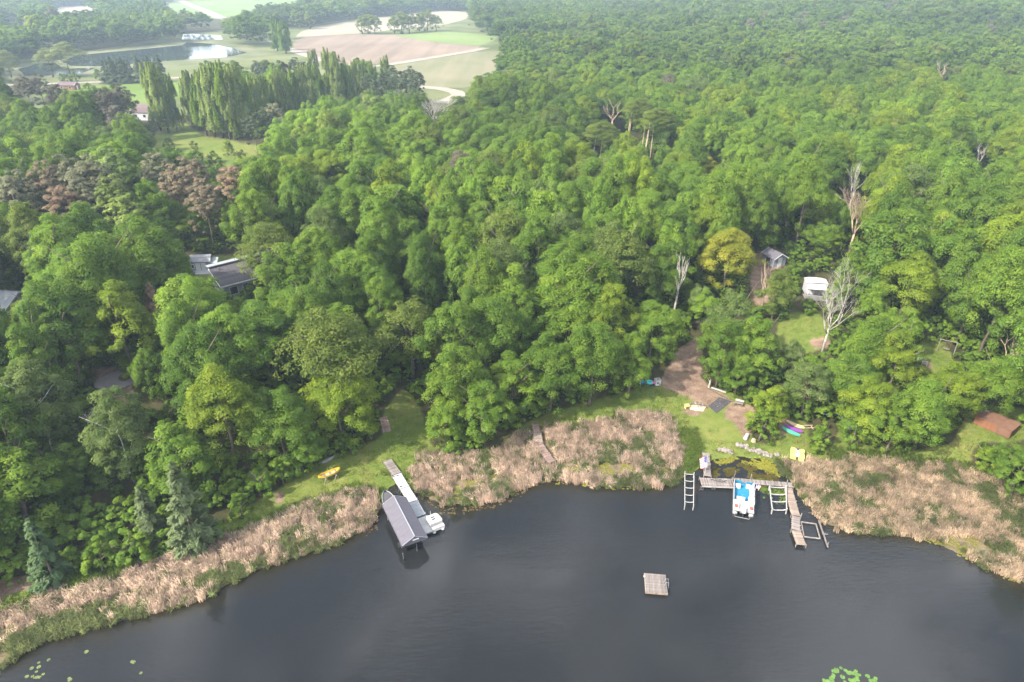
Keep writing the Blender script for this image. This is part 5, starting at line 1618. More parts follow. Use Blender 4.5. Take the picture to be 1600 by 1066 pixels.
rl = part("railing", MB().bar((-2.3, -2.75, 1.35), (1.9, -2.75, 1.35), .1, .08).bar((-2.3, -2.75, 1.35), (-2.3, -.3, 1.35), .1, .08).bar((1.9, -2.75, 1.35), (1.9, -.3, 1.35), .1, .08), M_VINYLG, t)
bm_ = MB().box((0, 0, 0), (.06, .06, .95)).mesh("baluster", M_VINYLG)
for i in range(18):
    part("baluster", bm_, None, rl, loc=(-2.3 + i * 4.2 / 17, -2.75, .88))
for x_ in (-2.2, -.2, 1.8):
    part("deck_post", MB().box((x_, -2.7, .1), (.1, .1, .6)), M_WOODDARK, t)

# low red-brown shed
k = crop(1480, 560, 5.333)
zb = G(*k(380, 590)).z
a, b, c, d_ = [P(*k(*q), zb + 1.35) for q in ((232, 472), (545, 607), (600, 530), (292, 403))]
ex, ey = (b - a), ((d_ - a) + (c - b)) / 2
az = math.atan2(ex.y, ex.x)
Lx, Ly = ex.length, ey.length * .97
t = thing("low_shed", "low flat-roofed red-brown wooden shed on the grass above the wide reed bed", "shed", (a.x, a.y, zb - .05), az)
part("wall", MB().box((Lx / 2, Ly / 2, .62), (Lx - .24, Ly - .24, 1.28)), M_SHEDWALL, t)
rf = part("roof", MB().box((Lx / 2, Ly / 2, 1.29), (Lx, Ly, .08)), M_SHEDROOF, t)
pm = MB().box((0, 0, 0), (Lx / 3 - .02, Ly - .02, .035)).mesh("panel", M_SHEDROOF)
for i in range(3):
    part("panel", pm, None, rf, loc=(Lx * (i + .5) / 3, Ly / 2, 1.35))
board_walls(t, 0, "board", M_SHEDWALL, .1, Lx - 1.75, .09, .02, 1.24, .3)
board_walls(t, 0, "board", M_SHEDWALL, .15, Ly - .15, Lx - .09, .02, 1.24, .3, axis='y')
dd_ = part("door", MB().box((Lx - .95, .085, .62), (1.45, .05, 1.12)), M_SHEDROOF, t)
part("frame", MB().box((Lx - 1.72, .07, .62), (.06, .07, 1.2)).box((Lx - .2, .07, .62), (.06, .07, 1.2)), M_WOODDARK, dd_)
part("hatch", MB().box((.55, Ly - .5, 1.42), (.5, .4, .1)), M_VINYLG, t)

# round gravel patio with fire ring
g = G(182, 596)
t = thing("gravel_patio", "round grey gravel patio under the trees", "patio", (g.x, g.y, g.z + .02))
n = 40
part("gravel_bed", MB().prism([(2.9 * math.cos(6.283 * i / n), 2.5 * math.sin(6.283 * i / n)) for i in range(n)], -.4, .12), M_GRAVEL, t)
em = MB().box((0, 0, 0), (.42, .16, .2)).mesh("edging_stone", M_ROCK)
for i in range(n):
    a = 6.283 * i / n
    part("edging_stone", em, None, t, loc=(2.98 * math.cos(a), 2.58 * math.sin(a), .1), rot=(0, 0, a + 1.57))
t2 = thing("fire_ring", "dark fire ring of blocks on the round gravel patio", "fire pit", (g.x + .9, g.y + .7, g.z + .14))
em = MB().box((0, 0, .12), (.34, .2, .26)).mesh("stone", M_WOODDARK)
for i in range(14):
    a = 6.283 * i / 14
    part("stone", em, None, t2, loc=(.7 * math.cos(a), .7 * math.sin(a), 0), rot=(0, 0, a + 1.57))
part("ash_bed", MB().prism([(.58 * math.cos(6.283 * i / 14), .58 * math.sin(6.283 * i / 14)) for i in range(14)], -.02, .05), M_BLACK, t2)

# ------------------------------------------------------------------ docks
def deck_run(t, A, B, width, z, mat, pw=.17, gap=.02, th=.05, pname="plank", ragged=.03):
    """planks across the line A-B (thing placed at world origin offset t.location, no rotation)"""
    o = Vector(t.location)
    A, B = Vector((A.x, A.y, z)) - Vector((o.x, o.y, o.z)), Vector((B.x, B.y, z)) - Vector((o.x, o.y, o.z))
    az, L = frame2(A, B)
    n = max(1, int(round(L / (pw + gap))))
    w = L / n
    me = MB().box((0, 0, 0), (width, w - gap, th)).mesh(pname, mat)
    d = (B - A).normalized()
    for i in range(n):
        c = A + d * (i + .5) * w
        part(pname, me, None, t, loc=(c.x + R_.uniform(-ragged, ragged), c.y, c.z + R_.uniform(-.012, .012)), rot=(R_.uniform(-.02, .02), R_.uniform(-.01, .01), az + R_.uniform(-.015, .015)))
    nx_ = Vector((-d.y, d.x, 0))
    fr = MB()
    for s in (-1, 1):
        fr.bar(A + nx_ * s * (width / 2 - .08) - Vector((0, 0, th / 2 + .08)), B + nx_ * s * (width / 2 - .08) - Vector((0, 0, th / 2 + .08)), .06, .15)
    part("stringer", fr, M_WOODDARK, t)
    m = max(2, int(L / 2.5) + 1)
    for i in range(m):
        for s in (-1, 1):
            c = A.lerp(B, i / (m - 1)) + nx_ * s * (width / 2 + .03)
            part("post", MB().tube([(c.x, c.y, c.z - z - .9 + (0)), (c.x, c.y, c.z + .18)], .05, 7), M_STEEL if mat in (M_VINYL, M_VINYLG) else M_WOOD, t)
    return az, L

# long dock with white panels beside the covered lift
k = crop(560, 680, 4.845)
ZD = .5
m1 = lambda a, b: P(*k((a[0] + b[0]) / 2, (a[1] + b[1]) / 2), ZD)
r0, r1, r2, r3, r4 = m1((190, 205), (240, 183)), m1((258, 305), (318, 287)), m1((318, 410), (380, 387)), m1((388, 515), (440, 490)), m1((450, 622), (502, 600))
t = thing("dock", "straight dock of white panels with a plank ramp, beside the grey boat canopy", "dock", (r2.x, r2.y, 0))
zr = zat(r0.x, r0.y)
deck_run(t, r0, r1, 1.25, max(ZD - .02, zr + .1), M_WOOD, pw=.15)
def panel_run(t, A, B, W, z, mat, nsub=3):
    o = Vector(t.location)
    A2, B2 = Vector((A.x - o.x, A.y - o.y, z - o.z)), Vector((B.x - o.x, B.y - o.y, z - o.z))
    az, L = frame2(A2, B2)
    c = (A2 + B2) / 2
    s = part("dock_section", MB().box((0, 0, -.09), (W, L - .05, .14)), M_ALU, t, loc=c, rot=(0, 0, az))
    me = MB().box((0, 0, 0), (W - .03, (L - .1) / nsub - .02, .035)).mesh("panel", mat)
    for i in range(nsub):
        part("panel", me, None, s, loc=(0, -L / 2 + .05 + (i + .5) * (L - .1) / nsub, 0))
    for sx in (-1, 1):
        for sy in (-1, 1):
            part("post", MB().tube([(sx * (W / 2 + .05), sy * (L / 2 - .25), -z - .9), (sx * (W / 2 + .05), sy * (L / 2 - .25), .12)], .035, 7), M_ALU, s)
    return az, L
panel_run(t, r1, r2, 1.3, ZD, M_VINYL); panel_run(t, r2, r3, 1.25, ZD, M_VINYL); panel_run(t, r3, r4, 1.2, ZD - .01, M_VINYLG)
e0, e1 = P(*k(478, 618), ZD), P(*k(545, 735), ZD)
panel_run(t, e0, e1, 1.35, ZD - .02, M_VINYL, 2)
# coil of rope and cleats by the shore end
part("cleat", MB().box((0, 0, .06), (.3, .08, .08)).box((0, 0, .03), (.1, .1, .06)), M_BLACK, t, loc=(r1.x - r2.x + .2, r1.y - r2.y - .4, ZD + .02))
part("cleat", MB().box((0, 0, .06), (.3, .08, .08)).box((0, 0, .03), (.1, .1, .06)), M_BLACK, t, loc=(r1.x - r2.x - .3, r1.y - r2.y - .5, ZD + .02))
part("cleat", MB().box((0, 0, .06), (.3, .08, .08)).box((0, 0, .03), (.1, .1, .06)), M_BLACK, t, loc=(-.5, .15, ZD + .02))

# boat canopy on a lift
ra, rb = P(*k(268, 460), 2.6), P(*k(425, 765), 2.6)
az, L = frame2(rb, ra)
c = (ra + rb) / 2
la, ra_ = P(*k(345, 840), 1.75), P(*k(520, 750), 1.75)
W = (la - ra_).length
t = thing("boat_canopy", "grey gabled boat canopy on a lift frame over the water", "boat lift", (c.x, c.y, 0), az)
hw, hl = W / 2, L / 2
for s, nm in ((-1, "roof_slope"), (1, "roof_slope")):
    rs = part(nm, MB().slab([(s * hw, -hl, 1.75), (0, -hl, 2.6), (0, hl, 2.6), (s * hw, hl, 1.75)], .04), M_ROOFG, t)
    sl = math.atan2(.85, hw)
    pm = MB().box((0, 0, 0), (math.hypot(hw, .85) - .04, L / 6 - .012, .012)).mesh("panel", M_ROOFG)
    for i in range(6):
        part("panel", pm, None, rs, loc=(s * hw / 2, -hl + (i + .5) * L / 6, 2.19), rot=(0, s * sl, 0))
for e in (-1, 1):
    part("gable_end", MB().add([(-hw, e * hl, 1.52), (hw, e * hl, 1.52), (hw, e * hl, 1.76), (0, e * hl, 2.61), (-hw, e * hl, 1.76),
                               (-hw, e * (hl - .03), 1.52), (hw, e * (hl - .03), 1.52), (hw, e * (hl - .03), 1.76), (0, e * (hl - .03), 2.61), (-hw, e * (hl - .03), 1.76)],
         [(0, 1, 2, 3, 4), (9, 8, 7, 6, 5), (0, 5, 6, 1), (1, 6, 7, 2), (2, 7, 8, 3), (3, 8, 9, 4), (4, 9, 5, 0)]), M_ROOFG, t)
    part("edge_trim", MB().bar((-hw, e * (hl + .03), 1.76), (0, e * (hl + .03), 2.62), .05, .08).bar((hw, e * (hl + .03), 1.76), (0, e * (hl + .03), 2.62), .05, .08), M_ROOFTRIM, t)
part("ridge_trim", MB().box((0, 0, 2.625), (.12, L, .03)), M_ROOFTRIM, t)
part("name_plate", MB().box((.1, -hl - .05, 2.1), (.75, .03, .16)), M_WHITE, t)
for s in (-1, 1):
    part("side_skirt", MB().box((s * hw, 0, 1.64), (.04, L, .24)), M_ROOFG, t)
    part("lift_rail", MB().bar((s * (hw - .35), -hl + 1.2, .35), (s * (hw - .35), hl - .6, .35), .1, .14), M_ALU, t)
    for y_ in (-hl + 1.5, hl - 1.0):
        part("lift_post", MB().box((s * (hw - .25), y_, .25), (.12, .12, 2.7)), M_ALU, t)
    part("roof_rail", MB().bar((s * (hw - .22), -hl + .1, 1.7), (s * (hw - .22), hl - .1, 1.7), .07, .07), M_ALU, t)
for y_ in (-hl + 1.5, hl - 1.0):
    part("cross_beam", MB().bar((-hw + .3, y_, .2), (hw - .3, y_, .2), .12, .14), M_ALU, t)
part("winch", MB().tube([(-hw - .05, -hl + .8, 1.2), (-hw - .25, -hl + .8, 1.2)], .35, 12).bar((-hw - .25, -hl + .8, .86), (-hw - .25, -hl + .8, 1.54), .05), M_BLACK, t)
part("guide_pole", MB().tube([(-hw - .05, -hl - .2, -.8), (-hw - .12, -hl - .35, 1.0)], .05, 8).tube([(.2, -hl + .2, -.8), (.2, -hl + .2, 1.1)], .05, 8), M_STEEL, t)

# hulls
def hull(t, L, Bm, D, zk, mat, deckmat, rim_mat=None, stern=.85, both=False, fill=.75, rocker=.12, n=15, pow_=.55, name="hull", cockpit=True):
    """boat hull along local y, bow at +y"""
    st = []
    for i in range(n + 1):
        u = i / n
        y = -L / 2 + L * u
        if both:
            b_ = (max(0.0, 1 - abs(2 * u - 1) ** 2.4)) ** .8
        else:
            b_ = stern + (1 - stern) * min(1, u / .4) if u < .45 else max(0.0, 1 - ((u - .45) / .55) ** 2.2) ** pow_ if u < 1 else 0
        b_ = max(b_, .02)
        e = abs(2 * u - 1) if both else max(0, (u - .4) / .6)
        st.append((y, b_ * Bm / 2, zk + rocker * e ** 3, zk + D + rocker * 1.4 * e ** 2))
    mb, rim, dk = MB(), MB(), MB()
    vs = []
    for (y, b_, z0, z1) in st:
        vs += [(-b_, y, z1), (-b_ * .82, y, z0 + (z1 - z0) * .35), (0, y, z0), (b_ * .82, y, z0 + (z1 - z0) * .35), (b_, y, z1)]
    fs = [(i * 5 + j, i * 5 + j + 1, (i + 1) * 5 + j + 1, (i + 1) * 5 + j) for i in range(n) for j in range(4)]
    fs += [(4, 3, 2, 1, 0), tuple(n * 5 + j for j in range(5))]
    mb.add(vs, fs)
    h = part(name, mb, mat, t, smooth=False)
    for s in (-1, 1):
        rim.tube([(s * b_, y, z1) for (y, b_, z0, z1) in st], Bm * .022, 6)
    part("gunwale", rim, rim_mat or mat, t, smooth=True)
    dv = []
    for (y, b_, z0, z1) in st:
        zz = z0 + (z1 - z0) * fill
        dv += [(-b_ * .93, y, zz), (0, y, zz + .02), (b_ * .93, y, zz)]
    dk.add(dv, [(i * 3 + j, i * 3 + j + 1, (i + 1) * 3 + j + 1, (i + 1) * 3 + j) for i in range(n) for j in range(2)])
    part("deck", dk, deckmat, t)
    return st

bo, st_ = P(*k(200, 348), .9), P(*k(300, 450), .9)
mid_ = Vector((c.x, c.y, 0)) + Vector((-math.sin(az), math.cos(az), 0)) * (hl + .25)
t = thing("fishing_boat", "aluminium fishing boat with dark deck, its bow poking out from under the canopy", "boat", (mid_.x, mid_.y, 0), az)
t.location = (mid_.x - math.cos(az) * .35, mid_.y - math.sin(az) * .35, 0)
hull(t, 5.6, 1.75, .6, .45, M_ALU, M_COVER, M_WHITEDIRTY, fill=.86)
part("windshield", MB().box((.35, .55, 1.25), (.9, .05, .35), rx=-.5), M_GLASS, t)
part("seat", MB().box((.35, .1, 1.1), (.7, .5, .3)), M_WHITE, t)
part("trolling_motor", MB().tube([(.1, 2.75, 1.15), (.9, 2.6, 1.2)], .04, 6).box((.0, 2.7, 1.2), (.25, .3, .12)), M_BLACK, t)

# white roofed pedal boat moored at the dock's end
k = crop(560, 680, 4.845)
pa, pb = P(*k(575, 712), .55), P(*k(550, 596), .95)
ctr = P(*k(578, 655), .6)
az2 = az + rad(0)
t = thing("pedal_boat", "small white boat with rounded hard top and two dark openings moored at the dock end", "boat", (ctr.x, ctr.y, 0), az2 + rad(4))
t.scale = (.9, .9, .85)
for s in (-1, 1):
    part("float", MB().tube([(s * .62 - .05, -1.45, .12), (s * .62 - .05, -1.2, .2), (s * .62 - .05, 1.0, .2), (s * .62 - .05, 1.35, .22)], [.14, .3, .3, .12], 10), M_WHITE, t, smooth=True)
part("body", MB().prism([(-.95, -1.35), (.85, -1.35), (.95, -.9), (.92, .9), (.7, 1.2), (-.75, 1.2), (-.95, .9)], .3, .55), M_WHITE, t)
part("stern_bench", MB().prism([(-.95, -1.33), (.88, -1.33), (.9, -.75), (-.95, -.75)], .55, .72), M_WHITEDIRTY, t)
rt = part("hard_top", MB().prism([(-.88, -.62), (.82, -.66), (.95, -.3), (.86, .72), (.6, 1.08), (-.62, 1.08), (-.9, .8)], .62, 1.15).prism([(-.8, -.5), (.74, -.54), (.84, -.25), (.76, .62), (.5, .95), (-.52, .95), (-.8, .7)], 1.15, 1.23), M_VINYL, t)
for y_ in (.42, .02):
    part("opening", MB().box((-.12, y_, 1.24), (.46, .2, .03), rz=.05), M_BLACK, t)
part("flag_staff", MB().tube([(-.05, 1.15, .5), (-.05, 1.2, 1.7)], .025, 6), M_WHITE, t)

# old boardwalk through the reeds
kb = crop(620, 600, 4.0)
pts = [P(*kb(865, 258), .75), P(*kb(876, 312), .7), P(*kb(884, 375), .62), P(*kb(965, 500), .45)]
t = thing("boardwalk", "old plank boardwalk sagging through the middle of the dry reed bed", "boardwalk", (pts[1].x, pts[1].y, 0))
for i in range(3):
    deck_run(t, pts[i], pts[i + 1], (1.0, 1.25, 1.15)[i], (.95, .92, .78)[i], (M_WOODPINK, M_WOODTAN, M_WOODPINK)[i], pw=.16, ragged=.06)

# big L-shaped wooden dock
k2 = crop(1040, 680, 5.329)
ZD = .48
t_l = P(*k2(430, 395), ZD)
t = thing("dock", "grey plank dock with a long arm bending out past the empty lifts", "dock", (t_l.x, t_l.y, 0))
w0, w1 = P(*k2(336, 150), ZD), P(*k2(350, 342), ZD)
deck_run(t, w0, w1, .95, ZD, M_WOOD)
p0, p1 = P(*k2(291, 388), ZD), P(*k2(566, 398), ZD)
deck_run(t, p0, p1, 1.65, ZD - .015, M_WOOD)
l0, l1 = P(*k2(566, 374), ZD), P(*k2(1058, 415), ZD)
deck_run(t, l0, l1, .9, ZD - .01, M_WOOD)
s0, s1 = P(*k2(1018, 436), ZD), P(*k2(1084, 668), ZD)
deck_run(t, s0, s1, 1.05, ZD - .03, M_WOODTAN)
u0, u1 = P(*k2(1084, 676), ZD - .05), P(*k2(1086, 786), ZD)
deck_run(t, u0, u1, 1.0, ZD - .06, M_WOOD, gap=.035, ragged=.07)
v0, v1 = P(*k2(1087, 792), ZD), P(*k2(1130, 912), ZD)
deck_run(t, v0, v1, 1.1, ZD - .04, M_WOODTAN)
part("bumper_rail", MB().bar((p0.x - t_l.x, p0.y - t_l.y - .9, ZD - .06), (p1.x - t_l.x, p1.y - t_l.y - .9, ZD - .06), .06, .16), M_WHITEDIRTY, t)
for q in ((578, 325), (712, 352), (1010, 400), (1128, 678)):
    a_ = P(*k2(*q), ZD)
    part("mooring_post", MB().tube([(a_.x - t_l.x, a_.y - t_l.y, -.8), (a_.x - t_l.x, a_.y - t_l.y, ZD + .55)], .06, 8), M_WOOD, t)
for q in ((400, 440), (300, 445)):
    a_ = P(*k2(*q), .3)
    part("ladder", MB().bar((a_.x - t_l.x - .2, a_.y - t_l.y, -.6), (a_.x - t_l.x - .2, a_.y - t_l.y, .75), .04).bar((a_.x - t_l.x + .2, a_.y - t_l.y, -.6), (a_.x - t_l.x + .2, a_.y - t_l.y, .75), .04).bar((a_.x - t_l.x - .2, a_.y - t_l.y, .1), (a_.x - t_l.x + .2, a_.y - t_l.y, .1), .04), M_STEEL, t)
# things left on the platform
a_ = P(*k2(440, 385), ZD)
tt = thing("bicycle_frame", "tangle of dark metal tubing lying on the dock platform", "scrap metal", (a_.x, a_.y, ZD + .03))
part("tube", MB().tube([(-1.0, .35, .06), (-.3, -.1, .15), (.5, -.25, .06), (1.1, .1, .08)], .035, 6), M_BLACK, tt)
part("tube", MB().tube([(-.9, .1, .05), (-.5, .45, .2), (-.2, .4, .05), (.3, .1, .18), (.9, -.35, .06)], .03, 6), M_BLACK, tt)
part("tube", MB().tube([(-.2, -.1, .05), (.2, .3, .2), (.7, .05, .05)], .03, 6), M_STEEL, tt)
tt.name = "metal_tubing"

def star_flag(t, W, Hh, loc, rot, droop=.25):
    """thirteen stripes and a canton of stars, hanging in folds"""
    def pt(u, v):
        return (u * W * (1 - .15 * v), .09 * math.sin(u * 9 + v * 2) * (.3 + u), -v * Hh - droop * u * u * W)
    cl = part("cloth", MB(), M_FLAGW, t, loc=loc, rot=rot)
    for s in range(13):
        v0, v1 = s / 13, (s + 1) / 13
        u0 = .4 if s < 7 else 0
        vs, fs = [], []
        for i in range(9):
            u = u0 + (1 - u0) * i / 8
            vs += [pt(u, v0), pt(u, v1)]
        fs = [(2 * i, 2 * i + 1, 2 * i + 3, 2 * i + 2) for i in range(8)]
        part("stripe", MB().add(vs, fs), M_FLAGR if s % 2 == 0 else M_FLAGW, cl)
    vs, fs = [], []
    for i in range(5):
        vs += [pt(.4 * i / 4, 0), pt(.4 * i / 4, 7 / 13)]
    part("canton", MB().add(vs, [(2 * i, 2 * i + 1, 2 * i + 3, 2 * i + 2) for i in range(4)]), M_FLAGB, cl)
    st_m = MB()
    for r in range(9):
        for cidx in range(6 if r % 2 == 0 else 5):
            u, v = .4 * (cidx + (.5 if r % 2 == 0 else 1)) / 6, 7 / 13 * (r + .6) / 9.6
            p = Vector(pt(u, v)); q = .016 * W
            for off in (-.006, .006):
                ring = []
                for a in range(10):
                    rr = q if a % 2 == 0 else q * .42
                    ring.append((p.x + rr * math.sin(a * .628), p.y + off, p.z + rr * math.cos(a * .628)))
                st_m.add(ring, [tuple(range(10))])
    part("star", st_m, M_FLAGW, cl, stuff=True)

a_ = P(*k2(338, 318), ZD)
t = thing("flag", "striped starry flag drooping from a leaning pole over the dock walkway", "flag", (a_.x - .15, a_.y, ZD))
part("pole", MB().tube([(0, 0, -.1), (-.05, .1, 2.9)], .035, 7), M_WHITEDIRTY, t)
star_flag(t, 1.0, 1.9, (-.06, .08, 2.75), (0, .12, rad(165)), .3)

# pontoon boat
A, B = P(*k2(652, 383), .75), P(*k2(648, 655), .6)
az, L = frame2(B, A)
c = (A + B) / 2
L = 5.6
t = thing("pontoon_boat", "open pontoon boat with bright blue deck and pale seats tied to the wooden dock", "boat", (c.x, c.y, 0), az)
for s in (-1, 1):
    part("pontoon", MB().tube([(s * .95, -L / 2 - .1, .15), (s * .95, -L / 2 + .1, .18), (s * .95, L / 2 - .5, .18), (s * .95, L / 2 + .05, .38)], [.28, .32, .32, .08], 12), M_ALU, t, smooth=True)
part("deck", MB().box((0, .75, .62), (2.5, L - 1.5, .1)), M_DECKBLUE, t)
part("stern_deck", MB().box((0, -L / 2 + .75, .63), (2.5, 1.45, .1)), M_WHITEDIRTY, t)
for s in (-1, 1):
    f = part("fence_panel", MB().box((s * 1.24, .5, .96), (.05, L - 1.7, .5)), M_WHITE, t)
    part("rail", MB().bar((s * 1.24, -L / 2 + 1.1, 1.25), (s * 1.24, L / 2 - .35, 1.25), .06), M_ALU, f)
f = part("bow_gate", MB().box((-.75, L / 2 - .25, .92), (1.0, .04, .45)).box((.75, L / 2 - .25, .92), (1.0, .04, .45)), M_DECKBLUE, t)
def seat(t, x, y, w, d, back, mat=M_SEAT):
    s = part("seat", MB().box((x, y, .86), (w, d, .36)), mat, t)
    if back == 'x+': part("backrest", MB().box((x + w / 2 - .07, y, 1.16), (.14, d, .34)), M_WHITE, s)
    if back == 'x-': part("backrest", MB().box((x - w / 2 + .07, y, 1.16), (.14, d, .34)), M_WHITE, s)
    if back == 'y-': part("backrest", MB().box((x, y - d / 2 + .07, 1.16), (w, .14, .34)), M_WHITE, s)
    return s
seat(t, -.75, 1.75, .6, .6, 'y-', M_WHITE)
seat(t, .92, 1.55, .48, 1.3, 'x+'); seat(t, .92, .15, .48, .8, 'x+')
seat(t, .45, 1.95, .42, .42, 'y-', M_WHITE)
seat(t, -.4, -.75, 1.0, .55, 'y-')
cs = part("console", MB().box((.85, -.75, 1.0), (.65, .5, .66)), M_WHITE, t)
part("steering_wheel", MB().tube([(.85 + .18 * math.cos(a * .5236), -.5 + .02, 1.3 + .18 * math.sin(a * .5236)) for a in range(13)], .018, 5), M_BLACK, cs)
part("stern_rail", MB().box((0, -L / 2 + 1.35, .98), (2.4, .08, .5)), M_WHITE, t)
for s in (-1, 1):
    sd = part("sun_pad", MB().box((s * .88, -L / 2 + .8, .82), (.62, .95, .28)), M_WHITE, t)
    part("cushion", MB().box((s * .9, -L / 2 + .5, 1.0), (.4, .5, .1)), M_RED, sd, label="red cushion on the pale stern pad")
part("swim_bar", MB().tube([(-1.0, -L / 2, .4), (-.95, -L / 2 - .55, .15), (.75, -L / 2 - .6, .15), (.9, -L / 2, .4)], .035, 6), M_STEEL, t)
om = part("outboard_motor", MB().prism([(-.2, -L / 2 - .42), (.2, -L / 2 - .42), (.24, -L / 2 + .0), (.16, -L / 2 + .22), (-.16, -L / 2 + .22), (-.24, -L / 2)], .75, 1.22).prism([(-.15, -L / 2 - .35), (.15, -L / 2 - .35), (.17, -L / 2 + .1), (-.17, -L / 2 + .1)], 1.22, 1.32), M_WHITE, t)
part("drive_leg", MB().box((0, -L / 2 - .2, .3), (.14, .3, .9)), M_BLACK, om)
part("transom", MB().box((0, -L / 2 + .12, .5), (.8, .2, .3)), M_ALU, t)
a_ = Vector((1.27, .85, 1.2))
fl = thing("flag", "small striped flag on the side rail of the pontoon boat", "flag", (c.x + 1.27 * math.cos(az) - .9 * math.sin(az), c.y + 1.27 * math.sin(az) + .9 * math.cos(az), 1.2), az)
part("pole", MB().tube([(0, 0, -.05), (.1, .1, 1.3)], .02, 6), M_WHITE, fl)
star_flag(fl, .55, .75, (.1, .1, 1.25), (0, .1, rad(-30)), .3)

# empty lift frames
def lift(label, tl, tr, br, bl, rungs, z, w, mat, hook=True, legs=True):
    q = [P(*k2(*p), z) for p in (tl, tr, br, bl)]
    c = sum(q, Vector()) / 4
    t = thing("boat_lift", label, "boat lift", (c.x, c.y, 0))
    o = Vector((c.x, c.y, 0))
    q = [p - o for p in q]
    for a, b in ((0, 3), (1, 2)):
        part("side_rail", MB().bar(q[a], q[b], w, w), mat, t)
    for u in rungs:
        a, b = q[0].lerp(q[3], u), q[1].lerp(q[2], u)
        m = (a + b) / 2 - Vector((0, 0, .14 if hook else 0))
        mb = MB().bar(a, a.lerp(m, .5) - Vector((0, 0, .05 if hook else 0)), w * .8, w * .8).bar(a.lerp(m, .5) - Vector((0, 0, .05 if hook else 0)), b.lerp(m, .5) - Vector((0, 0, .05 if hook else 0)), w * .8, w * .8).bar(b.lerp(m, .5) - Vector((0, 0, .05 if hook else 0)), b, w * .8, w * .8)
        part("crossbar", mb, mat, t)
    if legs:
        for p in q:
            part("leg", MB().bar((p.x, p.y, -.9), (p.x, p.y, z + .25), w, w), mat, t)
    return t
lift("narrow ladder-like white lift frame standing in the water beside the flag dock", (160, 314), (236, 322), (232, 590), (160, 585), (0.01, .235, .45, .67, .88), .7, .09, M_WHITEDIRTY)
lift("square white lift frame standing empty between the pontoon boat and the dock arm", (865, 428), (1002, 432), (1008, 622), (888, 620), (.01, .32, .64, .99), .7, .12, M_WHITEDIRTY)
lift("low wooden lift frame half sunk beside the dock's outer arm", (1128, 722), (1252, 740), (1286, 862), (1152, 846), (.0, 1.0), .18, .13, M_WOOD, hook=False, legs=False)
a_, b_ = P(*k2(1275, 712), .35), P(*k2(1350, 938), .12)
t = thing("wooden_beam", "long weathered beam on short stakes lying out from the wide reed bed", "beam", (a_.x, a_.y, 0))
part("beam", MB().bar((0, 0, .38), (b_.x - a_.x, b_.y - a_.y, .2), .16, .12), M_WOOD, t)
for u in (.1, .55, .9):
    part("stake", MB().bar(((b_.x - a_.x) * u + .12, (b_.y - a_.y) * u, -.8), ((b_.x - a_.x) * u + .12, (b_.y - a_.y) * u, .55), .08), M_WOOD, t)
part("crossbar", MB().bar(((b_.x - a_.x) * .55 - .1, (b_.y - a_.y) * .55, .36), ((b_.x - a_.x) * .55 + .5, (b_.y - a_.y) * .55 + .02, .36), .08), M_WOOD, t)

# swimming raft
kr = crop(960, 860, 3.636)
q = [P(*kr(*p), .45) for p in ((172, 132), (294, 142), (299, 243), (175, 236))]
c = sum(q, Vector()) / 4
az = math.atan2(q[1].y - q[0].y, q[1].x - q[0].x)
W, Ly = ((q[1] - q[0]).length + (q[2] - q[3]).length) / 2, ((q[0] - q[3]).length + (q[1] - q[2]).length) / 2
t = thing("swim_raft", "square grey plank swimming raft floating alone on the open water", "raft", (c.x, c.y, 0), az)
pm = MB().box((0, 0, 0), (W / 17 - .03, Ly, .05)).mesh("plank", M_WOOD)
for i in range(17):
    part("plank", pm, None, t, loc=(-W / 2 + (i + .5) * W / 17, R_.uniform(-.015, .015), .45 + R_.uniform(-.008, .008)), rot=(0, 0, R_.uniform(-.006, .006)))
part("frame", MB().box((0, -Ly / 2 - .03, .33), (W + .06, .06, .24)).box((0, Ly / 2 + .03, .33), (W + .06, .06, .24)).box((-W / 2, 0, .33), (.06, Ly - .02, .2)).box((W / 2, 0, .33), (.06, Ly - .02, .2)), M_WOODTAN, t)
for s in (-1, 1):
    part("float", MB().tube([(s * W * .3, -Ly / 2 + .2, .1), (s * W * .3, Ly / 2 - .2, .1)], .24, 10), M_BLACK, t)
part("ladder", MB().tube([(W / 2 - .25, .25, .47), (W / 2 - .15, .25, 1.0), (W / 2 + .15, .25, 1.0), (W / 2 + .25, .25, -.4)], .03, 6).tube([(W / 2 - .25, -.25, .47), (W / 2 - .15, -.25, 1.0), (W / 2 + .15, -.25, 1.0), (W / 2 + .25, -.25, -.4)], .03, 6).bar((W / 2 + .22, -.25, .1), (W / 2 + .22, .25, .1), .04), M_ALU, t)
part("mooring_ring", MB().tube([(-W / 2 - .02 + .1 * math.cos(a * .785), Ly / 2 - .45 + .1 * math.sin(a * .785), .5) for a in range(9)], .02, 5), M_ALU, t)

# ------------------------------------------------------------------ small craft ashore
def canoe(name, label, cat, pa, pb, Bm, D, mat, deck, z=.03, fill=.72, both=True, extra=None, rim=None, roll=0.0, lift_=0.0):
    a, b = G(*pa), G(*pb)
    az, L = frame2(a, b)
    c = (a + b) / 2
    t = thing(name, label, cat, (c.x, c.y, max(zat(c.x, c.y), .05) + z + lift_), az)
    t.rotation_euler = (math.atan2(b.z - a.z, L), roll, az)
    hull(t, L, Bm, D, 0, mat, deck, rim or mat, both=both, fill=fill, rocker=.14)
    return t, L
kl = crop(480, 690, 5.923)
t, L = canoe("canoe", "yellow canoe resting on sawhorses on the lawn", "canoe", kl(112, 385), kl(312, 305), .95, .38, M_YELLOW, M_TAN, fill=.32, lift_=.62)
for y_ in (-L * .25, 0, L * .25):
    part("thwart", MB().box((0, y_, .36), (.78, .14, .03)), M_WOOD, t)
cl = t.location
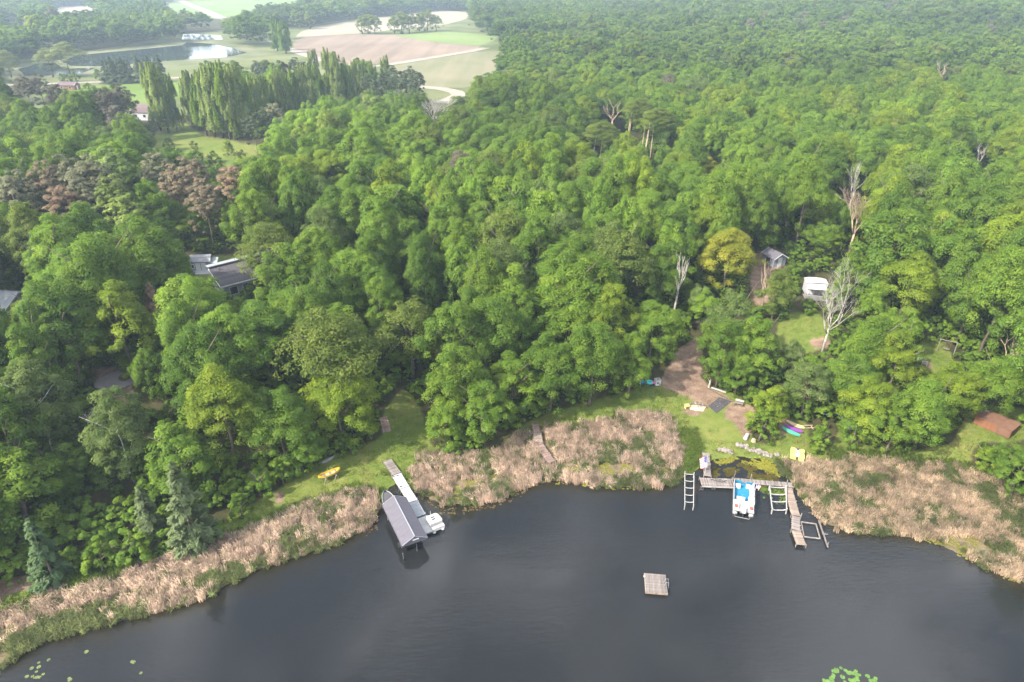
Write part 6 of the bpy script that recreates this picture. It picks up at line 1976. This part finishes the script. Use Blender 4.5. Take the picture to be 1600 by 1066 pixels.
for sgn, lb in ((-1, "wooden sawhorse under the lower end of the yellow canoe"), (1, "wooden sawhorse under the upper end of the yellow canoe")):
    ax = Vector((-math.sin(t.rotation_euler.z), math.cos(t.rotation_euler.z), 0))
    p = Vector((cl.x, cl.y, 0)) + ax * sgn * L * .24
    s = thing("sawhorse", lb, "sawhorse", (p.x, p.y, zat(p.x, p.y)), t.rotation_euler.z)
    part("beam", MB().box((0, 0, .6), (1.3, .1, .12)), M_WOODTAN, s)
    for sx in (-1, 1):
        for sy in (-1, 1):
            part("leg", MB().bar((sx * .5, sy * .05, .57), (sx * .6, sy * .3, -.05), .07), M_WOODTAN, s)
canoe("paddle_board", "long grey-white board lying on the grass behind the yellow canoe", "paddle board", kl(115, 218), kl(255, 150), .55, .16, M_VINYLG, M_WHITEDIRTY, fill=.95)
kk = crop(1200, 640, 4.0)
canoe("kayak", "tan kayak on the grass, farthest from the lake of the three side by side", "kayak", kk(110, 82), kk(225, 130), .72, .28, M_TAN, M_TAN, fill=.9)
canoe("kayak", "purple kayak lying between the tan and the teal one", "kayak", kk(105, 108), kk(215, 155), .72, .28, M_PURPLE, M_PURPLE, fill=.9)
canoe("kayak", "teal kayak on the grass, nearest the lake of the three side by side", "kayak", kk(82, 122), kk(198, 176), .72, .28, M_TEAL, M_TEAL, fill=.9)
canoe("canoe", "grey-white canoe nosing out from under the trees onto the lawn", "canoe", kk(450, 30), kk(516, 146), .95, .36, M_WHITEDIRTY, M_VINYLG, fill=.6)
canoe("rowing_boat", "small blue boat half hidden under the trees beside the grey-white canoe", "boat", kk(340, 28), kk(440, 40), 1.1, .4, M_BLUE, M_COVER, fill=.5, both=False)
g = G(*kk(240, 120))
t = thing("paddle_rack", "low rack of rough poles behind the tan kayak", "rack", (g.x, g.y, g.z))
for dy in (-.3, .3):
    part("pole", MB().bar((-1.0, dy, .3), (1.0, dy + .1, .34), .09), M_DEADTAN, t)
for dx in (-.8, .8):
    part("leg", MB().bar((dx, -.4, .2), (dx, .5, .2), .09).bar((dx, 0, -.1), (dx, 0, .3), .09), M_DEADTAN, t)

# pale yellow pedal boat ashore
a, b = G(*kk(180, 318)), G(*kk(183, 256))
az, L = frame2(a, b)
c = (a + b) / 2
t = thing("pedal_boat", "pale yellow pedal boat with twin hulls drawn up on the grass by the reeds", "pedal boat", (c.x, c.y, zat(c.x, c.y) + .02), az)
for s in (-1, 1):
    part("float", MB().prism([(s * .52 - .36, -L / 2), (s * .52 + .36, -L / 2), (s * .52 + .4, -L / 2 + .3), (s * .52 + .4, L / 2 - .3), (s * .52 + .3, L / 2), (s * .52 - .3, L / 2), (s * .52 - .4, L / 2 - .3), (s * .52 - .4, -L / 2 + .3)], 0, .42), M_PALEYEL, t)
    part("seat", MB().box((s * .45, .15, .5), (.6, .5, .18)).box((s * .45, -.15, .7), (.6, .14, .4)), M_PALEYEL, t)
part("body", MB().box((0, .1, .36), (.5, L * .72, .3)), M_WHITE, t)
part("footwell", MB().box((0, .72, .53), (.3, .5, .05)), M_WOODDARK, t)
part("pedal", MB().tube([(-.3, .75, .6), (.3, .75, .6)], .03, 6).box((-.25, .75, .62), (.12, .1, .04)).box((.25, .75, .62), (.12, .1, .04)), M_BLACK, t)

# ------------------------------------------------------------------ the beach yard
kc = crop(960, 520, 5.329)
def ico(seed, sx, sy, sz):
    g = random.Random(seed)
    phi = 1.618
    vs = [Vector(v).normalized() for v in ((-1, phi, 0), (1, phi, 0), (-1, -phi, 0), (1, -phi, 0), (0, -1, phi), (0, 1, phi), (0, -1, -phi), (0, 1, -phi), (phi, 0, -1), (phi, 0, 1), (-phi, 0, -1), (-phi, 0, 1))]
    fs = [(0, 11, 5), (0, 5, 1), (0, 1, 7), (0, 7, 10), (0, 10, 11), (1, 5, 9), (5, 11, 4), (11, 10, 2), (10, 7, 6), (7, 1, 8), (3, 9, 4), (3, 4, 2), (3, 2, 6), (3, 6, 8), (3, 8, 9), (4, 9, 5), (2, 4, 11), (6, 2, 10), (8, 6, 7), (9, 8, 1)]
    return MB().add([(v.x * sx * g.uniform(.75, 1.2), v.y * sy * g.uniform(.75, 1.2), v.z * sz * g.uniform(.75, 1.2)) for v in vs], fs)
ROCKS = [ico(i, .32, .28, .22).mesh("rock", M_ROCK) for i in range(5)]
rline = [((860, 970), (985, 1000), 26, .35), ((1015, 935), (1180, 990), 34, .42), ((1180, 985), (1310, 1035), 26, .42), ((1330, 1010), (1375, 1020), 4, .2)]
nr = 0
for (a, b, n, wdt) in rline:
    pa, pb = G(*kc(*a)), G(*kc(*b))
    d = (pb - pa); nn = Vector((-d.y, d.x, 0)).normalized()
    for i in range(n):
        p = pa.lerp(pb, (i + R_.random()) / n) + nn * R_.uniform(-1, 1) * wdt
        s = R_.uniform(.5, 1.15)
        o = part("rock", ROCKS[i % 5], None, None, loc=(p.x, p.y, max(zat(p.x, p.y), 0) + .1 * s), rot=(R_.uniform(0, 6), R_.uniform(0, 6), R_.uniform(0, 6)))
        o.scale = (s, s, s)
        big_ = "large" if s > .95 else "small" if s < .68 else "middle-sized"
        where = "shorter row by the pool's near corner" if (a, b) == rline[0][:2] else "long rock row along the algae pool"
        tag(o, f"{big_} pale rock in the {where}", "rock", "rocks edging the pool behind the dock")
g = G(*kk(262, 330))
o = part("boulder", ico(77, .6, .45, .35), M_WOODPINK, None, loc=(g.x, g.y, zat(g.x, g.y) + .12))
tag(o, "pinkish boulder at the reed edge below the pale yellow pedal boat", "boulder")

# black weed mat with timber edging
q = [G(*kc(*p)) for p in ((780, 615), (850, 672), (978, 572), (872, 540))]
zz = max(p.z for p in q)
c = sum(q, Vector()) / 4
t = thing("weed_mat", "black fabric weed mat pegged on the beach beside the timber edging", "ground mat", (c.x, c.y, c.z))
nq = 8
vs, fs = [], []
for i in range(nq + 1):
    for j in range(nq + 1):
        u, v = i / nq, j / nq
        p = q[0].lerp(q[1], u).lerp(q[3].lerp(q[2], u), v)
        vs.append((p.x - c.x, p.y - c.y, zat(p.x, p.y) - c.z + .05 + R_.uniform(0, .03)))
fs = [(i * (nq + 1) + j, (i + 1) * (nq + 1) + j, (i + 1) * (nq + 1) + j + 1, i * (nq + 1) + j + 1) for i in range(nq) for j in range(nq)]
part("fabric", MB().add(vs, fs), M_FABRIC, t)
for i in range(9):
    p = q[0].lerp(q[1], R_.random()).lerp(q[3].lerp(q[2], R_.random()), R_.random())
    part("peg", ico(i, .07, .05, .04), M_ROCK, t, loc=(p.x - c.x, p.y - c.y, zat(p.x, p.y) - c.z + .09))
def beam(name, label, a, b, w, h, mat, z=0.0):
    a, b = G(*kc(*a)), G(*kc(*b))
    t = thing(name, label, name.replace("_", " "), (a.x, a.y, a.z))
    part("beam", MB().bar((0, 0, h / 2 + z), (b.x - a.x, b.y - a.y, b.z - a.z + h / 2 + z), w, h), mat, t)
    n = max(2, int((b - a).length / 1.2))
    for i in range(n):
        p = (b - a) * ((i + .5) / n)
        part("peg", MB().tube([(p.x, p.y, p.z), (p.x, p.y, p.z + h + z + .04)], .04, 6), M_WOODDARK, t)
    return t
beam("landscape_timber", "dark timber edging between the dirt track and the weed mat", (765, 462), (985, 575), .18, .16, M_WOODDARK)
beam("landscape_timber", "dark timber laid from the yellow crate towards the weed mat", (640, 575), (775, 628), .18, .14, M_WOODDARK)
beam("landscape_timber", "pale peeled timber lying beside the bushy trees at the dirt track", (808, 460), (928, 500), .16, .16, M_VINYL)
g = G(*kc(785, 455))
t = thing("cut_post", "short pale post standing at the edge of the dirt track", "post", (g.x, g.y, g.z))
part("post", MB().tube([(0, 0, -.2), (.15, .1, 1.4)], [.17, .12], 8), M_DEAD, t)
part("side_branch", MB().tube([(.1, .06, .9), (-.4, .2, 1.7)], [.07, .03], 6), M_DEAD, t)
# bench
g = G(*kc(1035, 605))
t = thing("bench", "small pale wooden bench on the sandy beach beside the bushes", "bench", (g.x, g.y, g.z), rad(-28))
for i in range(3):
    part("slat", MB().box((0, -.18 + i * .17, .46), (1.25, .15, .04)), M_WOOD, t)
for i in range(2):
    part("backrest_slat", MB().box((0, .33, .62 + i * .17), (1.25, .04, .14), rx=-.2), M_WHITEDIRTY, t)
for sx in (-.55, .55):
    for sy in (-.18, .26):
        part("leg", MB().box((sx, sy, .2), (.08, .08, .48)), M_WOODDARK, t)
# yellow crate
g = G(*kc(603, 630))
t = thing("crate", "yellow plastic crate with dark front at the sand pile", "crate", (g.x, g.y, g.z), rad(8))
part("body", MB().box((0, 0, .3), (.6, .55, .56)), M_PALEYEL, t)
part("lid", MB().box((0, 0, .61), (.66, .6, .07)), M_PALEYEL, t)
part("front_panel", MB().box((0, -.29, .26), (.5, .03, .4)), M_WOODDARK, t)
# sand and rubble pile
g = G(*kc(680, 620))
t = thing("rubble_heap", "low heap of stones and sand between the yellow crate and the weed mat", "heap", (g.x, g.y, g.z))
part("sand", ico(5, 1.5, .9, .35), M_TAN, t, loc=(0, -.2, 0))
for i in range(16):
    o = part("stone", ROCKS[i % 5], None, t, loc=(R_.uniform(-1.3, 1.3), R_.uniform(-.3, .9), .22 + R_.uniform(0, .1)), rot=(R_.uniform(0, 6), 0, R_.uniform(0, 6)))
    o.scale = (.6, .6, .6)
# drum and stump by the rocks
g = G(*kc(1095, 880))
t = thing("drum", "white plastic drum lying on its side by the pale rocks", "drum", (g.x, g.y, g.z), rad(-32))
part("body", MB().tube([(0, -.55, .28), (0, .6, .28)], .27, 14), M_WHITE, t, smooth=False)
part("hoop", MB().tube([(0, -.2, .28), (0, -.14, .28)], .285, 14).tube([(0, .2, .28), (0, .26, .28)], .285, 14), M_WHITEDIRTY, t)
part("lid", MB().tube([(0, -.58, .28), (0, -.552, .28)], .22, 14), M_VINYLG, t)
g = G(*kc(1158, 905))
t = thing("stump", "pale cut stump beside the white drum", "stump", (g.x, g.y, g.z))
part("trunk", MB().tube([(0, 0, -.1), (0, 0, .4)], [.38, .3], 10), M_DEADTAN, t)
part("cut_face", MB().tube([(0, 0, .4), (0, 0, .42)], .27, 10), M_DEAD, t)
# lounge chair, float toys, white bin
g = G(*kc(215, 420))
t = thing("lounge_chair", "blue lounge chair with white frame under the overhanging trees", "lounge chair", (g.x, g.y, g.z), rad(25))
part("frame", MB().tube([(-.5, -.8, .4), (-.5, .5, .42), (-.5, 1.1, 1.1), (.5, 1.1, 1.1), (.5, .5, .42), (.5, -.8, .4)], .05, 6), M_WHITE, t)
part("seat", MB().box((0, -.15, .44), (.9, 1.3, .06)), M_BLUE, t)
part("backrest", MB().slab([(-.45, .52, .46), (.45, .52, .46), (.45, 1.08, 1.1), (-.45, 1.08, 1.1)], .05), M_COVER, t)
for sx in (-.45, .45):
    for sy in (-.7, .4):
        part("leg", MB().box((sx, sy, .2), (.06, .06, .42)), M_WHITE, t)
g = G(*kc(225, 380))
t = thing("trampoline_frame", "white tubular frame standing over the blue lounge chair", "frame", (g.x, g.y + .6, g.z), rad(30))
part("rail", MB().tube([(-.7, 0, 0), (-.7, 0, 1.5), (.7, 0, 1.5), (.7, 0, 0)], .05, 6), M_VINYL, t)
part("canopy", MB().slab([(-.68, -.1, 1.46), (.68, -.1, 1.46), (.68, .9, 1.7), (-.68, .9, 1.7)], .04), M_COVER, t)
part("strut", MB().tube([(-.7, 0, 1.5), (-.7, .9, 1.72), (.7, .9, 1.72), (.7, 0, 1.5)], .04, 6).tube([(-.7, .9, 1.7), (-.7, .9, 0)], .04, 6).tube([(.7, .9, 1.7), (.7, .9, 0)], .04, 6), M_VINYL, t)
t.name = "sunshade"
t["label"], t["category"] = "white-framed sunshade with dark top over the blue lounge chair", "sunshade"
g = G(*kc(290, 420))
t = thing("beach_float", "turquoise and pink inflatable float on the grass beside the blue chair", "float", (g.x, g.y, g.z), rad(-20))
part("tube", MB().tube([(.5 * math.cos(a * .5236), .4 * math.sin(a * .5236), .2) for a in range(13)], .2, 8), M_TURQ, t, smooth=True)
part("nose", MB().tube([(.45, -.1, .25), (.85, -.15, .35)], [.22, .12], 8), M_PINK, t, smooth=True)
g = G(*kc(357, 430))
t = thing("storage_bin", "white storage bin with grey patches beside the beach float", "bin", (g.x, g.y, g.z), rad(12))
part("body", MB().box((0, 0, .45), (.85, .8, .88)), M_WHITE, t)
part("lid", MB().box((0, 0, .93), (.95, .88, .08)), M_WHITEDIRTY, t)
part("patch", MB().box((-.1, -.41, .5), (.35, .03, .3)).box((.25, -.41, .25), (.2, .03, .25)).box((.1, .05, .98), (.4, .3, .02)), M_WOODDARK, t)

# steps on the slope
ks = crop(300, 600, 4.0)
a, b = G(*ks(1218, 296)), G(*ks(1198, 215))
t = thing("wooden_steps", "short flight of timber steps set in the grassy slope", "steps", (a.x, a.y, a.z))
az, L = frame2(a, b)
n = 8
for i in range(n):
    p = (b - a) * (i / (n - 1))
    part("step", MB().box((0, 0, .08), (1.15, .34, .16)), M_WOODPINK, t, loc=(p.x, p.y, zat(a.x + p.x, a.y + p.y) - a.z), rot=(0, 0, az))

# garden chairs, table, swing frame in the clearing
kg = crop(1200, 420, 4.0)
def chair(label, px, mat, rz):
    g = G(*kg(*px))
    t = thing("garden_chair", label, "garden chair", (g.x, g.y, g.z), rz)
    part("seat", MB().box((0, 0, .42), (.62, .6, .06)), mat, t)
    part("backrest", MB().slab([(-.31, .28, .42), (.31, .28, .42), (.34, .55, 1.1), (-.34, .55, 1.1)], .05), mat, t)
    for s in (-1, 1):
        part("armrest", MB().box((s * .36, .05, .66), (.12, .75, .04)), mat, t)
        for y_ in (-.26, .3):
            part("leg", MB().box((s * .34, y_, .3), (.07, .07, .62)), mat, t)
chair("turquoise garden chair in the small sunny clearing", (935, 582), M_TURQ, rad(200))
chair("pale pink garden chair between the turquoise and the white one", (955, 590), M_WOODPINK, rad(160))
chair("white garden chair in the small sunny clearing", (974, 606), M_WHITE, rad(150))
g = G(*kg(1062, 505))
t = thing("swing_frame", "grey A-frame of a garden swing standing in the shade behind the garden chairs", "swing frame", (g.x, g.y, g.z), rad(-35))
part("top_bar", MB().tube([(-.2, 0, 1.9), (2.4, .2, 1.9)], .06, 7), M_WOOD, t)
for x_ in (-.1, 2.3):
    for s in (-.7, .7):
        part("leg", MB().tube([(x_, 0, 1.9), (x_, s, -.05)], .05, 7), M_WOOD, t)
part("seat", MB().box((1.1, 0, .5), (.9, .3, .05)).bar((.7, 0, .5), (.7, 0, 1.9), .02).bar((1.5, 0, .5), (1.5, 0, 1.9), .02), M_WOOD, t)

# ------------------------------------------------------------------ lily pads
def pad_mesh(name, mat, r):
    pts = [(0, 0, .012)] + [(r * math.cos(a), r * math.sin(a) * .95, .012 + .006 * math.sin(a * 3)) for a in np.linspace(.22, 6.06, 14)]
    return MB().add(pts, [(0, i, i + 1) for i in range(1, 14)]).mesh(name, mat)
PM, PM2 = pad_mesh("lily_pad", M_PAD, .21), pad_mesh("lily_pad", M_PADPALE, .2)
padpx = [(1287, 669), (1262, 680), (1245, 688), (1268, 690), (1258, 692), (1312, 682), (1322, 690), (1330, 698), (1342, 696), (1355, 702), (1372, 686), (1368, 698), (1376, 712), (1392, 708), (1380, 726), (1372, 734), (1362, 740), (1352, 746), (1340, 738), (1296, 720), (1244, 710), (1240, 722), (1232, 730), (1236, 742), (1190, 738), (1196, 746), (1214, 746), (1438, 716), (1484, 728), (1478, 742), (1458, 742), (1310, 748), (1384, 740), (1366, 752), (1348, 756), (1230, 756), (1244, 764), (1200, 760)]
for i, q in enumerate(padpx):
    p = P(*kr(*q), .0)
    for j in range(1):
        o = part("lily_pad", PM, None, None, loc=(p.x + j * R_.uniform(-.4, .4), p.y + j * R_.uniform(-.35, .35), .004 + .003 * ((i * 2 + j) % 5)), rot=(0, 0, R_.uniform(0, 6)))
        s = R_.uniform(.75, 1.25); o.scale = (s, s, 1)
        tag(o, "bright green lily pad in the loose cluster on the open water below the raft", "lily pad", "bright lily pads below the raft")
kp = crop(0, 800, 4.0)
for i, q in enumerate([(242, 943), (198, 978), (243, 970), (228, 1000), (168, 1030), (203, 1028), (218, 1036), (232, 1034), (248, 1034), (270, 1015), (304, 925), (432, 1040), (438, 1050), (880, 1008), (540, 875), (826, 935), (836, 940)]):
    p = P(*kp(*q), .0)
    o = part("lily_pad", PM2, None, None, loc=(p.x, p.y, .004 + .003 * (i % 5)), rot=(0, 0, R_.uniform(0, 6)))
    s = R_.uniform(.7, 1.1); o.scale = (s, s, 1)
    tag(o, "pale floating lily pad in the sparse group off the dry cattail belt", "lily pad", "pale lily pads off the cattail belt")

# ------------------------------------------------------------------ haze
hz, HN, HL = new_mat("haze")
ho = HN.new("ShaderNodeOutputMaterial"); hv = HN.new("ShaderNodeVolumePrincipled")
hv.inputs["Color"].default_value = (0.66, 0.82, 1.0, 1)
hv.inputs["Density"].default_value = HAZE_DENSITY
hv.inputs["Anisotropy"].default_value = 0.25
HL.new(hv.outputs[0], ho.inputs["Volume"])
part_haze = MB().box((0, 1750, 31), (5200, 3740, 70))
o = link(bpy.data.objects.new("haze", part_haze.mesh("haze", hz)))
tag(o, kind="stuff")
